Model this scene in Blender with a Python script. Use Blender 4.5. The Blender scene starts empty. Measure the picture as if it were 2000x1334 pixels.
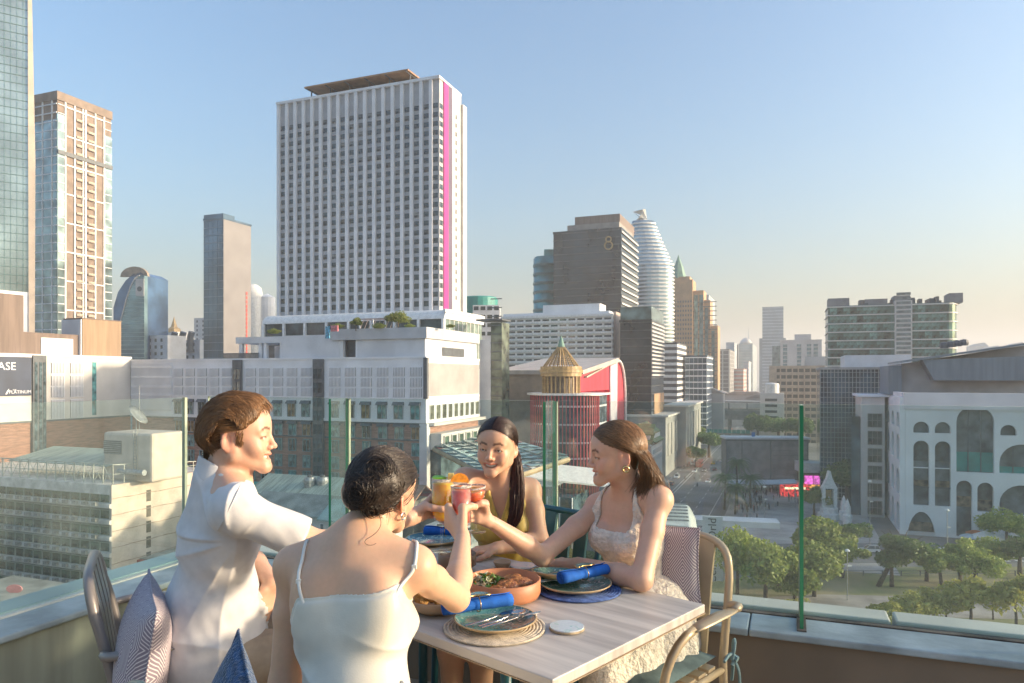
import bpy, bmesh, math, random
import numpy as np
from mathutils import Vector, Matrix

random.seed(7)
SC = bpy.context.scene
COL = SC.collection
# ------------------------------------------------------------------ camera
FP, HY, EYE = 1400.0, 735.0, 1.48      # focal length (photo px), horizon row, eye height above the terrace floor
cam_d = bpy.data.cameras.new('camera')
cam = bpy.data.objects.new('camera', cam_d); COL.objects.link(cam)
cam.location = (0, 0, EYE); cam.rotation_euler = (math.pi/2, 0, 0)
cam_d.sensor_width = 36; cam_d.lens = 36*FP/2000; cam_d.shift_y = (HY-667)/2000
cam_d.clip_start = 0.05; cam_d.clip_end = 20000
SC.camera = cam
# ------------------------------------------------------------------ light
SUN_AZ, SUN_EL = math.radians(95), math.radians(11)   # azimuth clockwise from +Y (view axis)
world = bpy.data.worlds.new('World'); SC.world = world; world.use_nodes = True
wn = world.node_tree; bg = wn.nodes['Background']
sky = wn.nodes.new('ShaderNodeTexSky'); sky.sky_type = 'NISHITA'; sky.sun_disc = False
sky.sun_elevation = SUN_EL; sky.sun_rotation = SUN_AZ
sky.altitude = 0; sky.air_density = 1.3; sky.dust_density = 5.5; sky.ozone_density = 3.8
wn.links.new(sky.outputs[0], bg.inputs[0]); bg.inputs[1].default_value = 0.15
sl = bpy.data.lights.new('sun', 'SUN'); sl.energy = 2.9; sl.angle = math.radians(3.0); sl.color = (1.0, 0.79, 0.55)
sun = bpy.data.objects.new('sun', sl); COL.objects.link(sun)
sun.rotation_euler = Vector((math.sin(SUN_AZ)*math.cos(SUN_EL), math.cos(SUN_AZ)*math.cos(SUN_EL), math.sin(SUN_EL))).to_track_quat('Z', 'Y').to_euler()
sun.location = (30, 8, 30)
SC.view_settings.view_transform = 'Standard'; SC.view_settings.look = 'None'
SC.view_settings.exposure = 1.5; SC.view_settings.gamma = 1.0
SC.render.engine = 'CYCLES'
SC.cycles.max_bounces = 6; SC.cycles.transparent_max_bounces = 16
SC.cycles.caustics_reflective = False; SC.cycles.caustics_refractive = False
SC.cycles.use_denoising = True
try: SC.cycles.volume_bounces = 1
except Exception: pass

# ------------------------------------------------------------------ helpers
def at(px, py, Y):
    "world point seen at a photo pixel at depth Y"
    return Vector(((px-1000)/FP*Y, Y, EYE-(py-HY)/FP*Y))
def zat(py, Y): return EYE-(py-HY)/FP*Y
def xat(px, Y): return (px-1000)/FP*Y
def flat(px, py, z):
    "point of the level z seen at a pixel"
    Y = (EYE-z)*FP/(py-HY)
    return Vector(((px-1000)/FP*Y, Y, z))

MATS = {}
def M(name, col, rough=.6, var=.08, scale=3.0, bump=0.0, metal=0.0, spec=.5, stretch=(1,1,1), rnd=0.0, coat=0.0, trans=0.0, sheen=0.0, sss=0.0, bscale=None, col2=None, detail=4, emit=0.0, attr=None, alpha=None):
    if name in MATS: return MATS[name]
    m = bpy.data.materials.new(name); m.use_nodes = True; MATS[name] = m
    nt = m.node_tree; N = nt.nodes; L = nt.links; b = N['Principled BSDF']
    b.inputs['Roughness'].default_value = rough; b.inputs['Metallic'].default_value = metal
    b.inputs['Specular IOR Level'].default_value = spec; b.inputs['Coat Weight'].default_value = coat
    b.inputs['Transmission Weight'].default_value = trans; b.inputs['Sheen Weight'].default_value = sheen
    if sss:
        b.inputs['Subsurface Weight'].default_value = sss; b.inputs['Subsurface Radius'].default_value = (.012, .005, .003)
        b.inputs['Subsurface Scale'].default_value = 1.0
    tc = N.new('ShaderNodeTexCoord'); mp = N.new('ShaderNodeMapping'); mp.inputs['Scale'].default_value = stretch
    L.new(tc.outputs['Object'], mp.inputs[0])
    nz = N.new('ShaderNodeTexNoise'); nz.inputs['Scale'].default_value = scale; nz.inputs['Detail'].default_value = detail
    L.new(mp.outputs[0], nz.inputs['Vector'])
    c2 = col2 if col2 else tuple(max(0, c*(1-2.2*var)) for c in col)
    c1 = col if col2 else tuple(min(1, c*(1+1.2*var)) for c in col)
    cr = N.new('ShaderNodeMix'); cr.data_type = 'RGBA'
    rp = N.new('ShaderNodeMapRange'); rp.inputs[1].default_value = .35; rp.inputs[2].default_value = .65
    L.new(nz.outputs['Fac'], rp.inputs[0]); L.new(rp.outputs[0], cr.inputs[0])
    cr.inputs[6].default_value = (*c1, 1); cr.inputs[7].default_value = (*c2, 1)
    out = cr.outputs[2]
    if attr:
        at_ = N.new('ShaderNodeAttribute'); at_.attribute_name = attr
        mx = N.new('ShaderNodeMix'); mx.data_type = 'RGBA'; mx.blend_type = 'MULTIPLY'; mx.inputs[0].default_value = 1
        L.new(out, mx.inputs[6]); L.new(at_.outputs['Color'], mx.inputs[7]); out = mx.outputs[2]
    if rnd:
        oi = N.new('ShaderNodeObjectInfo'); hs = N.new('ShaderNodeHueSaturation')
        mr = N.new('ShaderNodeMapRange'); mr.inputs[3].default_value = 1-rnd; mr.inputs[4].default_value = 1+rnd
        L.new(oi.outputs['Random'], mr.inputs[0]); L.new(mr.outputs[0], hs.inputs['Value']); L.new(out, hs.inputs['Color']); out = hs.outputs[0]
    L.new(out, b.inputs['Base Color'])
    if emit:
        L.new(out, b.inputs['Emission Color']); b.inputs['Emission Strength'].default_value = emit
    if bump:
        bp = N.new('ShaderNodeBump'); bp.inputs['Strength'].default_value = min(1, bump); bp.inputs['Distance'].default_value = .02
        if bscale:
            n2 = N.new('ShaderNodeTexNoise'); n2.inputs['Scale'].default_value = bscale; n2.inputs['Detail'].default_value = 5
            L.new(mp.outputs[0], n2.inputs['Vector']); L.new(n2.outputs['Fac'], bp.inputs['Height'])
        else: L.new(nz.outputs['Fac'], bp.inputs['Height'])
        L.new(bp.outputs[0], b.inputs['Normal'])
    return m

class MB:
    "collects faces and links them as one mesh object"
    def __init__(s): s.v = []; s.f = []; s.m = []; s.mi = 0
    def add(s, vs, fs):
        o = len(s.v); s.v += [tuple(v) for v in vs]; s.f += [tuple(o+i for i in f) for f in fs]; s.m += [s.mi]*len(fs); return s
    def box(s, x0, x1, y0, y1, z0, z1):
        return s.add([(x0,y0,z0),(x1,y0,z0),(x1,y1,z0),(x0,y1,z0),(x0,y0,z1),(x1,y0,z1),(x1,y1,z1),(x0,y1,z1)],
                     [(0,3,2,1),(4,5,6,7),(0,1,5,4),(1,2,6,5),(2,3,7,6),(3,0,4,7)])
    def prism(s, pts, z0, z1):
        n = len(pts)
        return s.add([(p[0],p[1],z0) for p in pts]+[(p[0],p[1],z1) for p in pts],
                     [tuple(range(n-1,-1,-1)), tuple(range(n,2*n))]+[(i,(i+1)%n,n+(i+1)%n,n+i) for i in range(n)])
    def prism_y(s, pts, y0, y1):
        "profile in x,z extruded along y"
        n = len(pts)
        return s.add([(p[0],y0,p[1]) for p in pts]+[(p[0],y1,p[1]) for p in pts],
                     [tuple(range(n)), tuple(range(2*n-1,n-1,-1))]+[((i+1)%n,i,n+i,n+(i+1)%n) for i in range(n)])
    def prism_x(s, pts, x0, x1):
        "profile in y,z extruded along x"
        n = len(pts)
        return s.add([(x0,p[0],p[1]) for p in pts]+[(x1,p[0],p[1]) for p in pts],
                     [tuple(range(n-1,-1,-1)), tuple(range(n,2*n))]+[(i,(i+1)%n,n+(i+1)%n,n+i) for i in range(n)])
    def lathe(s, prof, n=20, c=(0,0), ax=None, cap=True):
        vs = []; fs = []
        for (r, z) in prof:
            for k in range(n):
                a = 2*math.pi*k/n; vs.append((c[0]+r*math.cos(a), c[1]+r*math.sin(a), z))
        for i in range(len(prof)-1):
            for k in range(n):
                k2 = (k+1) % n; fs.append((i*n+k, i*n+k2, (i+1)*n+k2, (i+1)*n+k))
        if cap and prof[0][0] > 1e-5: fs.append(tuple(range(n-1,-1,-1)))
        if cap and prof[-1][0] > 1e-5: fs.append(tuple(range((len(prof)-1)*n, len(prof)*n)))
        if ax is not None: vs = [tuple(ax @ Vector(v)) for v in vs]
        return s.add(vs, fs)
    def tube(s, path, r, n=8, cap=True, closed=False, flat_=None):
        "tube along a polyline; r number or list; flat_=(normal, factor) squashes the section"
        P = [Vector(p) for p in path]; k = len(P); vs = []; fs = []
        R = r if isinstance(r, (list, tuple)) else [r]*k
        up = None
        for i in range(k):
            if closed: t = (P[(i+1) % k]-P[i-1])
            else: t = P[min(i+1,k-1)]-P[max(i-1,0)]
            t = t.normalized() if t.length > 1e-9 else Vector((0,0,1))
            if up is None:
                up = Vector((0,0,1)) if abs(t.z) < .9 else Vector((1,0,0))
            sd = t.cross(up)
            sd = sd.normalized() if sd.length > 1e-6 else t.orthogonal().normalized()
            up = sd.cross(t).normalized()
            for j in range(n):
                a = 2*math.pi*j/n; o = sd*math.cos(a)*R[i]+up*math.sin(a)*R[i]
                if flat_ is not None:
                    nn, ff = flat_; o = o-nn*(o.dot(nn))*(1-ff)
                vs.append(P[i]+o)
        for i in range(k if closed else k-1):
            for j in range(n):
                a = i*n+j; b = i*n+(j+1) % n; c = ((i+1) % k)*n+(j+1) % n; d = ((i+1) % k)*n+j
                fs.append((a,b,c,d))
        if cap and not closed: fs += [tuple(range(n-1,-1,-1)), tuple(range((k-1)*n, k*n))]
        return s.add(vs, fs)
    def grid(s, fn, nu, nv, closed_u=False):
        vs = [fn(i/(nu-1 if not closed_u else nu), j/(nv-1)) for j in range(nv) for i in range(nu)]
        fs = []
        for j in range(nv-1):
            for i in range(nu if closed_u else nu-1):
                i2 = (i+1) % nu; fs.append((j*nu+i, j*nu+i2, (j+1)*nu+i2, (j+1)*nu+i))
        return s.add(vs, fs)
    def mesh(s, name, mats, smooth=False):
        me = bpy.data.meshes.new(name); me.from_pydata(s.v, [], s.f)
        for m in (mats if isinstance(mats, (list, tuple)) else [mats]): me.materials.append(m)
        if any(s.m): me.polygons.foreach_set('material_index', s.m)
        if smooth: me.polygons.foreach_set('use_smooth', [True]*len(me.polygons))
        me.update(); return me
    def build(s, name, mats, parent=None, smooth=False, bevel=0, loc=None, rot=None):
        o = bpy.data.objects.new(name, s.mesh(name, mats, smooth)); COL.objects.link(o)
        if parent is not None: o.parent = parent
        if loc is not None: o.location = loc
        if rot is not None: o.rotation_euler = rot
        if bevel:
            b = o.modifiers.new('bevel', 'BEVEL'); b.width = bevel; b.segments = 2; b.limit_method = 'ANGLE'; b.angle_limit = .6
        return o
PANE = {}
def inst(mesh, name, parent, loc, rotz=0, scale=None):
    o = bpy.data.objects.new(name, mesh); COL.objects.link(o); o.parent = parent; o.location = loc
    if rotz: o.rotation_euler = (0, 0, rotz)
    if scale: o.scale = scale
    if mesh.name in PANE:
        c = bpy.data.objects.new('pane', PANE[mesh.name]); COL.objects.link(c); c.parent = o
    return o
def tag(o, label, cat, group=None):
    o['label'] = label; o['category'] = cat
    if group: o['group'] = group
    return o
def thing(name, label, cat, loc=(0,0,0), rz=0, group=None):
    o = bpy.data.objects.new(name, None); COL.objects.link(o); o.location = loc; o.rotation_euler = (0,0,rz); o.empty_display_size = .2
    return tag(o, label, cat, group)
def stuff(o): o['kind'] = 'stuff'; return o
def structure(o): o['kind'] = 'structure'; return o
def copy_tree(o, parent=None):
    c = o.copy(); COL.objects.link(c); c.parent = parent
    for ch in list(o.children): copy_tree(ch, c)
    return c

# city grid: local x = right along the cross streets, local y = away along the avenue
TH = math.atan(540/1400.0); EX = Vector((math.cos(TH), -math.sin(TH))); EY = Vector((math.sin(TH), math.cos(TH)))
G = -40.5
def gw(e, n): "grid coordinates to world"; return Vector((e*EX.x+n*EY.x, e*EX.y+n*EY.y))
def wg(X, Y): return (X*EX.x+Y*EX.y, X*EY.x+Y*EY.y)
def run_x(pc, D, p):
    "metres along local x from the point at pixel pc, depth D to pixel p"
    X, Y, k = xat(pc, D), D, (p-1000)/FP
    return (k*Y-X)/(EX.x-k*EX.y)
def run_y(pc, D, p):
    X, Y, k = xat(pc, D), D, (p-1000)/FP
    return (k*Y-X)/(EY.x-k*EY.y)
def bld(name, label, cat, pc, D, z=G):
    return thing(name, label, cat, (xat(pc, D), D, z), -TH)
FR = {'F': (lambda u, o, z: (u, -o, z), 0), 'R': (lambda u, o, z: (o, u, z), math.pi/2), 'L': (lambda u, o, z: (-o, u, z), -math.pi/2)}
def on_face(root, mesh, name, face, us, zs, off=0.0, base=(0,0), skip=None, limit=300):
    "alike pieces on a face, each an object of its own"
    f, r = FR[face]; n = 0
    for z in zs:
        for u in us:
            if skip and skip(u, z): continue
            p = f(u, off, z); inst(random.choice(mesh) if isinstance(mesh, list) else mesh, name, root, (p[0]+base[0], p[1]+base[1], p[2]), r); n += 1
    return n
def face_mb(mb, face, u0, u1, z0, z1, o0, o1, base=(0,0)):
    "box on a face: u range, z range, o0..o1 outwards"
    bx, by = base
    if face == 'F': mb.box(bx+u0, bx+u1, by-o1, by-o0, z0, z1)
    elif face == 'R': mb.box(bx+o0, bx+o1, by+u0, by+u1, z0, z1)
    else: mb.box(bx-o1, bx-o0, by+u0, by+u1, z0, z1)
    return mb
def pane(w, h, mats, frame=.08, depth=.12, mull=0, rec=.0, bars=0, split=False):
    "window: frame (material 0) and glass (material 1), centred, outwards is -y"
    b = MB(); b.mi = 1; b.box(-w/2+frame, w/2-frame, -depth*.35, .02, -h/2+frame, h/2-frame); b.mi = 0
    if split: gm_ = b.mesh('pane', [mats[0], mats[1]]); gm_.polygons.foreach_set('material_index', [1]*6); b = MB()
    b.box(-w/2, -w/2+frame, -depth, .02, -h/2, h/2); b.box(w/2-frame, w/2, -depth, .02, -h/2, h/2)
    b.box(-w/2+frame, w/2-frame, -depth, .02, h/2-frame, h/2); b.box(-w/2+frame, w/2-frame, -depth, .02, -h/2, -h/2+frame)
    for k in range(mull):
        x = -w/2+w*(k+1)/(mull+1); b.box(x-frame*.4, x+frame*.4, -depth*.9, .02, -h/2+frame, h/2-frame)
    for k in range(bars):
        z = -h/2+h*(k+1)/(bars+1); b.box(-w/2+frame, w/2-frame, -depth*.8, .02, z-frame*.4, z+frame*.4)
    me = b.mesh('window', mats)
    if split: PANE[me.name] = gm_
    return me
def lin(a, b, n): return [a+(b-a)*i/(n-1) for i in range(n)] if n > 1 else [(a+b)/2]
def mids(a, b, n): return [a+(b-a)*(i+.5)/n for i in range(n)]
def bez(p0, p1, p2, p3, n=6): return [tuple((1-t)**3*Vector(p0)+3*t*(1-t)**2*Vector(p1)+3*t*t*(1-t)*Vector(p2)+t**3*Vector(p3)) for t in [i/n for i in range(n+1)]]
# ================================================================== CITY
def L(py, D): return zat(py, D)-G
white = M('white_panel', (.80,.81,.83), .55, .05, .15)
grey_p = M('grey_panel', (.66,.675,.70), .6, .06, .2)
light_p = M('light_panel', (.62,.60,.57), .6, .05, .2)
dark_g = M('dark_window_glass', (.035,.055,.065), .08, .3, .6, spec=.8, rnd=.5)
teal_g = M('teal_window_glass', (.10,.29,.30), .12, .35, .5, spec=.7, rnd=.35)
blue_g = M('blue_tower_glass', (.10,.17,.24), .10, .25, .06, metal=.55, spec=.8, stretch=(1,1,.6))
sky_g = M('pale_tower_glass', (.42,.52,.53), .09, .2, .05, metal=.6, spec=.8)
green_g = M('green_tower_glass', (.10,.22,.22), .10, .3, .12, metal=.4, spec=.8, rnd=.3)
black_g = M('black_tower_glass', (.03,.043,.058), .12, .3, .10, metal=.45, spec=.7, stretch=(1,1,.5))
brick_m = M('brown_brick', (.40,.23,.18), .8, .15, 1.5, stretch=(.3,.3,2))
brown_m = M('brown_cladding', (.20,.15,.125), .7, .10, .4, stretch=(3,3,.2))
slate_m = M('slate_frame', (.10,.115,.13), .5, .1, 1)
tan_m = M('tan_concrete', (.46,.37,.28), .7, .08, .3)
orange_m = M('orange_stone', (.48,.30,.17), .7, .08, .2)
cream_m = M('cream_wall', (.60,.51,.43), .75, .08, .35, bump=.2, bscale=2)
asphalt = M('asphalt', (.17,.18,.19), .85, .15, .08, bump=.1, bscale=9)
concrete = M('concrete', (.30,.30,.29), .8, .12, .25)
metal_m = M('galvanised_metal', (.35,.37,.38), .45, .12, 2, metal=.5)
roof_green = M('pale_green_roof', (.36,.42,.36), .6, .15, .5, stretch=(4,.3,1))
roof_rust = M('terracotta_sheet_roof', (.42,.24,.15), .7, .15, .8)
red_m = M('crimson_panel', (.50,.045,.075), .5, .12, .25, stretch=(1,1,.2))
gold_m = M('gold_paint', (.42,.29,.13), .45, .12, 1)
teal_p = M('teal_panel', (.03,.28,.25), .5, .1, .3)
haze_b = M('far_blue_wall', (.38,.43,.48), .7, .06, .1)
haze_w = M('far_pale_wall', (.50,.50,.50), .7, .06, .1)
white_paint = M('white_paint', (.78,.78,.76), .5, .06, 1)

# ---- ground, roads, water-free plain city floor
g = MB(); g.box(-3000, 3000, -60, 4000, G-1, G); structure(g.build('ground', M('city_ground', (.24,.235,.22), .9, .25, .02, detail=8)))
def strip(name, pts, w, z, mat, kind=True):
    "level ribbon along a polyline"
    P = [Vector((p[0], p[1], 0)) for p in pts]; vs = []; 
    for i, p in enumerate(P):
        t = (P[min(i+1, len(P)-1)]-P[max(i-1, 0)]).normalized(); n = Vector((-t.y, t.x, 0))
        vs += [p+n*w/2+Vector((0,0,z)), p-n*w/2+Vector((0,0,z))]
    m = MB(); m.add(vs, [(2*i, 2*i+1, 2*i+3, 2*i+2) for i in range(len(P)-1)])
    o = m.build(name, mat)
    return structure(o) if kind else o
ave = [tuple(gw(-38, n)) for n in (60, 160, 300, 480, 900)]
strip('avenue_road', ave, 34, G+.05, asphalt)
cross = [(-10,150), (30,163), (60,170), (110,171), (190,168), (300,164)]
strip('cross_road', cross, 19, G+.054, asphalt)
strip('plaza', [tuple(gw(2, n)) for n in (170, 230, 300, 380)], 40, G+.03, M('plaza_paving', (.40,.39,.38), .8, .12, .15))
strip('park_path', [(20,126), (60,132), (110,128), (200,110)], 12, G+.02, M('park_paving', (.38,.345,.31), .85, .15, .2))
pk = MB(); pk.add([(5,60,G+.012),(220,60,G+.012),(220,158,G+.012),(70,158,G+.012),(25,140,G+.012)], [(0,1,2,3,4)])
structure(pk.build('park_lawn', M('lawn', (.20,.23,.08), .95, .3, .12, col2=(.33,.29,.17))))
mk = MB()
for n in range(90, 620, 9):
    for e in (-27.5, -33.5, -45, -50):
        a, b_ = gw(e-.09, n), gw(e+.09, n); c, d = gw(e+.09, n+4), gw(e-.09, n+4)
        mk.add([(a.x,a.y,G+.06),(b_.x,b_.y,G+.06),(c.x,c.y,G+.06),(d.x,d.y,G+.06)], [(0,1,2,3)])
for e, w in ((-39.6,.22), (-38.4,.22), (-22.3,.15), (-53.7,.15)):
    a, b_, c, d = gw(e-w/2,70), gw(e+w/2,70), gw(e+w/2,700), gw(e-w/2,700)
    mk.add([(p.x,p.y,G+.061) for p in (a,b_,c,d)], [(0,1,2,3)])
for i in range(26):
    x = 105+i*3.2; mk.add([(x,162.4,G+.064),(x+1.6,162.3,G+.064),(x+1.6,163.6,G+.064),(x,163.7,G+.064)], [(0,1,2,3)])
o = mk.build('road_markings', white_paint); structure(o)
kb = MB()
for e in (-21.4, -56.4):
    a, b_, c, d = gw(e,70), gw(e+.4,70), gw(e+.4,160 if e>-40 else 600), gw(e,160 if e>-40 else 600); kb.prism([a,b_,c,d], G, G+.16)
structure(kb.build('kerb', concrete))
sw = MB(); a, b_, c, d = gw(-56.4,70), gw(-66,70), gw(-66,600), gw(-56.4,600); sw.prism([d,c,b_,a], G, G+.15)
structure(sw.build('pavement', M('pavement_slab', (.30,.28,.27), .85, .15, .4)))

# ---- shopping mall with louvred facade -------------------------------------------------
D0 = 165.0; W0 = -run_x(830, D0, 253); R0 = run_y(830, D0, 936)
mall = bld('shopping_mall', 'grey and brick shopping mall with louvred panels behind the man', 'building', 830, D0)
zt, zl, zb = L(700, D0), L(779, D0), L(823, D0)
MB().box(-W0, 0, .5, R0, zb, zt).build('upper_wall', white, mall)
MB().box(-W0, -.2, .9, R0-.3, 0, zb).build('brick_wall', brick_m, mall)
b = MB(); b.box(-W0, .15, .3, R0+.1, zt, zt+.5); b.box(-W0, .2, .2, R0, zb-.5, zb+.25); b.box(-W0, .12, .35, R0, zl-.2, zl+.15); b.build('cornice', white, mall)
MB().box(-W0, .02, .55, R0, zb-.9, zb-.5).build('dark_ledge', slate_m, mall)
MB().box(-1.6, .35, .25, 1.9, -2, zb-.6).build('corner_pilaster', grey_p, mall)
MB().box(-.5, .45, .1, 1.0, zl, zt+.2).build('corner_trim', slate_m, mall)
# facade bays: pixel ranges along the front
def fx(p): return run_x(830, D0, p)
for p0, p1 in ((454, 471), (611, 631), (60+400, 60+402)):
    if p1-p0 < 5: continue
    x0, x1 = fx(p0), fx(p1); s = MB(); s.box(x0, x1, -.1, .6, 0, zt+.1)
    o = s.build('stair_shaft', slate_m, mall)
    q = pane((x1-x0)*.40, 2.6, [slate_m, M('shaft_glass', (.05,.09,.11), .12, .3, 1, spec=.7, rnd=.4)], .06, .1)
    on_face(mall, q, 'shaft_window', 'F', [x0+(x1-x0)*.27, x0+(x1-x0)*.73], [1.8+3.4*i for i in range(13) if 1.8+3.4*i < zt-1], .12)
# louvre panels: a framed set of slats
def louvre(w, h, n=8):
    b = MB(); b.mi = 1; b.box(-w/2, w/2, -.02, .03, -h/2, h/2); b.mi = 0
    for i in range(n):
        x = -w/2+w*(i+.5)/n; b.box(x-w/n*.27, x+w/n*.27, -.22, .02, -h/2, h/2)
    b.box(-w/2-.12, w/2+.12, -.12, .03, h/2, h/2+.14); b.box(-w/2-.12, w/2+.12, -.12, .03, -h/2-.14, -h/2)
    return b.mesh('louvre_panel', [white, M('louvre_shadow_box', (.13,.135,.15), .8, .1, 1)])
bays = [(636, 826, 6), (474, 609, 5), (334, 452, 5)]
wc = (fx(826)-fx(636))/6
lm = louvre(wc*.72, 2.05)
zrow = [L(y, D0) for y in (726, 747, 768)]
teal_w = [pane(wc*.56, 3.4, [M('grey_window_frame', (.32,.35,.37), .5, .1, 1), q_], .12, .25, mull=1, split=True) for q_ in (teal_g, dark_g, M('curtain_glass', (.22,.33,.32), .2, .4, .8, rnd=.3), M('warm_glass', (.30,.20,.10), .2, .4, .8, rnd=.3))]
hood = MB().prism_x([(0,-.3),(0,.5),(-.25,.5),(-.9,-.3)], -wc*.32, wc*.32).mesh('hood', slate_m)
brick_w = [pane(wc*.50, 3.1, [M('teal_window_frame', (.16,.30,.33), .5, .1, 1), q_], .14, .25, mull=1, split=True) for q_ in (teal_g, teal_g, M('curtain_glass', (.22,.33,.32), .2, .4, .8, rnd=.3), dark_g)]
for p0, p1, n in bays:
    us = mids(fx(p0), fx(p1), n)
    on_face(mall, lm, 'louvre_panel', 'F', us, zrow, -.48)
    on_face(mall, teal_w, 'window', 'F', us, [L(806, D0)], -.46)
    on_face(mall, hood, 'window_hood', 'F', us, [L(790, D0)], -.48)
    on_face(mall, teal_w, 'window', 'F', us, [L(846, D0)], -.86)
    on_face(mall, hood, 'window_hood', 'F', us, [L(833, D0)], -.88)
    on_face(mall, brick_w, 'window', 'F', us, [L(y, D0) for y in (880, 914, 947, 980, 1014, 1048)], -.86)
MB().box(-W0, -.1, .62, .9, L(863, D0), L(860, D0)).build('string_course', slate_m, mall)
for u in mids(fx(334), fx(826), 17):
    pass
# right (sunlit) flank: ribbed screen over a ribbon of windows
rb = MB()
for i in range(70):
    y = 1.6+(R0-1.8)*i/70; rb.box(0, .14, y, y+.16, zl+.5, zt-1)
stuff(rb.build('ribbed_screen', light_p, mall))
fw = pane((R0-2)/9*.72, 3.9, [white, M('ribbon_window_glass', (.16,.17,.13), .15, .3, .8, rnd=.3)], .12, .2, split=True)
on_face(mall, fw, 'window', 'R', mids(1.6, R0, 9), [L(808, D0)], .02)
MB().box(-.2, 1.6, 1.6, R0+1, zb-1.2, zb-.5).build('flank_ledge', light_p, mall)
# lower projecting flank with white piers
MB().box(-.3, 3.2, 2, R0+8, L(880, D0), L(848, D0)).build('flank_wing', light_p, mall)
fw2 = pane(2.6, 3.2, [light_p, M('green_pane_glass', (.10,.16,.12), .15, .3, .8, rnd=.3)], .2, .3, split=True)
on_face(mall, fw2, 'window', 'R', mids(2.4, R0+7.5, 9), [L(866, D0)], 3.22)
MB().box(-.2, 2.6, 3, R0+6, 0, L(882, D0)).build('ground_floor', M('glass_lobby', (.10,.15,.17), .15, .4, .3), mall)
# upper storeys set on the roof
zu = L(638, D0)
up = MB(); up.box(fx(690)+.3, -.6, 1.2, R0-.4, zt+.5, zu-2.6); up.box(fx(545), fx(658), 1.2, R0-8, zt+.5, zu-1.2); up.box(fx(658), fx(692), 4.5, R0-8, zt+.5, zu-2.6)
up.build('roof_storey', grey_p, mall)
pr = MB(); pr.box(fx(642), .1, .6, R0+.1, zu-2.6, zu); pr.build('roof_parapet', M('parapet_grey', (.52,.535,.56), .7, .06, .3), mall)
for p in (660, 692): MB().box(fx(p)-.5, fx(p)+.5, 1.3, 2.3, zt+.5, zu-2.6).build('roof_column', white, mall)
MB().box(fx(662), fx(690), 3.4, 4.4, zt+.5, zu-2.7).build('roof_opening', slate_m, mall)
MB().box(-.62, -.52, R0*.32, R0*.72, L(693, D0), L(675, D0)).build('flank_grille', slate_m, mall, loc=(.1,0,0))
pg = MB(); pg.box(fx(452), fx(546), 1.5, 12, L(663, D0), L(649, D0)); pg.build('porch_roof', grey_p, mall)
for p in (460, 498, 508, 540): MB().box(fx(p)-.45, fx(p)+.45, 1.8, 2.7, zt+.5, L(663, D0)).build('porch_column', white, mall)
MB().box(fx(470), fx(548), 13, 16, zt+.5, L(665, D0)).build('porch_back_wall', grey_p, mall)
b = MB()
for i in range(30): x = fx(430)+(fx(500)-fx(430))*i/30; b.box(x, x+.25, 1.0, 1.1, zt+.5, zt+1.8)
b.box(fx(430), fx(500), 1.0, 1.15, zt+1.7, zt+1.9); stuff(b.build('roof_railing', slate_m, mall))
# curved white podium with glazed bays
pod = []
for i in range(9):
    a = math.pi/2*i/8; pod.append((4-4*math.cos(a), L(622, 190)+ (L(602,190)-L(622,190))*math.sin(a)))
pz0 = L(643, 190)
c0 = (xat(868, 190), 190)
podium = thing('roof_podium', 'white vaulted podium with glazing below the pink striped tower', 'building', (c0[0], c0[1], G), -TH)
pw = -run_x(868, 190, 512); pdp = run_y(868, 190, 945)
MB().prism_x([(0, L(622,190))]+pod+[(pdp, pod[-1][1]), (pdp, L(622,190))], -pw, 0).build('vault_roof', white_paint, podium, smooth=False)
MB().box(-pw, -.4, .6, pdp-.5, zt-2, L(622,190)).build('glazing', M('podium_glass', (.06,.09,.10), .12, .3, .3), podium)
for u in lin(-pw+.3, -.5, 9): MB().box(u-.35, u+.35, -.1, .7, zt, L(621,190)).build('pier', white_paint, podium)
fl = MB()
for i in range(9): fl.box(-.4, -.25, 1+i*(pdp-2)/9, 1.25+i*(pdp-2)/9, zt, L(622,190))
fl.box(-.4, .3, 0, pdp, L(609,190), L(603,190)); fl.build('flank_frame', white_paint, podium)
MB().box(-.42, -.36, .8, pdp-.8, zt, L(609,190)).build('flank_glass', M('flank_pane', (.20,.27,.24), .1, .2, .4), podium)

# ---- mall wing on the left ------------------------------------------------------------
wl = gw(*[a+b for a, b in zip(wg(xat(830,D0), D0), (-W0, .6))])
wing = thing('mall_wing', 'sunlit pale mall wing over brick with a dark billboard at far left', 'building', (wl.x, wl.y, G), -TH)
WL = 62.0; zbw = L(818, 180); ztw = L(699, 190)
MB().box(-30, 0, -WL, 0, zbw, ztw).build('upper_wall', light_p, wing)
MB().box(-30, -.3, -WL, 0, 0, zbw).build('brick_wall', M('red_brick', (.33,.17,.12), .8, .14, 1.2, stretch=(.3,.3,2.2)), wing)
MB().box(-30, .2, -WL, 0, ztw, ztw+.5).build('cornice', white, wing)
MB().box(-.2, .12, -WL, 0, zbw-.4, zbw).build('ledge', slate_m, wing)
def wy(p):
    k = (p-1000)/FP; return (k*wl.y-wl.x)/(EY.x-k*EY.y)
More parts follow.
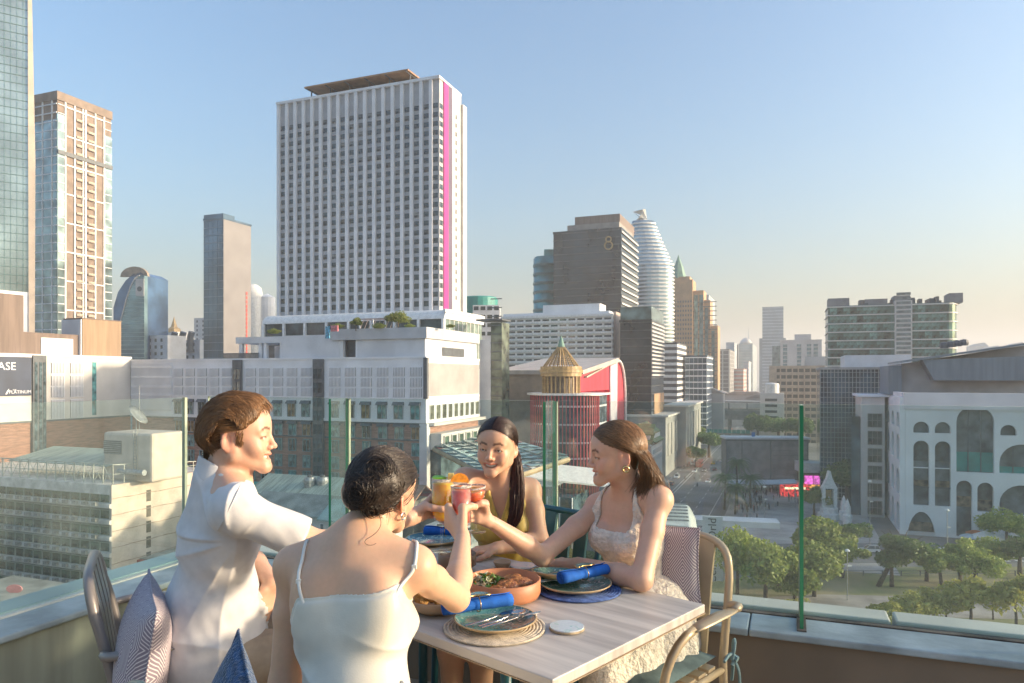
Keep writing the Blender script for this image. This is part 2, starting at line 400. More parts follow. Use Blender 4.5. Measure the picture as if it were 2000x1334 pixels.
# stair shaft, louvre panels, billboard
MB().box(-.3, .5, wy(62), wy(88), 0, ztw+.2).build('stair_shaft', slate_m, wing)
for i, (a, b2) in enumerate(((65, 70), (74, 79), (82, 86))): MB().box(.5, .58, wy(a), wy(b2), 2, ztw-1.5).build('shaft_glass', M('shaft_glass2', (.10,.15,.17), .15, .3, 1), wing)
lw = (wy(128)-wy(98))*.86
for p0, p1 in ((97, 128), (134, 165)):
    m1 = louvre(lw, 2.7, 9); on_face(wing, m1, 'louvre_panel', 'R', [(wy(p0)+wy(p1))/2], [L(y, 180) for y in (719, 744, 765)], .03)
    m2 = louvre(lw, 4.6, 9); on_face(wing, m2, 'louvre_panel', 'R', [(wy(p0)+wy(p1))/2], [L(799, 180)], .03)
cm = louvre((wy(252)-wy(215))*.9, 2.4, 14)
lon = MB()
for i in range(34):
    x = fx(256)+(fx(333)-fx(256))*i/34; lon.box(x, x+.28, .1, .5, L(812, D0), L(705, D0))
for y in (712, 735, 757, 776): lon.box(fx(255), fx(334), .05, .5, L(y+4, D0), L(y-1, D0))
stuff(lon.build('corner_louvres', white, mall))
bbd = tag(MB().box(0, .35, wy(-20), wy(59), L(773, 168), L(697, 168)).build('billboard', M('navy_board', (.035,.055,.10), .5, .1, .2)), 'dark blue billboard with white lettering on the mall wing', 'billboard')
bbd.location = wing.location+Vector((EX.x*.06, EX.y*.06, 0)); bbd.rotation_euler = (0,0,-TH)
MB().box(.03, .2, wy(-20), wy(61), L(697,168)+.02, L(695,168)).build('billboard_frame', white_paint, bbd)
MB().box(.0, .05, wy(180), wy(188), L(812,185), L(707,185)).build('window_strip', teal_g, wing)
def text(body, size, parent, loc, rot, mat, ext=.02, name='lettering', align='CENTER', font=None):
    c = bpy.data.curves.new(name, 'FONT'); c.body = body; c.size = size; c.extrude = ext; c.align_x = align; c.align_y = 'CENTER'; c.resolution_u = 3
    o = bpy.data.objects.new(name, c); COL.objects.link(o)
    dg = bpy.context.evaluated_depsgraph_get(); me = bpy.data.meshes.new_from_object(o.evaluated_get(dg))
    bpy.data.objects.remove(o); me.materials.append(mat)
    o = bpy.data.objects.new(name, me); COL.objects.link(o)
    if parent: o.parent = parent
    o.location = loc; o.rotation_euler = rot
    return o
sign_w = M('sign_white', (.8,.82,.85), .5, .02, 1)
R90 = math.pi/2
o = text('BASE', 2.6, bbd, (.37, wy(31)+.2, L(716,168)), (R90, 0, R90), sign_w, align='RIGHT'); o.location = (.37, wy(29), L(716,168)); 
text('THE', .5, bbd, (.37, wy(26), L(762,168)), (R90,0,R90), sign_w)
text('PLATINUM', 1.1, bbd, (.37, wy(37), L(766,168)), (R90,0,R90), sign_w)
lg = MB(); lg.prism_x([(wy(8), L(770,168)), (wy(11), L(764,168)), (wy(15), L(759,168)), (wy(15), L(763,168)), (wy(11), L(770,168))], .36, .39); lg.build('emblem', sign_w, bbd)
# brown plant rooms on the wing roof
rr = thing('roof_plant_block', 'tall brown clad block on the wing roof below the glass tower', 'building', (wl.x, wl.y, G+ztw+.5), -TH)
MB().box(-16, -2, -WL, wy(57), 0, L(575,168)-ztw).build('wall', brown_m, rr)
MB().box(-16.2, -1.8, -WL, wy(57)+.1, L(577,168)-ztw, L(571,168)-ztw).build('coping', white, rr)
rr = thing('roof_plant_room', 'low brown and grey plant room on the wing roof', 'building', (wl.x, wl.y, G+ztw+.5), -TH)
MB().box(-16, -3, wy(57)+.2, wy(170), 0, L(655,180)-ztw).build('wall', brown_m, rr)
MB().box(-3, -2.8, wy(96), wy(158), .2, L(664,180)-ztw).build('grey_panel', grey_p, rr)
rr = thing('roof_stair_block', 'square tan clad block at the end of the wing roof', 'building', (wl.x, wl.y, G+ztw+.5), -TH)
MB().box(-9, -2, wy(172), wy(247), 0, L(628,190)-ztw).build('wall', M('tan_cladding', (.34,.235,.15), .7, .08, .4, stretch=(3,3,.2)), rr)
MB().box(-9.2, -1.9, wy(172)-.1, wy(247)+.1, L(628,190)-ztw, L(626,190)-ztw).build('coping', brown_m, rr)
MB().box(-9.3, -2.2, wy(172)-.35, wy(172)-.05, 0, L(629,190)-ztw).build('side_panel', grey_p, rr)

# ---- pink striped hotel tower ------------------------------------------------------------
D1 = 215.0; ht = bld('hotel_tower', 'tall grey hotel tower with white piers and one pink stripe', 'building', 858, D1)
W1 = -run_x(858, D1, 543); R1 = run_y(858, D1, 899); zt1 = L(152, D1); zb1 = L(640, D1)
spand = M('grey_spandrel', (.45,.46,.48), .6, .05, .4)
MB().box(-W1, 0, 0, R1, 0, zt1).build('core', spand, ht)
pier_m = M('pale_pier', (.79,.79,.80), .55, .04, .2)
nb = 17; bw = (W1-3.2)/nb; fl_h = (L(205, D1)-L(592, D1))/22
pm = MB().box(-.55, .55, -.75, 0, 0, zt1-.3).mesh('pier', pier_m)
for i in range(nb+1): inst(pm, 'pier', ht, (-W1+.6+bw*i, 0, 0))
wz = [L(592, D1)+fl_h*i for i in range(23)]
wm = pane(bw-1.35, fl_h*.60, [spand, dark_g], .06, .1); blind_g = M('blind_window_glass', (.16,.165,.16), .2, .5, .8, rnd=.5); wm_b = pane(bw-1.35, fl_h*.60, [spand, blind_g], .06, .1)
wu = [-W1+.6+bw*(i+.5) for i in range(nb)]
big = 0
rest = MB(); rest.mi = 0
for j, z in enumerate(reversed(wz)):
    for u in wu:
        if big < 300: inst(wm_b if random.random() < .22 else wm, 'window', ht, (u, -.02, z)); big += 1
        else:
            w, h = (bw-1.35)/2, fl_h*.30; rest.box(u-w, u+w, -.06, .02, z-h, z+h)
stuff(rest.build('lower_windows', dark_g, ht))
cw = pane(2.2, fl_h*.60, [spand, dark_g], .06, .1)
on_face(ht, cw, 'corner_window', 'F', [-1.4], wz, .02)
sw_ = pane(1.9, fl_h*.60, [spand, dark_g], .06, .1); on_face(ht, sw_, 'flank_window', 'R', [1.2], wz, .02)
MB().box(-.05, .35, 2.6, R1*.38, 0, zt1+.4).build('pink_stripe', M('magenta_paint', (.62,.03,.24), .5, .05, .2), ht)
MB().box(-.05, .22, R1*.38, R1*.56, 0, zt1).build('dark_stripe', M('plum_strip', (.13,.10,.16), .6, .05, .2), ht)  # dark plum strip between the pink stripe and the flank wall
MB().box(-.05, .3, R1*.56, R1, 0, zt1).build('flank_wall', light_p, ht)
fw_ = pane(.9, fl_h*.55, [light_p, dark_g], .06, .08); on_face(ht, fw_, 'stair_window', 'R', [R1*.74], wz[1:], .3)
MB().box(-.6, 1.1, R1-.2, R1+2.6, 0, zt1-3).build('rear_fin', light_p, ht)
b = MB(); b.box(-W1-.2, .3, -.9, .2, zt1-.3, zt1+.5); b.box(0, .4, -.9, R1, zt1-.2, zt1+.5); b.build('roof_edge', pier_m, ht)
cpy = thing('roof_canopy', 'sloping brown timber canopy on the hotel tower roof', 'canopy', (xat(858,D1), D1, G+zt1), -TH)
cx0, cx1 = run_x(858, D1, 598), run_x(858, D1, 800)
b = MB(); b.prism_x([(-1, 3.4), (11, 3.8), (11, 4.2), (-1, 3.9)], cx0, cx1); b.build('canopy_roof', M('brown_soffit', (.36,.19,.09), .6, .1, .5), cpy)
for i in range(6):
    x = cx0+.8+(cx1-cx0-1.6)*i/5; MB().box(x-.15, x+.15, 1.6, 1.9, 0, 3.5).build('post', slate_m, cpy)
    MB().prism_x([(-1, 3.1), (11, 3.5), (11, 3.8), (-1, 3.4)], x-.12, x+.12).build('rafter', slate_m, cpy)
MB().box(cx0+4, cx1-1, 4, 9, 0, 2.6).build('pavilion_glass', M('pavilion_glass', (.16,.24,.26), .12, .2, .3), cpy)

# ---- low white hotel, lower left ----------------------------------------------------------
D2 = 131.0; lo = bld('old_hotel', 'low white hotel with rows of green windows and air conditioners', 'building', 218, D2)
W2 = 62; R2 = run_y(218, D2, 420); zt2 = L(948, D2)
stone = M('weathered_white', (.66,.62,.58), .8, .14, .5)
MB().box(-W2, -.5, .5, R2, 0, zt2-1.6).build('core', M('hotel_core', (.20,.21,.19), .8, .1, .4), lo)
MB().box(-.5, 0, .0, R2, 0, zt2).build('side_wall', cream_m, lo)
MB().box(-W2, -.5, 0, R2, zt2-1.8, zt2).build('parapet', stone, lo)
fh = (L(975, D2)-L(1103, D2))/4
wu2 = 2.55; nwu = 24
gm = pane(wu2-.25, 1.62, [M('hotel_mullion', (.30,.34,.30), .6, .1, 1), M('hotel_window_glass', (.045,.075,.05), .2, .5, .5, spec=.35, rnd=.6)], .06, .1, mull=0, split=True)
acb = MB(); acb.box(-.55, .55, -.55, 0, -.32, .32); acb.mi = 1
for i in range(5): acb.box(-.48, .48, -.58, -.5, -.27+i*.115, -.22+i*.115)
acm = acb.mesh('air_conditioner', [M('ac_housing', (.42,.40,.37), .7, .15, 2, rnd=.25), M('ac_grille', (.16,.16,.15), .7, .1, 2)])
for j in range(9):
    z = L(975, D2)-fh*j
    if z < 1: break
    MB().prism_x([(0, z-1.75), (-.45, z-1.6), (-.45, z-.95), (0, z-.85), (.5, z-.85), (.5, z-1.75)], -W2, -.02).build('balcony_band', stone, lo)
    for i in range(nwu):
        u = -.9-wu2*(i+.5); inst(gm, 'window', lo, (u, .48, z-.02))
        if 0 < i < 16: inst(acm, 'air_conditioner', lo, (u+wu2*.5, -.42, z-1.0+.06*math.sin(i*7+j)))
for z in [zt2-3-fh*j for j in range(6)]:
    MB().box(-.1, .06, R2*.30, R2*.34, z-1.2, z+1.0).build('slot_window', M('slot_glass', (.10,.08,.06), .5, .1, 1), lo)
for k in range(5):
    pts = [(.05, R2*i/12, zt2-2.5-fh*k+.06*math.sin(i*2.1+k*3)) for i in range(13)]
    MB().tube(pts, .07, 5).build('drain_pipe', M('rusty_pipe', (.38,.30,.24), .7, .2, 1), lo)
# truss screen along the roof
tr = thing('roof_truss', 'pale steel truss frame along the old hotel roof', 'truss', (xat(218,D2), D2, G+zt2), -TH)
b = MB(); H = 3.6
xs = [-1-2.5*i for i in range(14)]
for i, x in enumerate(xs):
    b.box(x-.08, x+.08, 1.0, 1.16, 0, H)
    if i < 13:
        x2 = xs[i+1]; b.tube([(x,1.08,0), (x2,1.08,H)], .06, 4); b.tube([(x,1.08,H), (x2,1.08,0)], .06, 4)
b.box(xs[-1], xs[0], .98, 1.2, H-.1, H+.08); b.box(xs[-1], xs[0], 1.0, 1.16, H*.5-.06, H*.5+.06)
b.build('front_truss', M('pale_steel', (.48,.50,.44), .6, .1, 1), tr)
b = MB()
for i in range(9):
    y = 1+2.4*i; b.box(-1.08, -.92, y, y+.14, 0, H-i*.18)
b.tube([(-1,1,H), (-1,21,H-1.6)], .09, 5); b.tube([(-1,1,H*.5), (-1,21,H*.5-.6)], .06, 5); b.build('side_truss', MATS['pale_steel'], tr)
sr = tag(MB().prism_x([(4, 2.6), (14, 4.6), (14, 4.75), (4, 2.75)], -34, -6).build('shed_roof', roof_green, None), 'pale green sheet roof behind the truss frame', 'roof')
sr.location = tr.location; sr.rotation_euler = (0,0,-TH)
tk = thing('water_tank_house', 'cream box plant house with louvre vent on old hotel roof', 'plant room', (xat(235,D2+6), D2+6, G+zt2), -TH)
MB().box(-4.5, 8, 0, 8, 0, 9.2).build('wall', cream_m, tk, bevel=.5)
MB().box(-4.2, .3, -.12, .1, 5.0, 7.6).build('vent_louvre', slate_m, tk)
b = MB()
for i in range(7): b.box(-4.2, .3, -.22, -.1, 5.05+.36*i, 5.2+.36*i)
b.build('vent_slats', metal_m, tk)
b = MB(); b.box(3.6, 3.7, -.3, -.2, 1, 9.8); b.box(4.4, 4.5, -.3, -.2, 1, 9.8)
for i in range(14): b.box(3.6, 4.5, -.3, -.22, 1.2+.6*i, 1.3+.6*i)
b.build('ladder', metal_m, tk)
MB().tube([(1,-1.2,2.0), (7.5,-1.2,2.0)], .55, 10).build('duct', metal_m, tk)
ch = thing('roof_chimney', 'slim pale vent stack with brown cap on old hotel roof', 'chimney', (xat(312,D2+10), D2+10, G+zt2), -TH)
MB().box(-.8, .8, -.8, .8, 0, 8.4).build('stack', M('stack_paint', (.50,.50,.42), .7, .1, 1), ch); MB().prism([(-1.1,-1.1),(1.1,-1.1),(1.1,1.1),(-1.1,1.1)], 8.4, 8.9).build('cap', roof_rust, ch)
for i in range(3): MB().box(-.9, .9, -.9, .9, 2+2*i, 2.15+2*i).build('band', metal_m, ch)
dish = thing('satellite_dish', 'tilted grey satellite dish on the plant house roof', 'antenna', (xat(266,D2+8), D2+8, G+zt2+9.2), 0)
MB().lathe([(0,0),(1.2,.12),(2.2,.5),(2.25,.55),(1.2,.2),(0,.08)], 20, ax=Matrix.Translation((0,0,3)) @ Matrix.Rotation(.9, 4, 'Y')).build('bowl', metal_m, dish, smooth=True)
MB().tube([(0,0,0), (0,0,3)], .1, 6).build('mast', metal_m, dish); MB().tube([(.6,0,0), (.6,0,9)], .06, 5).build('aerial', metal_m, dish)
# low block and annexe between
an = bld('hotel_annexe', 'low flat roofed annexe beside the old hotel', 'building', 218, D2)
MB().box(.05, 26, 6, R2+4, 0, L(1105, D2)).build('roof_deck', M('annexe_roof', (.36,.36,.31), .85, .15, .3), an)
MB().box(.05, 12, 5.4, 6.0, L(1103, D2)-1.2, L(1103, D2)-.4).build('red_gutter', M('red_gutter', (.45,.10,.06), .6, .1, 1), an)
# ---- other towers ---------------------------------------------------------------------------
def tower(name, label, pl, pc, pr, D, ytop, core, band=None, fh=3.6, bt=.7, proud=.25, mull=0, mw=.15, mmat=None, side=None, zb=0, depth=None, cap=None, bf='FR'):
    t = bld(name, label, 'building', pc, D)
    w = -run_x(pc, D, pl); d = depth or run_y(pc, D, pr); zt = L(ytop, D)
    MB().box(-w, 0, 0, d, zb, zt).build('core', core, t)
    if side: MB().box(-.1, .12, .1, d-.1, zb, zt-.2).build('flank_wall', side, t)
    if band:
        b = MB(); n = int((zt-zb)/fh)
        for i in range(n+1):
            z = zt-fh*i-bt
            if 'F' in bf: b.box(-w-proud, proud if 'R' in bf else 0, -proud, .1, z, z+bt)
            if 'R' in bf: b.box(-.1, proud, .1, d+proud, z, z+bt)
        stuff(b.build('floor_bands', band, t))
    if mull:
        b = MB()
        if 'F' in bf:
            for i in range(int(w/mull)+1): b.box(-w+mull*i-mw/2, -w+mull*i+mw/2, -proud*.7, .05, zb, zt)
        if 'R' in bf and not side:
            for i in range(int(d/mull)+1): b.box(-.05, proud*.7, mull*i-mw/2, mull*i+mw/2, zb, zt)
        stuff(b.build('mullions', mmat or band or white, t))
    b = MB()
    b.box(-w-.3, .3, -.3, d+.3, zt, zt+1.0); b.build('roof_edge', cap or core, t)
    return t, w, d, zt
# left glass skyscraper
t, w, d, zt = tower('glass_skyscraper', 'pale green curtain wall skyscraper cut by the left picture edge', -60, 58, 62, 225, -330, sky_g, None, depth=24)
t.rotation_euler = (0,0,.575)
b = MB()
for i in range(75): b.box(-w, .02, -.16, .05, 50+i*2.6, 50.14+i*2.6)
for i in range(int(w/1.6)): b.box(-1.6*i-.12, -1.6*i, -.12, .05, 40, zt)
stuff(b.build('mullions', M('dark_teal_line', (.12,.22,.22), .4, .1, 1), t))
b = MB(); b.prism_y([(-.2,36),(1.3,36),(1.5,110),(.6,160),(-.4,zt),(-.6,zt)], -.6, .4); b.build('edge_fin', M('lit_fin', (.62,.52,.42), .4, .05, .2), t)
MB().box(-w, .2, -.3, .3, 40, L(571,225)).build('base_band', white, t)
# condominium tower
D3 = 330; t = bld('condominium_tower', 'tall brown condominium tower with white grid and glass corners', 'building', 112, D3)
wl_, d3, z3 = -run_x(112, D3, 66), run_y(112, D3, 217), L(203, D3)
bro = M('condo_brown', (.22,.165,.13), .7, .1, .3)
MB().box(-wl_, 0, 0, d3, 0, L(186, D3)).build('core', bro, t)
b = MB(); b.box(-wl_+.5, -.3, -.3, .1, 0, L(232,D3)); b.box(-.3, .35, -.2, d3*.12, 0, L(196,D3)-6); b.box(-.3, .35, d3*.86, d3+.2, 0, L(232,D3)); b.build('corner_glazing', M('condo_glass', (.26,.36,.38), .08, .25, .15, metal=.5), t)
b = MB()
for i in range(38):
    z = z3-4*i
    if z < 5: break
    b.box(-wl_, -.2, -.45, 0, z, z+.45); b.box(0, .5, 0, d3*.13, z, z+.3); b.box(0, .5, d3*.86, d3, z, z+.3)
stuff(b.build('floor_bands', white, t))
b = MB(); cols = [.13, .30, .45, .50, .68, .85]
for c in cols: b.box(0, .55, d3*c-.35, d3*c+.35, 0, z3+2)
for c in (-.98, -.6, -.2): b.box(wl_*c-.3, wl_*c+.3, -.5, 0, 0, z3+2)
for i in range(12):
    z = z3-13.5*i
    if z > 4: b.box(0, .5, d3*.13, d3*.86, z-.3, z+.3)
b.build('white_frame', white_paint, t)
bal = MB(); bal.box(0, 1.1, -1.3, 1.3, 0, .2); bal.box(.9, 1.1, -1.3, 1.3, .2, 1.1); bal.mi = 1; bal.box(.1, .6, -.6, .5, .25, 1.2)
bm_ = bal.mesh('balcony', [M('condo_balcony', (.42,.36,.29), .7, .1, 1), M('condo_unit', (.55,.52,.48), .6, .1, 1)])
for c in (.375, .59):
    for i in range(38):
        z = z3-5-4.0*i
        if z > 24: inst(bm_, 'balcony', t, (.1, d3*c, z), 0, (1, d3*.12/2.6, 1))
MB().box(-wl_-.3, .6, -.5, d3+.3, z3+2, z3+6).build('roof_band', bro, t)
MB().box(-.3, .9, -.2, d3+.2, L(300,D3), L(292,D3)).build('sky_terrace', slate_m, t)
# arched crown tower
t = thing('arched_tower', 'blue glass tower with sweeping curved face and arched crown', 'building', (xat(217,430), 430, G), -TH*.4)
dz = lambda y: L(y, 430); s = 430/FP
prof = [(0, 0), (0, dz(600)), (3, dz(570)), (8, dz(548)), (13, dz(535)), (18, dz(532)), (22.3, dz(540)), (22.3, 0)]
MB().prism_y(prof, 2, 22).build('core', M('arched_glass', (.10,.20,.36), .08, .2, .08, metal=.5), t)
b = MB(); pts = [(2+13*i/12.0*1.3, dz(690-150*math.sin(i/12*math.pi/2))) for i in range(13)]
b.prism_y([(p[0]+1.0, p[1]) for p in pts]+[(22.5, dz(540)), (22.5, 0), (3, 0)], -1, 2); b.build('curved_bay', M('arched_glass2', (.24,.38,.42), .1, .2, .1, metal=.4), t)
b = MB(); b.tube([(p[0]+.6, -1.1, p[1]) for p in pts], .45, 6); b.build('curved_rib', light_p, t)
b = MB(); b.prism_y([(8+9*math.cos(a), dz(540)+6.0*math.sin(a)*1.0) for a in lin(0, math.pi, 12)], 5, 7); b.build('crown_arch', M('crown_tan', (.38,.30,.22), .6, .1, .5), t, loc=(5.5,-3,0))
b = MB(); b.box(17, 22.4, -1.3, -1.0, dz(580), dz(546)); b.build('emblem_panel', light_p, t)
b = MB(); b.lathe([(0,0),(1.5,0),(1.5,.2),(0,.2)], 14); b.build('emblem', slate_m, t, loc=(19.7,-1.35,dz(566)), rot=(R90,0,0))
b = MB()
for i in range(38): b.box(4+max(0,(i-24)*.9), 22.45, -1.12, 2, 8+i*2.5, 8.3+i*2.5)
stuff(b.build('floor_bands', M('arched_band', (.30,.42,.44), .5, .1, 1), t))
# small far roofs
t = thing('spired_house', 'far white building with small golden spire', 'building', (xat(325,520), 520, G), -TH)
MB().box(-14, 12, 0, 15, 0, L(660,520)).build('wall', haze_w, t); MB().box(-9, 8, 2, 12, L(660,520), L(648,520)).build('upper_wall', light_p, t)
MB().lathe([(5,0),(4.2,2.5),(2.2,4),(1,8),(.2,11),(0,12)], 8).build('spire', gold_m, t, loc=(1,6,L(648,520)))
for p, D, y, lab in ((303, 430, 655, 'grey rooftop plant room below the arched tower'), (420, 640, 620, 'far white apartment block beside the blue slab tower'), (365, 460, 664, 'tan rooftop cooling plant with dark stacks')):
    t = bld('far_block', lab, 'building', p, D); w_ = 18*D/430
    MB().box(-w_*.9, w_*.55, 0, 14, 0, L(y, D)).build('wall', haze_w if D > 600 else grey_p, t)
    b = MB()
    for i in range(5):
        for j in range(6): b.box(-w_*.8+i*w_*.26, -w_*.8+i*w_*.26+1.6, -.1, .1, L(y,D)-4-4*j, L(y,D)-2-4*j)
    stuff(b.build('windows', dark_g, t))
    if p == 365:
        for i in range(3):
            MB().tube([(-10+7*i,-1,L(y,D)-8), (-10+7*i,-1,L(y,D)+2), (-8.8+7*i,-1,L(y,D)+5)], 2.0, 10).build('cooling_stack', slate_m, t)
# blue slab tower
t, w, d, zt = tower('blue_slab_tower', 'blue glass slab tower with plain brown end wall', 398, 436, 490, 390, 427, blue_g, M('blue_band', (.13,.18,.24), .4, .1, 1), 4.2, .35, .1, 3.2, .12, side=M('slab_end', (.225,.215,.22), .7, .05, .1), bf='F')
MB().box(-w, 0, 0, d*.4, zt, zt+3).build('roof_screen', blue_g, t)
b = MB()
for i in range(15): b.box(.1, .3, d*.80, d*.80+1.2, L(690,390)+i*2.4, L(690,390)+1.7+i*2.4)
b.box(.1, .32, d*.80+.5, d*.80+.75, L(690,390), L(590,390)); b.build('red_lettering', M('sign_red', (.55,.06,.05), .5, .1, 1), t)
t = thing('white_silo_tower', 'white rounded tower beside the brown end wall', 'building', (xat(494,450), 450, G))
MB().lathe([(6,0),(6,L(575,450)),(5,L(562,450)),(2.5,L(556,450)),(0,L(555,450))], 20).build('shaft', white_paint, t, smooth=True); MB().lathe([(5,0),(5,L(580,450)),(0,L(572,450))], 16).build('lower_shaft', white, t, loc=(8,3,0))
# towers behind the cone
t = thing('teal_round_tower', 'teal round office tower partly behind the black tower', 'building', (xat(1066,440), 440, G))
zt = L(506,440); MB().lathe([(7.6,0),(7.6,zt),(7.0,zt),(7.0,zt+1)], 24).build('shaft', M('teal_glass', (.06,.28,.29), .1, .25, .1, metal=.3), t, smooth=True)
for i in range(14): MB().lathe([(7.7,0),(7.9,0),(7.9,1.5),(7.7,1.5)], 24).build('band', M('teal_dark_band', (.035,.13,.14), .3, .1, 1), t, loc=(0,0,zt-2-5.5*i-3))
MB().box(-1, 8, 0, 8, zt, zt+6).build('roof_house', MATS['teal_glass'], t)
D5 = 400; t, w, d, zt = tower('black_office_tower', 'large black glass office tower with gold emblem near its top corner', 1081, 1213, 1245, D5, 447, black_g, M('black_band', (.05,.055,.06), .4, .2, 1), 4.0, .5, .18)
b = MB()
for i in range(28): b.box(.2, .7, 0, d, zt-1-2*i*2.0-1.0, zt-1-2*i*2.0)
stuff(b.build('louvre_bands', light_p, t))
MB().box(-w*.82, -w*.05, 4, d-2, zt+.5, zt+5).build('roof_wall', M('plant_grey', (.30,.28,.26), .7, .1, .3), t); MB().box(-w*.72, w*.0-2, 6, d, zt+5, zt+10).build('plant_house', brown_m, t)
for r, z in ((1.5, 0), (2.2, -3.4)):
    b = MB(); b.tube([(r*math.cos(a), 0, r*math.sin(a)) for a in lin(0, 2*math.pi*15/16, 16)], .45, 6, closed=True); b.build('emblem_ring', gold_m, t, loc=(-7,-.7,zt-5.5+z))
# white slab hotel
D6 = 330; t = bld('white_slab_hotel', 'long white slab hotel with rows of dark windows', 'building', 1196, D6)
w, d, zt = -run_x(1196, D6, 976), run_y(1196, D6, 1210), L(612, D6)
MB().box(-w, 0, 0, d+4, 0, zt).build('core', white_paint, t); MB().box(-w*.98, -2, 2, d, zt, zt+1.5).build('roof_deck', white, t); MB().box(-w*.62, -w*.12, 3, d, zt+1.5, L(590,D6)).build('plant_house', white, t)
fh6 = (L(622,D6)-L(702,D6))/7
b = MB()
for j in range(9): b.prism_x([(0,0),(-.8,.15),(-.8,1.1),(0,1.3)], -w, .5) if False else b.box(-w-.3, .6, -.9, .1, L(622,D6)-fh6*j+1.2, L(622,D6)-fh6*j+2.3)
b.build('balcony_bands', white_paint, t)
nm = pane(w/13*.8, fh6*.45, [white, dark_g], .08, .1); on_face(t, nm, 'window', 'F', mids(-w, 0, 13), [L(622,D6)-fh6*j for j in range(12)], .03)
MB().box(-.1, 1.2, 2, d+4.2, 0, zt+1).build('end_wall', M('end_tan', (.48,.38,.33), .7, .05, .3), t)
# dark mid tower
t, w, d, zt = tower('dark_glass_tower', 'dark glass tower with lit louvred flank right of the red building', 1211, 1272, 1296, 305, 628, black_g, M('dark_band', (.07,.075,.08), .4, .2, 1), 3.4, .4, .15)
b = MB()
for i in range(14): b.box(.15, .5, 0, d, zt-1.0-1.7*i, zt-.3-1.7*i)
stuff(b.build('louvre_bands', light_p, t)); MB().box(-w, 0, .5, d, zt+1, L(598,305)).build('crown_glass', M('crown_glass', (.16,.24,.25), .1, .3, .2, metal=.3), t)
MB().box(-.1, .25, d*.2, d, L(812,305), L(770,305)).build('ochre_panel', orange_m, t)
# sail shaped white tower
t = thing('sail_tower', 'white curved residential tower tapering to a bent tip', 'building', (xat(1275,500), 500, G))
wl0 = M('sail_glass', (.26,.38,.46), .08, .2, .08, metal=.5)
def sx(z):   # half width by height
    f = z/L(415,500)
    return 14.6 if f < .76 else 14.6-7.6*min(1,(f-.76)/.22)**.85
zs = lin(0, L(432,500), 42)
b = MB()
def cen(z): f = z/L(415,500); return (0 if f < .76 else -7.4*min(1,(f-.76)/.22)**.85)
prof = [(cen(z), sx(z), z) for z in zs]
def ring(c, r, z, n=18, o=0): return [(c+(r+o)*math.cos(2*math.pi*k/n), (r*.55+o)*math.sin(2*math.pi*k/n), z) for k in range(n)]
vs = [p for c, r, z in prof for p in ring(c, r, z)]; n = 18
b.add(vs, [(i*n+k, i*n+(k+1)%n, (i+1)*n+(k+1)%n, (i+1)*n+k) for i in range(len(prof)-1) for k in range(n)]+[tuple(range((len(prof)-1)*n, len(prof)*n))])
b.build('shaft', wl0, t, smooth=True)
b = MB()
for i in range(46):
    z = 30+i*(zs[-1]-30)/46; c, r = cen(z), sx(z)
    lo_, hi_ = ring(c, r, z, 18, .5), ring(c, r, z+1.1, 18, .5)
    b.add(lo_+hi_, [(k, (k+1)%18, 18+(k+1)%18, 18+k) for k in range(18)]+[tuple(range(17,-1,-1)), tuple(range(18,36))])
stuff(b.build('balcony_bands', white_paint, t))
zz = zs[-1]; c, r = cen(zz), sx(zz)
b = MB(); b.add(ring(c, r+.3, zz-3)+[(c-r*1.0, -2, zz+6), (c-1, -3, zz+7.5), (c+1.5, -2, zz+8), (c+3, 2, zz+2.5), (c-1, 3, zz+5)], [(k, (k+1)%18, 18+((k+2)//4 % 5)) for k in range(18)]+[(18,19,20,21,22)])
b.build('tip', white_paint, t)
# orange stepped tower
t = bld('stepped_orange_tower', 'orange stone stepped tower with green pyramid spire', 'building', 1352, 560)
s5 = 560/FP
def obox(p0, p1, y, y0, y1): 
    MB().box((p0-1352)*s5, (p1-1352)*s5, y0, y1, 0, L(y,560)).build('stage', orange_m, t)
for p0, p1, y, a, b2 in ((1312,1352,545,2,24), (1316,1346,538,4,20), (1352,1372,566,6,26), (1370,1384,585,8,28), (1384,1398,635,10,30)): obox(p0, p1, y, a, b2)
MB().lathe([(6.5,0),(5.5,3),(4,9),(1.5,15),(.2,19)], 8).build('spire', M('verdigris', (.16,.30,.24), .6, .1, .5), t, loc=(-12,10,L(540,560)))
b = MB()
for p0, p1, y, a in ((1354,1361,575,6), (1364,1371,575,6), (1374,1380,600,8), (1386,1392,645,10)):
    b.box((p0-1352)*s5, (p1-1352)*s5, a-.3, a, 5, L(y,560))
b.build('glazed_strips', M('strip_glass', (.14,.24,.26), .1, .3, .3, metal=.3), t)
b = MB()
for i in range(32):
    z = L(590,560)-3.6*i
    for p in range(1318, 1350, 5): b.box((p-1352)*s5, (p-1352)*s5+.9, 1.75, 2.05, z, z+1.6)
    b.box((1352-1352)*s5, (1397-1352)*s5, 5.6 if False else 5.7, 6, z, z+.6)
stuff(b.build('window_rows', slate_m, t))
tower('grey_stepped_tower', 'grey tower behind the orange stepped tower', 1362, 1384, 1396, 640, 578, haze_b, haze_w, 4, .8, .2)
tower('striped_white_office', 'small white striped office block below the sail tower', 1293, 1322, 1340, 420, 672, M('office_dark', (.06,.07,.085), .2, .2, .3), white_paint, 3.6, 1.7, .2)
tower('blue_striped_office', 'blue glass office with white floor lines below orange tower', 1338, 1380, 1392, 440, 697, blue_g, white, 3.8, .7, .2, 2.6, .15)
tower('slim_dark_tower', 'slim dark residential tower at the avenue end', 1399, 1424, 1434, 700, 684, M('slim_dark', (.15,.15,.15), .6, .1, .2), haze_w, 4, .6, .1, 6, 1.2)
tower('far_grey_tower', 'far grey tower behind the slim dark tower', 1418, 1434, 1442, 1000, 670, haze_b, haze_w, 4, .5, .1)
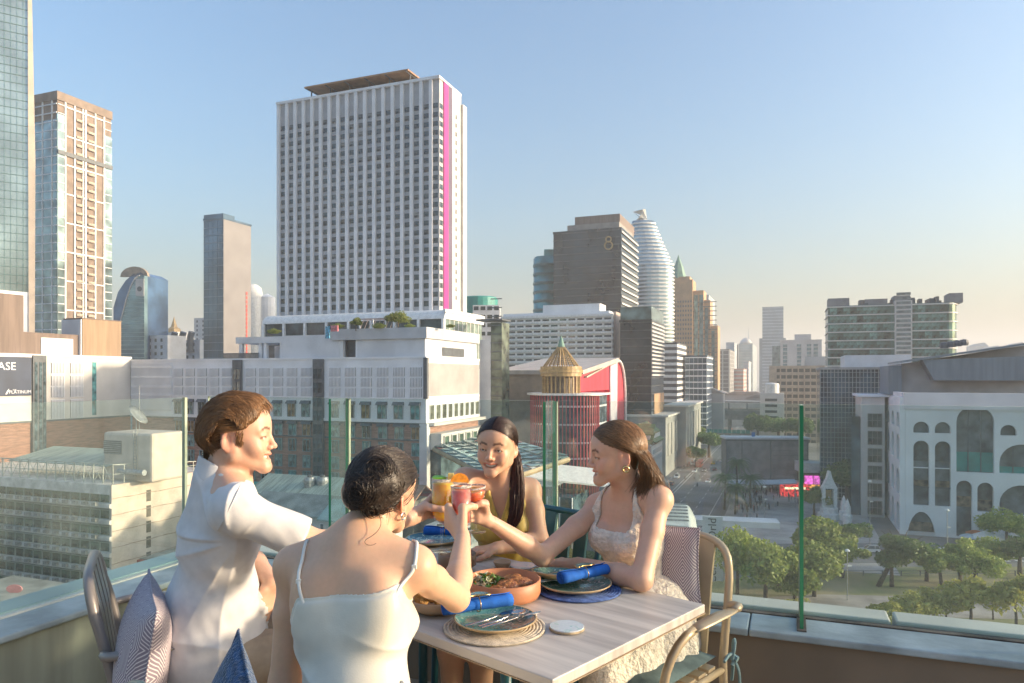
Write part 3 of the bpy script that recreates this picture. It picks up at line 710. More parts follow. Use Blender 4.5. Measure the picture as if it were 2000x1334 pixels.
t, w, d, zt = tower('far_dome_tower', 'far pale tower with half dome and needle on top', 1443, 1470, 1478, 1050, 672, M('far_glass', (.34,.40,.42), .3, .1, .1), haze_w, 4, .6, .1)
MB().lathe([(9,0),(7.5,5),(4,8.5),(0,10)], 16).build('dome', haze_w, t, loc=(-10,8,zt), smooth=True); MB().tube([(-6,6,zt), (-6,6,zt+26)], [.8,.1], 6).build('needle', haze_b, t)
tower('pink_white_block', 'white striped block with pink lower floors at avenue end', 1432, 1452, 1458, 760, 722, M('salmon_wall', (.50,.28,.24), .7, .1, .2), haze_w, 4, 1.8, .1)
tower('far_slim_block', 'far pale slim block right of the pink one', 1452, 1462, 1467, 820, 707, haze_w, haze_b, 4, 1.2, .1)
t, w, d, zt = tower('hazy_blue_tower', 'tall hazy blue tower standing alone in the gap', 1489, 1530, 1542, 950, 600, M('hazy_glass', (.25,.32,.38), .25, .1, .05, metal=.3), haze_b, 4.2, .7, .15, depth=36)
MB().box(-w-4, 3, 2, d+4, 0, L(660,950)).build('lower_stage', MATS['hazy_glass'], t)
# mid right blocks
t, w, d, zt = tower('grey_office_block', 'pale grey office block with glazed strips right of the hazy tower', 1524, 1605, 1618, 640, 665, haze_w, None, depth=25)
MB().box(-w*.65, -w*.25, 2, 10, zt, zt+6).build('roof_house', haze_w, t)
for c in (.12, .28, .52, .86): MB().box(-w*c-2.6, -w*c+1, -.2, .1, 10, zt-3).build('glazed_strip', M('strip_teal', (.12,.22,.25), .2, .2, .3), t)
MB().box(-w-7, -w, 3, 12, 0, zt-4).build('glazed_wing', M('wing_glass', (.16,.24,.26), .2, .2, .3), t)
b = MB()
for i in range(20):
    for c in (.12,.28,.52,.86): b.box(-w*c-2.7, -w*c+1.1, -.3, -.1, zt-6-3.6*i, zt-5.4-3.6*i)
stuff(b.build('floor_lines', haze_w, t))
D7 = 450; t = bld('beige_banded_block', 'beige block with long open parking bands beyond the avenue', 'building', 1598, D7)
w, zt = -run_x(1598, D7, 1512), L(714, D7)
MB().box(-w, 8, .8, 20, 0, zt-1).build('core', M('parking_dark', (.12,.11,.10), .8, .1, .3), t)
bandm = MB().box(-w-.2, 8.2, 0, 1, 0, 1.9).mesh('parapet_band', tan_m)
for i in range(12):
    z = zt-1.9-4.1*i
    if z > 0: inst(bandm, 'parapet_band', t, (0,0,z))
MB().box(-w-3, -w+1.5, -.3, 20, 0, zt).build('end_wall', tan_m, t); MB().box(-w*.3, 7, 3, 14, zt-1, L(696,D7)).build('roof_house', haze_w, t)
for u in mids(-w+2, 8, 9): MB().box(u-.4, u+.4, .3, .9, 0, zt-1).build('column', tan_m, t)
t = bld('beige_annexe', 'low cream annexe with drum at the left of the beige block', 'building', 1528, 440)
MB().box(-13, 1, 0, 12, 0, L(768,440)).build('wall', light_p, t); MB().lathe([(4.2,0),(4.2,6),(3.5,6.6),(0,7)], 16).build('drum', white_paint, t, loc=(-6,5,L(768,440)-.5))
b = MB()
for j in range(5): b.box(-10, -3, -.15, .1, L(768,440)-5-3.6*j, L(768,440)-3.4-3.6*j)
stuff(b.build('windows', dark_g, t))
# glass office with curved ends
D8 = 330; t = bld('curved_glass_office', 'wide green glass office block with curved end and central shaft', 'building', 1617, D8)
w8 = run_x(1617, D8, 1876); zt = L(598, D8); s8 = w8/259.0
def X8(p): return run_x(1617, D8, p)
pl8 = [(0,0), (w8*.9,0)]+[(w8*.9+w8*.1*math.sin(a), 9-9*math.cos(a)) for a in lin(.2, math.pi/2, 6)]+[(w8, 24), (0, 24)]
MB().prism(pl8, 0, zt).build('core', green_g, t)
fh8 = (L(600,D8)-L(715,D8))/7
b = MB(); pb = [(-.3,-.4), (w8*.9,-.4)]+[(w8*.9+(w8*.1+.4)*math.sin(a), 9-9.4*math.cos(a)) for a in lin(.2, math.pi/2, 6)]+[(w8+.4,24.3), (-.3,24.3)]
for i in range(12): b.prism(pb, zt-.5-fh8*i-.3, zt-.5-fh8*i+.25)
b.build('floor_bands', light_p, t)
gp = MB().box(-1.45, 1.45, -.12, 0, -fh8*.40, fh8*.40).mesh('pane', M('office_pane', (.12,.24,.23), .08, .4, .6, metal=.35, spec=.8, rnd=.7))
on_face(t, gp, 'pane', 'F', [u for u in mids(1, w8*.9, 17) if not X8(1745) < u < X8(1782)], [zt-.5-fh8*(i+.5) for i in range(8)], .03)
MB().box(X8(1747), X8(1781), -1.2, 4, 0, L(592,D8)).build('shaft', light_p, t)
b = MB()
for i in range(30): b.box(X8(1750), X8(1778), -1.35, -1.15, 20+i*2, 21.2+i*2)
stuff(b.build('shaft_windows', M('shaft_grey_glass', (.20,.24,.24), .2, .2, .5), t))
for p0, p1, y in ((1618,1660,584), (1690,1735,588), (1748,1780,583), (1856,1884,582)): MB().box(X8(p0), X8(p1), 3, 14, zt, L(y,D8)+.5).build('roof_house', M('roof_house_grey', (.24,.24,.25), .6, .1, .3), t)
b = MB()
for i in range(24): x = w8*random.random()*.95; b.box(x, x+.5+random.random()*2, 2+random.random()*6, 10, zt, zt+1+random.random()*2.2)
stuff(b.build('roof_clutter', slate_m, t))
for p, D, y, lab in ((1912,1200,676,'far pale tower right of the glass office'), (1938,1150,682,'far wedge roofed block right of the glass office'), (1985,1100,676,'far white block at the right picture edge')):
    t = bld('far_block', lab, 'building', p, D); MB().box(-14, 14, 0, 20, 0, L(y,D)).build('wall', haze_w, t); MB().prism_y([(-14,0),(14,0),(8,6),(-4,4)], 0, 20).build('roof', haze_b, t, loc=(0,0,L(y,D)))
# glazed grid block left of the arches
D9 = 245; t = bld('glass_grid_block', 'blue gridded glass hall between avenue and arched building', 'building', 1602, D9)
w9, z9 = run_x(1602, D9, 1745), L(722, D9)
MB().box(0, w9, 0, 30, 0, z9).build('core', M('grid_glass', (.09,.15,.19), .1, .4, .12, metal=.3), t)
b = MB()
for i in range(40): b.box(-.1, w9, -.3, .05, z9-1-1.7*i, z9-.85-1.7*i) if z9-1-1.7*i > 0 else 0
for i in range(20): b.box(w9*i/20-.08, w9*i/20+.08, -.35, .05, 0, z9)
stuff(b.build('glazing_bars', M('pale_bar', (.40,.46,.46), .5, .1, 1), t)); MB().box(-.5, w9+4, -.8, 30, z9, z9+.8).build('roof_edge', M('dull_roof', (.36,.37,.36), .7, .1, .3), t)
MB().box(8, w9+6, 6, 28, z9+.8, z9+5).build('roof_hall', grey_p, t)
t = bld('terraced_office', 'pale terraced block with stacked glass bays beside the arches', 'building', 1682, 215)
w, zt = run_x(1682, 215, 1728), L(775, 215)
MB().box(0, w, 0, 20, 0, zt).build('wall', light_p, t)
pn = pane(w*.62, 4.2, [M('bay_frame', (.30,.28,.25), .6, .1, 1), M('bay_glass', (.10,.11,.10), .12, .4, .4, rnd=.4)], .15, .3, mull=2, bars=1); on_face(t, pn, 'bay_window', 'F', [w*.58], [zt-7-5.2*i for i in range(6)], .05)
MB().box(-1, w+1, -1, 20, zt, zt+.6).build('roof_edge', white, t); MB().box(-2.5, 0, 2, 18, 0, zt-6).build('side_bay', M('grid_glass', (.1,.15,.19)), t)
# ---- arched mall on the right --------------------------------------------------------------
DA = 190.0; am = bld('arched_mall', 'white building with stacked tall round arches at right edge', 'building', 1778, DA)
zA = L(767, DA); wA = 78; sA = DA/FP
am_w = M('arch_white', (.79,.81,.84), .6, .06, .08)
rec = M('arch_recess', (.15,.17,.18), .6, .3, .25); lit = M('arch_interior', (.20,.15,.10), .6, .5, .6)
MB().box(-1, wA, 1.6, 60, 0, zA-1).build('core', rec, am)
def X(p): return run_x(1778, DA, p)
def arch_pts(x0, x1, z0, z1, n=10, ell=None):
    r = (x1-x0)/2; h = min(r, z1-z0) if ell is None else ell; c = (x0+x1)/2
    return [(x0,z0),(x1,z0)]+[(c+r*math.cos(a), z1-h+h*math.sin(a)) for a in lin(0, math.pi, n)]
def arched_wall(root, name, x0, x1, z0, z1, holes, y0, y1, mat, face='F'):
    "wall with real arched openings: triangulated with holes, then given thickness"
    bm = bmesh.new(); es = []
    for pts in [[(x0,z0),(x1,z0),(x1,z1),(x0,z1)]]+holes:
        vs = [bm.verts.new((p[0], 0, p[1])) for p in pts]
        es += [bm.edges.new((vs[i], vs[(i+1) % len(vs)])) for i in range(len(vs))]
    bmesh.ops.triangle_fill(bm, use_beauty=True, use_dissolve=False, edges=es, normal=(0,-1,0))
    r = bmesh.ops.extrude_face_region(bm, geom=bm.faces[:])
    for v in [e for e in r['geom'] if isinstance(e, bmesh.types.BMVert)]: v.co.y += y1-y0
    bmesh.ops.recalc_face_normals(bm, faces=bm.faces[:])
    me = bpy.data.meshes.new(name); bm.to_mesh(me); bm.free(); me.materials.append(mat)
    o = bpy.data.objects.new(name, me); COL.objects.link(o); o.parent = root
    o.location = (0, y0, 0)
    return o
def zz(y): return L(y, DA)
holes = []
def Hh(p0, p1, ytop, ybot, ell=None): holes.append(arch_pts(X(p0), X(p1), zz(ybot), zz(ytop), 12, ell))
for p0 in (1784, 1826): Hh(p0, p0+31, 823, 845); Hh(p0, p0+31, 860, 986)
Hh(1868, 1942, 791, 918); Hh(1954, 1986, 826, 846); Hh(1952, 2040, 862, 917); Hh(1868, 1899, 934, 1042); Hh(1909, 1941, 936, 992); Hh(1952, 2042, 938, 994); Hh(1909, 1941, 1009, 1056); Hh(1770+2, 1828, 998, 1056, 7.6)
Hh(2052, 2084, 826, 846); Hh(2052, 2130, 862, 990)
arched_wall(am, 'front_wall', -1.2, wA, 0, zA-1.2, holes, 0, 1.3, am_w)
MB().box(-1.6, wA, -.35, 1.6, zA-4.3, zA).build('parapet', M('arch_parapet', (.74,.73,.76), .6, .05, .1), am)
# glazing and lit floors inside the tall arches
for p0, p1, yt, yb, m_ in ((1784,1815,862,900,dark_g), (1826,1857,862,900,dark_g), (1868,1942,880,917,teal_p), (1784,1857,938,950,lit), (1868,1899,965,985,lit), (1909,1941,970,990,lit), (1952,2040,905,917,teal_p), (1772,1826,1020,1040,lit)):
    MB().box(X(p0), X(p1), 1.35, 1.5, zz(yb), zz(yt)).build('lit_floor', m_, am)
for p in (1784, 1826):
    MB().box(X(p)-.05, X(p+31)+.05, .6, .9, zz(914), zz(912)).build('floor_edge', am_w, am); MB().box(X(p), X(p+31), .6, .9, zz(952), zz(950)).build('floor_edge', slate_m, am)
for p in (1892, 1917): MB().box(X(p)-.12, X(p)+.12, .7, .95, zz(918), zz(800)).build('mullion', slate_m, am)
for p in (1980, 2010): MB().box(X(p)-.12, X(p)+.12, .7, .95, zz(917), zz(868)).build('mullion', slate_m, am)
# side wall receding toward the avenue end: narrow arches
sd = run_y(1778, DA, 1722)
hs = []
for i in range(6):
    a = 1.0+i*(sd-1.5)/6; b_ = a+(sd-1.5)/6*.55
    hs += [arch_pts(a, b_, zz(835), zz(806)), arch_pts(a, b_, zz(900), zz(850)), arch_pts(a, b_, zz(968), zz(918)), arch_pts(a, b_, zz(1040), zz(985))]
o = arched_wall(am, 'side_wall', 0, sd, 0, zA-1.2, hs, 0, 1.2, am_w); o.rotation_euler = (0,0,R90); o.location = (-1.2, 0, 0); o.location = (-.0-1.25, .01, 0)
MB().box(-1.9, -.9, 1.0, sd, zA-4.3, zA-.02).build('side_parapet', MATS['arch_parapet'], am)
# metal roof
b = MB(); b.prism_y([(X(1790)-1, zA-1), (X(1790)-1, zA+8.0), (X(1790)+4, zA+8.6), (X(2060), zA+13.0), (X(2060), zA-1)], 20, 45); b.build('roof_hall', M('roof_grey_wall', (.45,.43,.44), .7, .08, .2), am)
b = MB(); b.prism_y([(X(1820), zA+9), (X(1845), zA+3.2), (X(2060), zA+3.2), (X(2060), zA+9.8)], 14.5, 20); b.prism_y([(X(1790)-1.5, zA+8.2), (X(2060), zA+13.1), (X(2060), zA+13.7), (X(1790)-1.5, zA+8.8)], 14, 46); b.build('roof_sheet', M('slate_sheet_roof', (.17,.215,.26), .5, .08, .3, stretch=(4,4,.3)), am)
MB().box(X(1790)-4.5, X(1790)-1.1, 18, 40, zA-1, zA+7.4).build('roof_slate_block', MATS['slate_sheet_roof'], am)
for p in (1890, 1905, 1920, 1935):
    MB().lathe([(1.1,0),(1.3,.8),(1.1,1.6),(0,1.9)], 10).build('roof_vent', slate_m, am, loc=(X(p), 30, zA+11.3+(p-1800)*.016))
# ---- red building with the cone turret -----------------------------------------------------
DR = 205; rd = bld('red_building', 'crimson building with white curved prow and striped glass base', 'building', 1133, DR)
def XR(p): return run_x(1133, DR, p)
def RR(p): return run_y(1133, DR, p)
y1_, y2_, y3_ = RR(1190), RR(1204), RR(1219)
prof = [(0,0),(y3_,0)]+[(y3_-(y3_-y2_)*(i/8)**2, L(820,DR)+(L(697,DR)-L(820,DR))*(1-(1-i/8)**2)*1.0) for i in range(1,9)]+[(0, L(727,DR))]
MB().prism_x(prof, -3.5, 0).build('wall', red_m, rd); MB().prism_x([(p[0]+.3, p[1]-.3) for p in prof], -24, -3.55).build('rear_wall', tan_m, rd)
b = MB(); b.prism_x([(-.4, L(727,DR)-.6), (-.4, L(727,DR)+.6), (y2_, L(697,DR)+.9), (y2_, L(697,DR)-.6)], -26, 1.0); b.build('roof_slope', M('roof_cream', (.52,.47,.42), .6, .08, .3), rd)
b = MB(); pts = [(.5, y3_-(y3_-y2_)*(i/8)**2, L(820,DR)+(L(697,DR)-L(820,DR))*(1-(1-i/8)**2)) for i in range(0,9)]; b.tube([(.5, y3_, 2)]+pts, .5, 6); b.build('prow_rib', white_paint, rd)
b = MB(); b.prism_x([(y1_, 0), (y2_*.97, 0), (y2_, L(697,DR)-.8), (y1_, L(705,DR)-1)], 0, .4); b.build('white_strip', M('lilac_white', (.56,.53,.58), .6, .05, .2), rd)
MB().box(.05, .35, y1_*.22, y1_*.50, L(836,DR), L(795,DR)).build('grey_panel', grey_p, rd)
b = MB()
for i in range(40): b.box(.1, .32, .2+i*(y1_-.6)/40, .2+i*(y1_-.6)/40+.12, 8, L(765,DR))
stuff(b.build('cladding_ribs', red_m, rd))
gl = bld('striped_glass_hall', 'round glass hall with thin red upright fins below the cone', 'building', 1095, 196)
cyl = [(9.5*math.cos(a), 4+7*math.sin(a)) for a in lin(math.pi, 2*math.pi, 16)]+[(9.5,14),(-9.5,14)]
MB().prism(cyl, 0, L(772,196)).build('glass_wall', M('hall_glass', (.10,.13,.16), .12, .3, .3), gl)
fm = MB().box(-.1, .1, -.35, 0, 0, L(770,196)).mesh('fin', M('red_fin', (.52,.08,.10), .5, .1, 1))
for i, a in enumerate(lin(math.pi*1.02, math.pi*1.98, 30)): inst(fm, 'fin', gl, (9.6*math.cos(a), 4+7.1*math.sin(a), 0), a+R90)
for z in (L(795,196), L(830,196), L(865,196), L(895,196)): MB().prism([(p[0]*1.02, p[1]-.15) for p in cyl[:16]]+[(9.5,13.9),(-9.5,13.9)], z, z+.5).build('floor_band', grey_p, gl)
MB().prism([(p[0]*1.12, p[1]-.8) for p in cyl[:16]]+[(10.5,14),(-10.5,14)], L(772,196), L(768,196)).build('roof_slab', white_paint, gl)
ct = thing('cone_turret', 'golden slatted cone turret with green tip on round gallery', 'turret', (xat(1096,198), 198, G+L(768,196)), 0)
rc = 5.4; hb = (768-735+0)*0+ (L(728,198)-L(768,196)); hc = L(655,198)-L(768,196)
for z0, z1, r in ((hb-1.0, hb-.1, rc+.3), (hb, hb+.9, rc+.6), (hb+.95, hb+1.7, rc+.35)): MB().lathe([(r-1,z0),(r,z0),(r,z1),(r-1,z1)], 28).build('ring', gold_m, ct)
cm_ = MB().box(-.16, .16, -.16, .16, 0, hb-1).mesh('column', gold_m)
for i in range(26): a = 2*math.pi*i/26; inst(cm_, 'column', ct, ((rc-.25)*math.cos(a), (rc-.25)*math.sin(a), 0), a)
MB().lathe([(rc-1.6,0),(rc-1.6,hb-1)], 20).build('inner_drum', M('drum_shade', (.16,.13,.10), .7, .2, .5), ct)
for i in range(22):
    a = 2*math.pi*i/22; MB().tube([((rc-.4)*math.cos(a), (rc-.4)*math.sin(a), hb+1.6), (.9*math.cos(a), .9*math.sin(a), hc-3.2)], .17, 4).build('rib', gold_m, ct)
for i, f in enumerate((.12,.2,.28,.36)):
    r = (rc-.5)*(1-f); MB().tube([(r*math.cos(a), r*math.sin(a), hb+1.6+(hc-hb-3.5)*f) for a in lin(0, 2*math.pi*19/20, 20)], .1, 4, closed=True).build('hoop', gold_m, ct)
MB().lathe([(1.15,hc-3.6),(.9,hc-2.6),(.2,hc-.4),(0,hc+.4)], 14).build('tip', MATS['verdigris'], ct)
# cream roofed hall left of it
t = bld('cream_roof_hall', 'cream sheet roofed hall with tan panel behind the yellow dressed woman', 'building', 1040, 215)
x0 = run_x(1040, 215, 968)
MB().box(x0, 16, 0, 40, 0, L(738,215)).build('wall', light_p, t); MB().prism_x([(-.5, L(738,215)), (40, L(700,215)), (40, L(698,215)), (-.5, L(735,215))], x0-1, 17).build('roof', M('cream_sheet', (.50,.43,.34), .6, .1, .3, stretch=(3,.3,1)), t)
MB().box(run_x(1040,215,990), run_x(1040,215,1030), -.25, .1, L(790,215), L(744,215)).build('tan_panel', tan_m, t); MB().box(run_x(1040,215,990), run_x(1040,215,1030), -.2, .1, 6, L(795,215)).build('dark_glazing', dark_g, t)
nm = pane(2, 3, [white, dark_g], .15, .2); on_face(t, nm, 'window', 'F', [run_x(1040,215,976)], [L(y,215) for y in (765, 785, 806, 828)], .05)
# lift tower at the end of the mall
t = bld('lift_tower', 'grey lift shaft with green glazed side at the mall end', 'building', 958, 196)
x0 = run_x(958, 196, 937)
MB().box(x0, 0, 0, 6, 0, L(664,196)).build('shaft', grey_p, t); MB().box(0, 3.2, .3, 6, 0, L(630,196)).build('glazing', M('lift_glass', (.13,.16,.12), .15, .3, .3), t)
b = MB()
for i in range(26): b.box(-.02, 3.3, .1, .35, 3+2.4*i, 3.25+2.4*i)
b.box(x0-1, 3.5, -.4, 6.4, L(626,196), L(623,196)); stuff(b.build('glazing_bars', slate_m, t))
t = thing('teal_drum_building', 'teal round topped building behind the hotel tower', 'building', (xat(935,300), 300, G))
MB().lathe([(8,0),(8,L(583,300)),(7.2,L(581,300)),(0,L(581,300))], 24).build('drum', teal_p, t, smooth=False); MB().box(-2, 9, -9, 4, 0, L(600,300)).build('wall', grey_p, t)
nm = pane(2.2, 1.8, [white, dark_g], .1, .1); on_face(t, nm, 'window', 'F', mids(-2, 9, 4), [L(y,300) for y in (606, 622, 638, 654)], .02, base=(0,-9))
# triangular glass canopy
cn = thing('glass_canopy', 'faceted triangular glass canopy behind the yellow dressed woman', 'canopy', (0,0,0))
A, B, C, E = at(848, 872, 160), at(1110, 893, 150), at(975, 950, 132), at(960, 845, 172)
A.z = B.z = C.z = E.z = 0
za, zb_, zc, ze = zat(873,160), zat(893,150), zat(938,132), zat(850,172)
quad = [Vector((A.x,A.y,za)), Vector((C.x,C.y,zc)), Vector((B.x,B.y,zb_)), Vector((E.x,E.y,ze))]
def bil(u, v): return quad[0].lerp(quad[1],u).lerp(quad[3].lerp(quad[2],u),v)
b = MB(); NU = 9
facet = M('canopy_glass', (.24,.37,.36), .15, .25, .1, spec=.7, rnd=.3)
for i in range(NU):
    for j in range(NU):
        p = [bil(i/NU,j/NU), bil((i+1)/NU,j/NU), bil((i+1)/NU,(j+1)/NU), bil(i/NU,(j+1)/NU)]
        c = (p[0]+p[2])/2
        for k, tri in enumerate(((0,1,2), (0,2,3))):
            m2 = MB(); q = [p[x].lerp((p[tri[0]]+p[tri[1]]+p[tri[2]])/3, .05)+Vector((0,0,.25*((i*3+j*5+k)%3))) for x in tri]
            m2.add(q+[v-Vector((0,0,.15)) for v in q], [(0,1,2),(3,5,4),(0,3,4,1),(1,4,5,2),(2,5,3,0)])
            m2.build('glass_facet', facet if (i*7+j*3+k) % 23 else M('red_facet', (.45,.10,.08), .4, .1, 1), cn)
b = MB()
for i in range(NU+1):
    b.tube([bil(i/NU, 0), bil(i/NU, 1)], .1, 4); b.tube([bil(0, i/NU), bil(1, i/NU)], .1, 4)
for i in range(-NU+1, NU):
    a0, a1 = (max(0,i), max(0,-i)), (min(NU,NU+i), min(NU,NU-i)); b.tube([bil(a0[0]/NU,a0[1]/NU), bil(a1[0]/NU,a1[1]/NU)], .07, 4)
stuff(b.build('canopy_bars', slate_m, cn))
b = MB(); b.tube([q+Vector((0,0,-.5)) for q in quad], .55, 5, closed=True); b.build('canopy_rim', M('rim_tan', (.42,.33,.20), .6, .1, .5), cn)
for q in (.3, .7): p = bil(q, .5); MB().tube([(p.x,p.y,G), (p.x,p.y,p.z-.3)], .5, 8).build('column', concrete, cn)
lobby = bld('glass_lobby', 'glazed shop lobby under the triangular canopy', 'building', 960, 172); MB().box(-22, 20, 0, 14, 0, 14).build('glazing', M('lobby_glass', (.08,.13,.15), .12, .4, .3), lobby)
b = MB()
for i in range(15): b.box(-22+3*i, -21.8+3*i, -.3, .1, 0, 14)
for i in range(4): b.box(-22, 20, -.25, .1, 3.4*i, 3.4*i+.3)
stuff(b.build('glazing_bars', white, lobby))
wc_ = tag(MB().prism_x([(0,0),(9,3),(9,3.3),(0,.4)], -14, 14).build('white_canopy', white_paint), 'white sloping canopy roof left of the avenue', 'canopy'); wc_.location = (xat(1120,170), 170, zat(945,170)); wc_.rotation_euler = (0,.12,-TH+.5)
# green roofed temple style house and skywalk
t = bld('green_roof_house', 'white stepped house with green tiled roofs beside the skywalk', 'building', 1272, 235)
x0 = run_x(1272, 235, 1222); MB().box(x0, 0, 0, 22, 0, L(872,235)).build('wall', light_p, t); MB().box(x0+.6, -.6, .8, 21, L(872,235), L(852,235)).build('upper_wall', white_paint, t)
grn = M('green_tiles', (.16,.22,.08), .6, .2, .8); 
for a, z in ((0, 862), (1.2, 845)): 
    MB().prism_x([(-.8+a, L(z,235)-1), (4+a, L(z,235)+2.2), (4+a, L(z,235)+2.5), (-.8+a, L(z,235)-.6)], x0-.5, .5).build('roof', grn, t)
    MB().prism_y([(.8-a, L(z,235)-1), (-4-a, L(z,235)+2.2), (-4-a, L(z,235)+2.5), (.8-a, L(z,235)-.6)], 3.2+a, 21).build('side_roof', grn, t)
nm = pane(1.4, 1.8, [white, dark_g], .12, .15); on_face(t, nm, 'window', 'R', mids(2, 20, 7), [L(885,235), L(899,235)], .03)
# skywalk along the avenue
sk = thing('skywalk', 'covered grey skywalk on columns along the avenue', 'bridge', (0,0,G))
def gl_(e, n, z): p = gw(e, n); return (p.x, p.y, z)
path = [(-60, 120, 8.5), (-60, 190, 8.5), (-60, 250, 8.6), (-60, 300, 9.2), (-57, 340, 11), (-55, 380, 12)]
vs = []; 
for nm_, w_, h0, h1, mt in (('deck', 3.4, 0, 1.3, M('skywalk_deck', (.33,.36,.36), .6, .1, .3)), ('roof', 3.9, 5.0, 5.4, M('skywalk_roof', (.50,.55,.56), .45, .1, .3)), ('railing', 3.35, 1.3, 3.0, M('skywalk_screen', (.26,.31,.32), .4, .2, 1))):
    b = MB(); vs = []
    for e, n, z in path: vs += [gl_(e-w_, n, z+h0), gl_(e+w_, n, z+h0), gl_(e+w_, n, z+h1), gl_(e-w_, n, z+h1)]
    k = len(path); b.add(vs, [(4*i+j, 4*i+(j+1)%4, 4*i+4+(j+1)%4, 4*i+4+j) for i in range(k-1) for j in range(4)]+[(3,2,1,0), (4*k-4,4*k-3,4*k-2,4*k-1)]); b.build(nm_, mt, sk)
for n in range(126, 380, 14):
    for e in (-62.6, -57.2):
        q = gl_(e, n, 0); MB().box(q[0]-.45, q[0]+.45, q[1]-.45, q[1]+.45, 0, 8.6).build('column', concrete, sk)
b = MB()
for n in range(122, 300, 3):
    for e in (-56.5, -63.4):
        q = gl_(e, n, 0); b.box(q[0]-.1, q[0]+.1, q[1]-.1, q[1]+.1, 9.8, 13.6)
stuff(b.build('roof_posts', white_paint, sk))
# elevated station, footbridge, viaduct
t = bld('elevated_station', 'grey elevated train station spanning the far avenue', 'station', 1400, 500)
MB().box(-45, 60, 0, 22, 12, 19).build('deck', concrete, t); MB().box(-30, 52, 2, 20, 23.5, 24.6).build('roof', M('station_roof', (.32,.34,.33), .6, .1, .2), t); MB().box(-40, 60, -.4, .2, 15, 18).build('parapet', M('station_band', (.24,.25,.25), .6, .1, .2), t)
MB().box(20, 90, -6, 0, 8, 14.5).build('concourse', M('concourse_tan', (.30,.27,.23), .7, .15, .2), t)
for u in range(-40, 60, 12):
    MB().box(u-1, u+1, 6, 14, 0, 12).build('column', concrete, t); MB().box(u-.3, u+.3, 1, 2, 19, 23.5).build('roof_post', slate_m, t)
t = bld('footbridge', 'footbridge with teal banner panels across the far avenue', 'bridge', 1408, 440)
MB().box(-16, 18, 0, 3, 6.5, 7.4).build('deck', concrete, t)
pm_ = MB().box(-1.2, 1.2, -.15, 0, 0, 2.2).mesh('banner_panel', teal_p)
for u in mids(-15, 17, 12): inst(pm_, 'banner_panel', t, (u, -.05, 7.2))
for u in (-15, 0, 16): MB().box(u-.5, u+.5, .8, 2.2, 0, 6.5).build('column', concrete, t)
for p0, p1, D, y, lab in ((1296,1340,330,795,'dark grey retail podium left of the avenue'), (1225,1300,300,815,'long grey podium below the dark glass tower')):
    t = bld('retail_podium', lab, 'building', p1, D); x0 = run_x(p1, D, p0); MB().box(x0, 0, 0, 60, 0, L(y,D)).build('wall', M('podium_stone', (.33,.335,.33), .7, .1, .1), t); MB().box(x0-1, 1.2, -1, 60, L(y,D), L(y,D)+.8).build('roof_edge', light_p, t)
    for u in mids(4, 56, 5): MB().box(-.1, .3, u-3.5, u+3.5, 8, L(y,D)-3).build('panel', M('podium_panel', (.40,.39,.37), .6, .1, .2), t)
for p, D, y, w_, lab in ((1372,470,768,26,'small white pavilion left of the station'), (1500,520,778,30,'low cream block right of the avenue end'), (1395,620,770,24,'low white houses at the avenue end'), (1455,600,772,36,'low grey sheds beside the avenue end')):
    t = bld('low_block', lab, 'building', p, D); MB().box(-w_/2, w_/2, 0, 14, 0, L(y,D)).build('wall', haze_w, t); MB().prism_y([(-w_/2-1,0),(w_/2+1,0),(w_/4,3),(-w_/4,3)], -1, 15).build('roof', M('low_roof', (.40,.36,.33), .7, .1, .3), t, loc=(0,0,L(y,D)))
# big dark screens block
t = thing('screen_block', 'wide dark grey billboard block standing on the plaza', 'billboard', (xat(1500,262), 262, G), -.06)
MB().box(-15, 14.5, 0, 8, 2, L(858,262)).build('frame', M('screen_back', (.20,.20,.20), .7, .1, .2), t)
for x0, x1, k in ((-14.6,-9.6,3), (-9.2,.6,1), (1.2,14.0,8)):
    for i in range(k):
        z0, z1 = 4.5, L(860,262)-.3; h = (z1-z0)/k; MB().box(x0, x1, -.25, .05, z0+h*i+.08, z0+h*(i+1)-.08).build('screen_panel', M('screen_grey', (.30,.285,.27), .45, .12, .3), t)
MB().box(-15.5, 15, -.8, 8.3, L(858,262), L(856,262)+.3).build('top_edge', grey_p, t)
MB().box(-16, 15, -5, 0, 3.2, 4.2).build('awning', white_paint, t)
nsm = MB().box(-.6, .6, -.1, .1, 0, 1.6).mesh('banner', M('blue_banner', (.10,.25,.55), .5, .1, 1)); inst(nsm, 'banner', t, (-5, 1, L(856,262)+.5))
# shrine, kiosks
t = thing('white_shrine', 'white spired shrine monument on the plaza', 'monument', (xat(1619,212), 212, G), -.1); t.scale = (.72,.72,.52)
MB().lathe([(4.5,0),(4.5,3),(3.6,3.4),(3.6,6),(2.8,6.5)], 10).build('base', white_paint, t); 
for sx_ in (-2.3, 2.3): MB().box(sx_-.7, sx_+.7, -1, 1, 6, 17).build('pier', white_paint, t)
MB().prism_y([(-3.2,17),(3.2,17),(2,20),(1,23),(.3,27),(-.3,27),(-1,23),(-2,20)], -1.2, 1.2).build('spire', white_paint, t); MB().lathe([(1.6,6.5),(1.2,9),(.7,10.5),(.3,12),(0,12.6)], 12).build('figure', M('shrine_pale', (.62,.62,.60), .5, .1, 1), t)
MB().box(-1.2, 1.2, .6, .9, 9, 16).build('gold_niche', gold_m, t)
for k, (px_, dy) in enumerate(((1648, 4), (1655, -2))):
    s_ = tag(MB().lathe([(1.2,0),(1.3,2.6),(.9,3),(.9,5),(.2,7),(0,7.4)], 10).build('stone_lantern', white_paint), ('tall', 'short')[k]+' white stone lantern right of the shrine', 'monument'); s_.location = (xat(px_,205+dy), 205+dy, G)
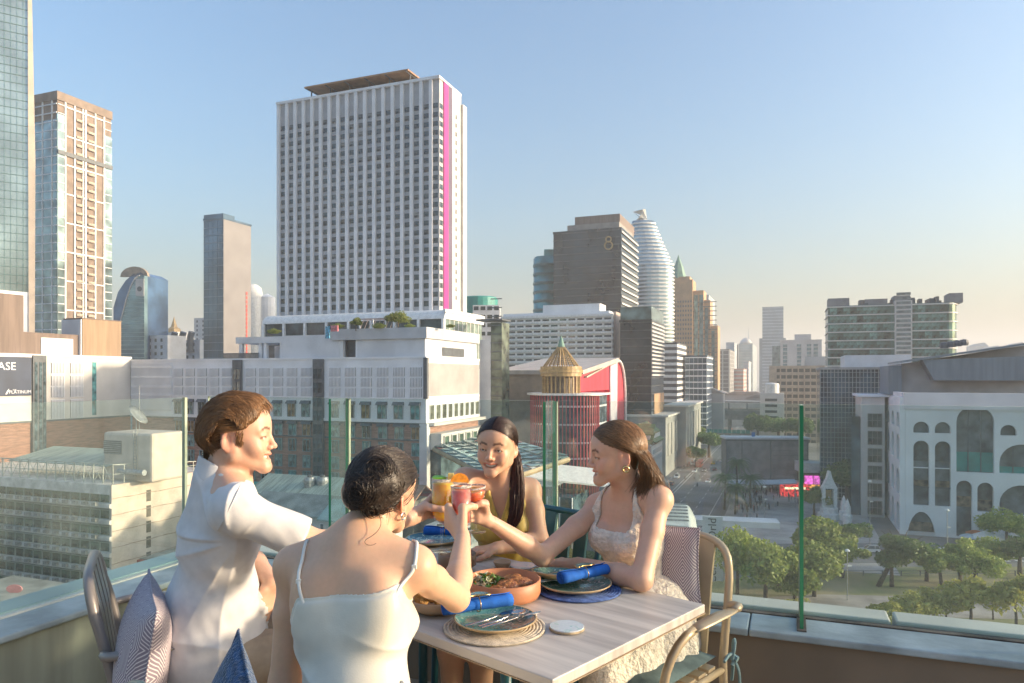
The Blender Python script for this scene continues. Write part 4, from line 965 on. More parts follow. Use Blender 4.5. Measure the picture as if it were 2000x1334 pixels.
em_p = M('pink_screen', (.75,.12,.55), .5, .3, .8, emit=.6); em_o = M('orange_sign', (.75,.28,.06), .5, .5, 1.2, emit=.6); em_r = M('red_sign', (.6,.04,.04), .5, .5, 1.2, emit=.5)
t = thing('lit_kiosk', 'stall front with pink screen and orange lights under white canopy', 'stall', (xat(1602,255), 255, G), -.05)
MB().box(-6, 12, 0, 6, 0, 7).build('wall', M('kiosk_wall', (.14,.06,.05), .6, .2, 1), t); MB().prism_y([(-7,8),(-7,11.5),(4,11.0),(13,8)], -3, 8).build('canopy', white_paint, t)
for x0, x1, z0, z1, m_ in ((-5.5,-2.6,3.6,6.6,em_p), (-2.3,.6,3.6,6.6,em_p), (-5.5,.6,1.6,3.4,em_o), (1,4,1.5,6.8,em_o), (7.5,11.6,3.2,6.8,em_r)): MB().box(x0, x1, -.3, .05, z0, z1).build('lit_sign', m_, t)
t = thing('red_kiosk', 'small red kiosk with white lights below the dark screens', 'stall', (xat(1553,250), 250, G), -.05); MB().box(-4, 5, 0, 4, 0, 4).build('wall', em_r, t); MB().box(-3.6, 3.5, -.2, .05, 2.6, 3.3).build('lit_sign', M('warm_bulbs', (.9,.7,.4), .5, .3, 3, emit=.8), t)
t = thing('plaza_awning', 'pale blue awning roof at the plaza edge', 'canopy', (xat(1478,236), 236, G), -.3); MB().prism_y([(-9,6),(12,7.6),(12,8),(-9,6.4)], -4, 5).build('roof', M('pale_blue_awning', (.48,.53,.60), .6, .06, .3), t)
for u in (-8.5, 11.5): MB().box(u-.2, u+.2, -3.8, -3.4, 0, 6.2).build('post', metal_m, t)
for i in range(26):
    if i == 0: pil = MB().box(-.35, .35, -.35, .35, 0, 6.5).mesh('white_pillar', white_paint); pr_ = thing('pillar_row', 'row of white pillars beside the glass hall', 'colonnade', (0,0,G))
    q = gw(42+.1*i, 228+4.2*i); inst(pil, 'pillar', pr_, (q.x, q.y, 0), -TH)
# arched tent roof with upright lettering
t = thing('white_tent_hall', 'white vaulted hall roof with upright lettering on its end pylon', 'pavilion', (xat(1308,150), 150, G), -TH*.6)
b = MB(); ar = [(-8,0),(8,0)]+[(8*math.cos(a), 6+5.2*math.sin(a)) for a in lin(0, math.pi, 14)]
ar = [(-8,0),(6,0),(6,7.5)]+[(6-2.2*(i/6), 7.5+3.2*math.sin(i/6*math.pi/2)) for i in range(1,7)]+[(-8,11.2)]
b.prism_y(ar, 0, 26); b.build('vault', M('tent_white', (.55,.60,.58), .5, .08, .2), t)
for i in range(1, 7): MB().box(-7.9, 4, 4*i-.1, 4*i+.1, 10.6 if False else 11.0, 11.35).build('roof_seam', metal_m, t)
MB().box(6.02, 6.3, 1, 25, 1, 7).build('side_glass', M('tent_glass', (.14,.24,.24), .15, .3, .5), t)
MB().box(6.6, 10.6, -1.0, -.4, 0, 13.2).build('pylon', grey_p, t)
text('CentralwOrld', 2.35, t, (8.6, -1.05, 6.2), (R90, -R90, 0), slate_m, .05)
MB().box(-14, 26, 30, 36, 5, 6.4).build('link_bridge', grey_p, t)
# market sheds in the middle
for k, (p, y, D, w_, d_, m_, lab) in enumerate(((590,955,140,26,12,roof_green,'wide pale green shed roof behind the man\'s arm'), (600,992,126,26,8,M('grey_sheet', (.28,.30,.27), .6, .15, .4),'long grey shed roof in front of the green one'), (735,965,150,18,10,roof_rust,'tan sheet roof left of the black haired woman'), (680,1003,122,12,9,M('aqua_sheet', (.28,.40,.38), .5, .12, .4),'small aqua gabled roof beside the glass edge'), (430,960,150,30,10,teal_p,'teal awning roof behind the man'), (820,985,150,22,12,M('red_sheet', (.45,.08,.06), .6, .12, .5),'red sheet roof between the dark haired woman and the glasses'))):
    t = thing('market_shed', lab, 'shed', (xat(p,D), D, G), -TH); zt = L(y, D)
    MB().box(-w_/2+.6, w_/2-.6, .5, d_, 0, zt-1.2).build('wall', light_p if k in (3,1) else M('shed_shade', (.20,.21,.20), .8, .2, .4), t)
    MB().prism_x([(-.6,zt-1.6),(d_/2,zt+1.4),(d_+.6,zt-1.6),(d_+.6,zt-1.3),(d_/2,zt+1.7),(-.6,zt-1.3)], -w_/2, w_/2).build('roof', m_, t)
    if k in (1, 3):
        nm = pane(1.3, 1.6, [white, dark_g], .12, .1); on_face(t, nm, 'window', 'F', mids(-w_/2+1, w_/2-1, 4 if k == 1 else 2), [zt-3.4], -.45)
for k, p in enumerate((605, 630)):
    t = thing('cooling_tower', ('left', 'right')[k]+' round steel cooling tower on the green shed roof', 'cooling tower', (xat(p,143), 143, G+L(963,143)), 0)
    MB().lathe([(1.2,0),(1.25,.8),(1.1,1),(1.25,2.6),(1.0,3.2),(.9,3.2)], 14).build('drum', metal_m, t)
    MB().lathe([(.5,3.2),(.5,3.6),(0,3.7)], 8).build('fan_cap', slate_m, t)
    for a in range(4): MB().box(-.1, .1, -.1, .1, -1, .2).build('leg', slate_m, t, loc=(math.cos(a*1.57+.8), math.sin(a*1.57+.8), 0))
# ---- trees ------------------------------------------------------------------------------------
def leaf_mat(name, c1, c2):
    m = bpy.data.materials.new(name); m.use_nodes = True; nt = m.node_tree; N = nt.nodes; Lk = nt.links; b = N['Principled BSDF']
    at_ = N.new('ShaderNodeAttribute'); at_.attribute_name = 'tint'; oi = N.new('ShaderNodeObjectInfo')
    mx = N.new('ShaderNodeMix'); mx.data_type = 'RGBA'; mx.inputs[6].default_value = (*c1,1); mx.inputs[7].default_value = (*c2,1)
    Lk.new(at_.outputs['Fac'], mx.inputs[0]); hs = N.new('ShaderNodeHueSaturation'); mr = N.new('ShaderNodeMapRange'); mr.inputs[3].default_value = .8; mr.inputs[4].default_value = 1.25
    Lk.new(oi.outputs['Random'], mr.inputs[0]); Lk.new(mr.outputs[0], hs.inputs['Value']); Lk.new(mx.outputs[2], hs.inputs['Color']); Lk.new(hs.outputs[0], b.inputs['Base Color'])
    b.inputs['Roughness'].default_value = .55
    tr = N.new('ShaderNodeBsdfTranslucent'); Lk.new(hs.outputs[0], tr.inputs[0]); ms = N.new('ShaderNodeMixShader'); ms.inputs[0].default_value = .35
    Lk.new(b.outputs[0], ms.inputs[1]); Lk.new(tr.outputs[0], ms.inputs[2]); Lk.new(ms.outputs[0], N['Material Output'].inputs[0])
    return m
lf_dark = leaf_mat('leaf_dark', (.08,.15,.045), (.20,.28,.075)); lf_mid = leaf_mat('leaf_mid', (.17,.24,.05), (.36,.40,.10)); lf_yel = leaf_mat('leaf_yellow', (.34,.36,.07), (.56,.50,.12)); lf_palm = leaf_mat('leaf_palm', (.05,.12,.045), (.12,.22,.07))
bark = M('bark', (.10,.075,.055), .9, .3, 4, bump=.3)
def crown_mesh(name, mat, rx, rz, nclump, nleaf, leaf, seed, flatness=.5):
    rg = np.random.default_rng(seed); cs = []
    for _ in range(nclump):
        d = rg.normal(size=3); d /= np.linalg.norm(d); d[2] = abs(d[2])*1.1-.35
        cs.append((d*np.array([rx,rx,rz])*(.35+.6*rg.random()), (.28+.22*rg.random())*rx))
    V = []; T = []
    for k in range(nleaf):
        c, r = cs[rg.integers(nclump)]; d = rg.normal(size=3); d /= np.linalg.norm(d)
        p = c+d*r*(.72+.38*rg.random())*np.array([1,1,.75]); n = d*.6+rg.normal(size=3)*.6; n /= np.linalg.norm(n)
        a = np.cross(n, rg.normal(size=3)); a /= np.linalg.norm(a)+1e-9; b2 = np.cross(n, a); s = leaf*(.6+.8*rg.random())
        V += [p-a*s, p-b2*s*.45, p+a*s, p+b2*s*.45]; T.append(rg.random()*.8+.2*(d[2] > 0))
    V = np.array(V); F = [(4*i,4*i+1,4*i+2,4*i+3) for i in range(nleaf)]
    me = bpy.data.meshes.new(name); me.from_pydata(V.tolist(), [], F); me.materials.append(mat)
    at_ = me.attributes.new('tint', 'FLOAT', 'FACE'); at_.data.foreach_set('value', np.array(T, dtype=np.float32)); return me
def trunk_mesh(h, r, lean=0, seed=1):
    rg = random.Random(seed); b = MB(); top = Vector((lean*h, 0, h))
    b.tube([(0,0,-.1), (lean*h*.45, .1, h*.5), tuple(top)], [r*1.3, r, r*.7], 7)
    for i in range(5):
        a = i*1.26+rg.random(); b.tube([tuple(top*(.72+.06*i)), (top.x+math.cos(a)*h*.25, math.sin(a)*h*.25, h*1.12+rg.random()*h*.15), (top.x+math.cos(a)*h*.42, math.sin(a)*h*.42, h*1.38)], [r*.5, r*.33, r*.12], 5)
    return b.mesh('trunk', bark, True)
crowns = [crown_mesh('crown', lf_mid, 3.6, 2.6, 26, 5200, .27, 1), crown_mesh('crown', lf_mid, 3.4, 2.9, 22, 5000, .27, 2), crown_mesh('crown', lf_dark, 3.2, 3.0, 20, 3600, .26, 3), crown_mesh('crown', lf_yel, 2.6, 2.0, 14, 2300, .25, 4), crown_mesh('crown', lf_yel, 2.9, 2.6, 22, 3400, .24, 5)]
trunks = [trunk_mesh(4.5, .22), trunk_mesh(4.2, .25, .1, 2), trunk_mesh(4.5, .3, 0, 3), trunk_mesh(3.4, .14, .05, 4), trunk_mesh(3.2, .2, 0, 5)]
lean_trunk = trunk_mesh(6.5, .3, .55, 6)
def tree(px, py, k, s, label, D=None, group=None, zs=1.0, tm=None, lift=0):
    "tree whose foot is seen at a pixel"
    p = flat(px, py, G) if D is None else Vector((xat(px,D), D, G))
    t = thing('tree', label, 'tree', (p.x, p.y, G), random.random()*6 if tm is None else 0, group); q1, q2, q3 = (random.uniform(.85,1.18) for _ in range(3)); t.scale = (s*q1, s*q2, s*zs*q3)
    me = tm or trunks[k]; inst(me, 'trunk', t, (0,0,0)); h = max(v.co.z for v in me.vertices)
    lx = me.vertices[14].co.x if tm else 0
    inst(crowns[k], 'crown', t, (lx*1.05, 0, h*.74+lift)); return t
TL = [(1440,1160,0,1.55,'olive green tree left of the plaza, just right of the gold chair'), (1520,1150,2,1.35,'dark green tree in front of the plaza crowd'), (1495,1180,0,1.75,'broad olive tree right of the gold chair back'), (1610,1120,1,1.55,'leafy tree in front of the shrine foot'), (1645,1128,1,1.3,'thin trunked tree right of the glass edge'), (1550,1185,1,1.3,'small tree just left of the glass edge'),
      (1452,1245,4,1.15,'bright yellow green tree at the lower left of the park'), (1410,1262,4,1.2,'yellow green tree behind the gold chair'), (1525,1262,4,.95,'sparse yellowish tree beside the glass edge'),
      (1715,1145,2,1.25,'dark leaning trunk tree in the park'), (1742,1146,2,1.15,'upright dark tree next to the leaning one'),
      (1840,1150,1,1.25,'loose grey green tree before the parked vans'), (1875,1140,1,1.15,'hazy green tree before the white tent'), (1935,1120,1,1.2,'pale tree right of the white tent'), (1992,1130,2,1.2,'dense green tree at the right picture edge'), (1965,1075,0,1.3,'tall green tree before the right arches'),
      (1745,1245,3,1.0,'low yellow shrub tree near the coping joint'), (1785,1235,3,1.35,'yellow leaved young tree left of the pair'), (1822,1225,3,1.25,'taller yellow young tree of the near pair'), (1850,1222,3,1.0,'small yellow tree behind the near pair'), (1895,1228,3,1.6,'spreading yellow young tree in mid park'), (1940,1210,3,.95,'slender yellow young tree with two tufts'), (1985,1240,3,1.55,'yellow young tree by the right edge'), (1720,1225,3,.9,'low yellow bush tree left of the young trees'), (1555,1235,4,1.1,'yellow green tree touching the glass edge'), (1590,1165,0,1.4,'olive tree right of the glass edge, before the shrine'), (1810,1135,2,1.15,'dark green tree before the low arch'), (1905,1150,0,1.2,'olive tree below the white tent')]
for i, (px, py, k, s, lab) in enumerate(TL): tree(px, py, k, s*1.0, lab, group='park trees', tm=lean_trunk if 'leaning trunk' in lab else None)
for px, D, k, s, lab in ((1655,230,2,2.3,'dark round tree left of the arched building'), (1690,235,2,2.5,'tall dark tree against the terraced block'), (1360,330,2,1.7,'dark tree beside the skywalk end'), (1385,370,2,2.0,'dark tree left of the footbridge'), (1480,420,2,2.6,'dark tree mass behind the screens, left one'), (1520,430,2,2.8,'dark tree mass behind the screens, middle one'), (1560,420,2,2.5,'dark tree mass behind the screens, right one'), (1352,420,0,1.8,'green tree before the blue striped office'), (1420,640,0,2.2,'far tree at the end of the avenue'), (1668,172,2,1.1,'round shrub tree by the lamp post'), (1590,215,1,1.2,'small tree left of the shrine')):
    tree(px, 0, k, s, lab, D=D)
hdg = thing('hedge', 'clipped hedge below the white sloping canopy', 'hedge', (xat(1130,160), 160, G), -TH); inst(crowns[2], 'foliage', hdg, (0,0,2), 0, (3.5,.8,.7))
# roof garden on the mall
for px, k, s, lab in ((695,1,.45,'slim sapling on the mall roof garden'), (778,0,.75,'round bright tree on the mall roof garden')):
    t = tree(px, 0, k, s, lab, D=171); t.location.z = G+L(638,165)-.6
for px, s, lab in ((660,.25,'small shrub at the roof garden end'), (740,.3,'shrub beside the roof pergola'), (880,.2,'low planting along the roof parapet'), (535,.28,'planting on the porch roof'), (800,.22,'low shrub right of the roof tree')):
    t = thing('roof_shrub', lab, 'plant', (xat(px,170), 170, G+(L(638,165) if px > 545 else L(649,165))), 0, 'roof garden planting'); inst(crowns[0], 'foliage', t, (0,0,.4), 0, (s*1.6,s,s))
pgl = thing('roof_pergola', 'pale lattice pergola on the mall roof garden', 'pergola', (xat(735,174), 174, G+L(638,165)), -TH)
b = MB(); b.box(-5,6,0,.2,2.4,2.7); b.box(-5,6,2.5,2.7,2.4,2.7); b.build('beam', M('pergola_pink', (.55,.42,.38), .7, .1, 1), pgl)
for u in (-4.8,-1,2.5,5.8): MB().box(u-.15, u+.15, 0, .25, 0, 2.5).build('post', white_paint, pgl)
for i in range(9): MB().tube([(-4.6+i*1.2,.1,.2),(-3.6+i*1.2,.1,2.4)], .08, 4).build('lattice_bar', MATS['pergola_pink'], pgl)
sgn = thing('roof_figure_sign', 'small blue and pink sign on the mall roof corner', 'sign', (xat(640,166), 166, G+L(664,165)), -TH); MB().box(-.6,.5,-.1,.2,.4,3.2).build('blue_board', M('sky_blue', (.10,.40,.60), .5, .3, 2), sgn); MB().box(.7,2.6,.2,.5,2.0,3.4).build('pink_board', M('coral_pink', (.62,.20,.22), .5, .2, 2), sgn)
# palms
def palm(px, D, h, label, seed):
    rg = random.Random(seed); t = thing('palm_tree', label, 'palm tree', (xat(px,D), D, G), rg.random()*6, 'palms by the plaza')
    MB().tube([(0,0,0),(.3,0,h*.5),(.2,.2,h)], [.35,.26,.22], 7).build('trunk', bark, t, smooth=True)
    b = MB()
    for i in range(34):
        a = i*2.4+rg.random()*.4; el = .9-1.5*(i/34); ln = 4.2+rg.random()*1.2
        pts = []
        for j in range(7):
            f = j/6; pts.append(Vector((math.cos(a)*ln*f*math.cos(el*.6), math.sin(a)*ln*f*math.cos(el*.6), h+ln*(math.sin(el)*f-.75*f*f))))
        sd = Vector((-math.sin(a), math.cos(a), 0))
        for j in range(1, 7):
            for k2 in range(3):
                q = pts[j-1].lerp(pts[j], k2/3); tp = (pts[j]-pts[j-1]).normalized(); l2 = 1.1*(1-.6*(j/7))
                for s in (-1, 1): b.add([q, q+tp*.22, q+sd*s*l2+tp*.5-Vector((0,0,.45*l2))], [(0,1,2)])
    me = b.mesh('fronds', lf_palm); at_ = me.attributes.new('tint', 'FLOAT', 'FACE'); at_.data.foreach_set('value', np.random.default_rng(seed).random(len(me.polygons)).astype(np.float32))
    o = bpy.data.objects.new('fronds', me); COL.objects.link(o); o.parent = t
for px, D, h, lab in ((1440,232,14.5,'tallest palm of the clump before the dark screens'), (1415,226,10.5,'left palm of the clump, leaning low'), (1466,228,10,'right palm of the clump beside the awning'), (1436,218,8.5,'short front palm of the clump')): palm(px, D, h, lab, px)
# ---- vehicles ---------------------------------------------------------------------------------
tyre = M('tyre', (.03,.03,.03), .8, .1, 3); cglass = M('car_glass', (.03,.04,.05), .08, .2, 1, spec=.8); hl = M('headlamp', (.9,.9,.85), .2, .05, 1, emit=.5); tl = M('tail_lamp', (.6,.03,.02), .3, .1, 1, emit=.3)
def car_meshes(suv):
    L_, W_, H_ = (4.5, 1.82, 1.68) if suv else (4.4, 1.76, 1.46)
    low = [(-L_/2,.3),(-L_/2+.1,.25),(L_/2-.15,.25),(L_/2,.4),(L_/2-.04,.72),(L_/2-.35,.86),(L_/2-1.25,.98),(-L_/2+.5,1.0),(-L_/2+.05,.9)]
    def loft(prof, w0, w1, zc):
        b = MB(); n = len(prof); rows = []
        for y, ins in ((-1,.0), (-.94,.06), (.94,.06), (1,.0)):
            rows.append([(x*(1-ins*0) , y*(w0+(w1-w0)*max(0,(z-zc[0])/(zc[1]-zc[0]))), z) for x, z in prof])
        vs = [p for r in rows for p in r]; fs = [(i*n+k, i*n+(k+1)%n, (i+1)*n+(k+1)%n, (i+1)*n+k) for i in range(3) for k in range(n)]+[tuple(range(n-1,-1,-1)), tuple(range(3*n,4*n))]
        b.add(vs, fs); return b
    body = loft(low, W_/2, W_/2-.06, (.25, 1.0))
    if suv: top = [(-L_/2+.15,.96),(L_/2-1.2,.96),(L_/2-1.95,H_-.12),(L_/2-2.2,H_-.02),(-L_/2+.55,H_-.02),(-L_/2+.28,H_-.2)]
    else: top = [(-L_/2+.55,.96),(L_/2-1.15,.96),(L_/2-1.85,H_-.1),(L_/2-2.1,H_-.02),(-L_/2+1.3,H_-.02),(-L_/2+.95,H_-.12)]
    cab = loft(top, W_/2-.05, W_/2-.26, (.96, H_))
    rf = MB(); x0, x1 = top[4][0], top[3][0]; rf.box(x0-.1, x1+.1, -(W_/2-.27), W_/2-.27, H_-.05, H_+.01)
    for sy in (-1, 1):
        for xx, z_ in (((x0+x1)/2-.2, .5),): rf.tube([(xx, sy*(W_/2-.08), .98), (xx, sy*(W_/2-.25), H_-.04)], .05, 4)
        rf.tube([(top[1][0]-.02, sy*(W_/2-.1), .97), (top[2][0], sy*(W_/2-.25), H_-.1)], .045, 4); rf.tube([(top[0][0]+.02, sy*(W_/2-.1), .97), (top[5][0], sy*(W_/2-.25), H_-.14)], .05, 4)
    wh = MB(); wh.lathe([(.0,-.1),(.2,-.1),(.31,-.09),(.33,0),(.31,.09),(.2,.1),(0,.1)], 12, ax=Matrix.Rotation(R90,4,'X'))
    return body, cab, rf, wh, (L_, W_)
CM = {}
def car(px, py, rz, paint, label, suv=False, roof=None, D=None, lights=True):
    p = flat(px, py, G); t = thing('car', label, 'car', (p.x, p.y, G+.06), rz, 'vehicles on the roads')
    body, cab, rf, wh, (L_, W_) = car_meshes(suv); key = (suv, paint.name, (roof or paint).name)
    if key not in CM: CM[key] = (body.mesh('body', paint), cab.mesh('cabin_glass', cglass), rf.mesh('roof', roof or paint), wh.mesh('wheel', tyre, True))
    a, b, c, d = CM[key]
    inst(a, 'body', t, (0,0,0)); inst(b, 'cabin_glass', t, (0,0,0)); inst(c, 'roof', t, (0,0,0))
    for x in (-L_*.3, L_*.31):
        for y in (-1, 1): inst(d, 'wheel', t, (x, y*(W_/2-.1), .33))
    for y in (-1, 1):
        MB().box(L_/2-.14, L_/2+.01, y*W_*.36-.17, y*W_*.36+.17, .58, .74).build('headlight', hl, t); MB().box(-L_/2-.01, -L_/2+.12, y*W_*.36-.17, y*W_*.36+.17, .68, .86).build('tail_light', tl, t)
    return t
cw_ = M('car_white', (.75,.76,.78), .25, .03, 1, coat=.5); cy = M('car_yellow', (.70,.52,.03), .3, .04, 1, coat=.4); cgn = M('car_green', (.02,.25,.12), .3, .04, 1, coat=.4); cgr = M('car_grey', (.22,.24,.26), .3, .05, 1, coat=.5); cbk = M('car_black', (.03,.03,.035), .25, .05, 1, coat=.5); cpk = M('car_pink', (.65,.12,.22), .3, .05, 1, coat=.4); cor = M('car_orange', (.70,.28,.04), .3, .05, 1, coat=.4)
AV = math.atan2(EY.y, EY.x)
for a in ((1448,1098,math.pi+.05,cw_,'white hatchback on the cross road behind the gold chair',True), (1698,1079,math.pi-.1,cw_,'white estate car beside the lamp post',True), (1770,1096,math.pi,cgr,'grey saloon half hidden by park trees'), (1862,1108,.1,cgr,'dark grey car in the shade of the park trees'), (1978,1090,math.pi,cw_,'white saloon at the right picture edge'), (1835,1085,math.pi,cw_,'white van like car below the arches',True),
          (1177,1098,AV+math.pi,cw_,'white car with headlights facing, beside the right woman\'s waist'), (1322,934,AV+math.pi,cw_,'white car in the left lane beside the skywalk',True), (1376,921,AV+math.pi,cgr,'silver car with headlights in the middle lane'), (1383,943,AV+math.pi,cw_,'white car just left of the palms'), (1357,923,AV+math.pi,cw_,'white car behind the reflection in mid lane'), (1312,948,AV,cbk,'black car low in the left lane'), (1285,936,AV,cbk,'dark car at the kerb below the skywalk'), (1386,866,AV,cor,'orange taxi at the far queue'), (1398,868,AV,cpk,'pink taxi at the far queue'), (1404,864,AV,cw_,'white car at the far queue'), (1392,861,AV,cbk,'dark car at the head of the far queue'), (1408,860,AV,cpk,'second pink taxi at the far queue, further back')):
    car(*a)
car(1945, 1094, math.pi+.05, cgn, 'yellow and green taxi before the white tent', roof=cy); car(1757, 1084, math.pi, cgn, 'yellow and green taxi behind the dark park tree', roof=cy); car(1123, 1086, AV+math.pi, cgn, 'yellow and green taxi beside the teal chair', roof=cy); car(1393, 907, AV, cy, 'yellow taxi in the right lane of the avenue')
rc = random.Random(8)
for k in range(16):
    e_, n_ = rc.choice((-24.5,-30.5,-36,-42,-47.5,-51.5)), 330+k*17; q = gw(e_, n_); py_ = HY+(EYE-G)*FP/q.y; px_ = 1000+q.x/q.y*FP; t = car(px_, py_, AV+(math.pi if e_ < -39 else 0), rc.choice((cw_,cgr,cbk,cpk,cy)), 'small car far up the avenue, number %s from the nearest of the distant queue' % ('one two three four five six seven eight nine ten eleven twelve thirteen fourteen fifteen sixteen'.split()[k])); t['group'] = 'distant cars on the avenue'
bus = thing('bus', 'red bus in the middle of the avenue', 'bus', flat(1366, 912, G), AV)
MB().box(-5,5,-1.2,1.2,.4,3.0).build('body', M('bus_red', (.50,.05,.06), .4, .1, 1), bus, bevel=.15); MB().box(-4.6,4.7,-1.23,1.23,1.5,2.4).build('window_band', cglass, bus)
for x in (-3,3):
    for y in (-1.05,1.05): MB().lathe([(0,-.12),(.45,-.12),(.45,.12),(0,.12)], 12, ax=Matrix.Rotation(R90,4,'X')).build('wheel', tyre, bus, loc=(x,y,.46))
def moto_mesh():
    b = MB(); b.mi = 0
    for x in (-.6,.6): b.lathe([(.2,-.05),(.3,-.05),(.3,.05),(.2,.05)], 10, ax=Matrix.Translation((x,0,.3)) @ Matrix.Rotation(R90,4,'X'))
    b.tube([(-.7,0,.75),(-.2,0,.7),(.2,0,.5),(.55,0,.85),(.5,0,1.05)], [.1,.16,.14,.08,.04], 6); b.tube([(.5,-.35,1.05),(.5,.35,1.05)], .03, 4)
    return b.mesh('frame', M('moto_dark', (.06,.06,.07), .5, .2, 2))
def rider_mesh(c, nm):
    b = MB(); b.tube([(-.25,0,.75),(-.2,0,1.05),(-.05,0,1.35),(0,0,1.5)], [.18,.19,.17,.07], 8); b.tube([(0,0,1.48),(.02,0,1.62),(.02,0,1.74),(.02,0,1.8)], [.07,.12,.12,.04], 8)
    for y in (-1,1): b.tube([(-.05,.2*y,1.38),(.2,.26*y,1.15),(.48,.3*y,1.07)], [.07,.055,.04], 5); b.tube([(-.2,.12*y,.8),(.2,.18*y,.75),(.15,.18*y,.3)], [.1,.08,.05], 5)
    return b.mesh('rider', M(nm, c, .7, .1, 2), True)
mm = moto_mesh(); rm = [rider_mesh((.08,.09,.12),'rider_dark'), rider_mesh((.45,.08,.07),'rider_red'), rider_mesh((.5,.5,.5),'rider_pale')]
for i, (px, py, lab) in enumerate(((1378,897,'motorcyclist alone in the empty right lane'), (1336,916,'motorcyclist leading the queue by the skywalk'), (1342,912,'motorcyclist second in the queue by the skywalk'), (1346,909,'red clad motorcyclist in the queue'), (1339,906,'pale clad motorcyclist at the queue edge'), (1348,901,'dark motorcyclist behind the queue'), (1352,905,'red clad motorcyclist at the queue end'), (1367,934,'motorcyclist riding toward the junction'), (1356,938,'motorcyclist near the stop line'), (1362,951,'lone motorcyclist at the junction mouth'), (1283,942,'red clad motorcyclist at the kerb'), (1338,938,'dark motorcyclist in the left lane'), (1410,880,'far motorcyclist in the right lane'), (1419,877,'far pale motorcyclist in the right lane'))):
    p = flat(px, py, G); t = thing('motorcycle', lab, 'motorcycle', (p.x, p.y, G+.06), AV if i % 3 else AV+math.pi, 'motorcycles on the avenue'); inst(mm, 'frame', t, (0,0,0)); inst(rm[(1 if 'red' in lab else 2 if 'pale' in lab else 0)], 'rider', t, (0,0,0))
# crowd on the plaza
rg = random.Random(3); b = MB(); cm3 = [M('crowd_dark', (.07,.07,.08), .8, .2, 1), M('crowd_red', (.35,.12,.10), .8, .2, 1), M('crowd_pale', (.5,.48,.45), .8, .2, 1)]
for i in range(150):
    px, py = rg.choice(((1500,965), (1540,958), (1515,955), (1475,975), (1490,990), (1460,1000), (1560,970))); p = flat(px+rg.gauss(0,14), py+rg.gauss(0,7), G+.03); h = 1.5+rg.random()*.3; b.mi = rg.choice((0,0,0,1,2)); x, y, z = p
    b.tube([(x,y,z),(x,y,z+h*.5),(x,y,z+h*.78),(x,y,z+h*.84)], [.14,.19,.22,.08], 6); b.tube([(x,y,z+h*.84),(x,y,z+h*.93),(x,y,z+h)], [.09,.12,.05], 6)
o = stuff(b.build('crowd', cm3)); tag(o, 'dense crowd of people standing on the plaza', 'crowd')
# street furniture
for px, py, h, lab in ((1699,1070,16,'white lamp post beside the estate car'), (1493,1030,11,'short white lamp post in front of the plaza'), (1655,1172,9,'slim grey lamp post in the park'), (1850,1105,12,'lamp post among the park trees')):
    p = flat(px, py, G); t = thing('lamp_post', lab, 'lamp post', (p.x,p.y,G), 0, 'lamp posts'); MB().tube([(0,0,0),(0,0,h)], [.11,.07], 8).build('pole', metal_m, t); MB().lathe([(.1,0),(.45,.15),(.45,.35),(.1,.6),(0,.6)], 10).build('lamp_head', white_paint, t, loc=(0,0,h)); MB().box(0,.8,-.1,.1,h*.7,h*.7+.25).build('bracket', white_paint, t)
p = flat(1925, 1092, G); t = thing('white_tent', 'white pyramid tent before the arched building', 'tent', (xat(1925,174), 174, G), .1)
MB().add([(-2.8,-2.8,2.8),(2.8,-2.8,2.8),(2.8,2.8,2.8),(-2.8,2.8,2.8),(0,0,4.6),(-2.8,-2.8,2.4),(2.8,-2.8,2.4),(2.8,2.8,2.4),(-2.8,2.8,2.4)], [(0,1,4),(1,2,4),(2,3,4),(3,0,4),(0,5,6,1),(1,6,7,2),(2,7,8,3),(3,8,5,0)]).build('roof', white_paint, t)
for x in (-2.7,2.7):
    for y in (-2.7,2.7): MB().box(x-.06,x+.06,y-.06,y+.06,0,2.5).build('leg', metal_m, t)
for px, D, c, lab in ((1893,176,(.45,.55,.62),'pale blue parasol left of the white tent'), (1905,180,(.55,.18,.06),'orange parasol behind the white tent'), (1975,178,(.6,.6,.6),'white parasol right of the white tent')):
    t = thing('parasol', lab, 'parasol', (xat(px,D), D, G)); MB().lathe([(2.2,2.5),(2.1,2.7),(1,3.2),(0,3.4)], 8).build('canopy', M('parasol'+str(px), c, .7, .1, 1), t); MB().tube([(0,0,0),(0,0,3.3)], .05, 5).build('pole', metal_m, t)
fn = thing('park_fence', 'low dark railing along the park edge', 'fence', (0,0,G))
for i in range(20):
    x = 62+i*4.0; MB().box(x-.08,x+.08,150.9,151.1,0,1.1).build('post', slate_m, fn)
MB().box(62,138,150.95,151.05,.95,1.05).build('rail', slate_m, fn); MB().box(62,138,150.95,151.05,.45,.52).build('rail', slate_m, fn)
sg = thing('round_pink_sign', 'oval pink sign on a low roof at lower left', 'sign', (xat(28,118), 118, zat(1150,118)), 0); MB().lathe([(1,-.1),(1.05,0),(1,.1)], 20, ax=Matrix.Rotation(R90,4,'X') @ Matrix.Diagonal((1.3,.7,1,1))).build('board', M('sign_pink', (.65,.25,.25), .5, .1, 1), sg); MB().box(-.1,.1,-.1,.1,-10,-.6).build('post', metal_m, sg)
lr = thing('low_flat_roof', 'low flat roof below the old hotel', 'building', (xat(20,108), 108, G), -TH); MB().box(-20,9,0,14,0,zat(1190,108)-G-.5).build('roof_deck', MATS['annexe_roof'], lr)
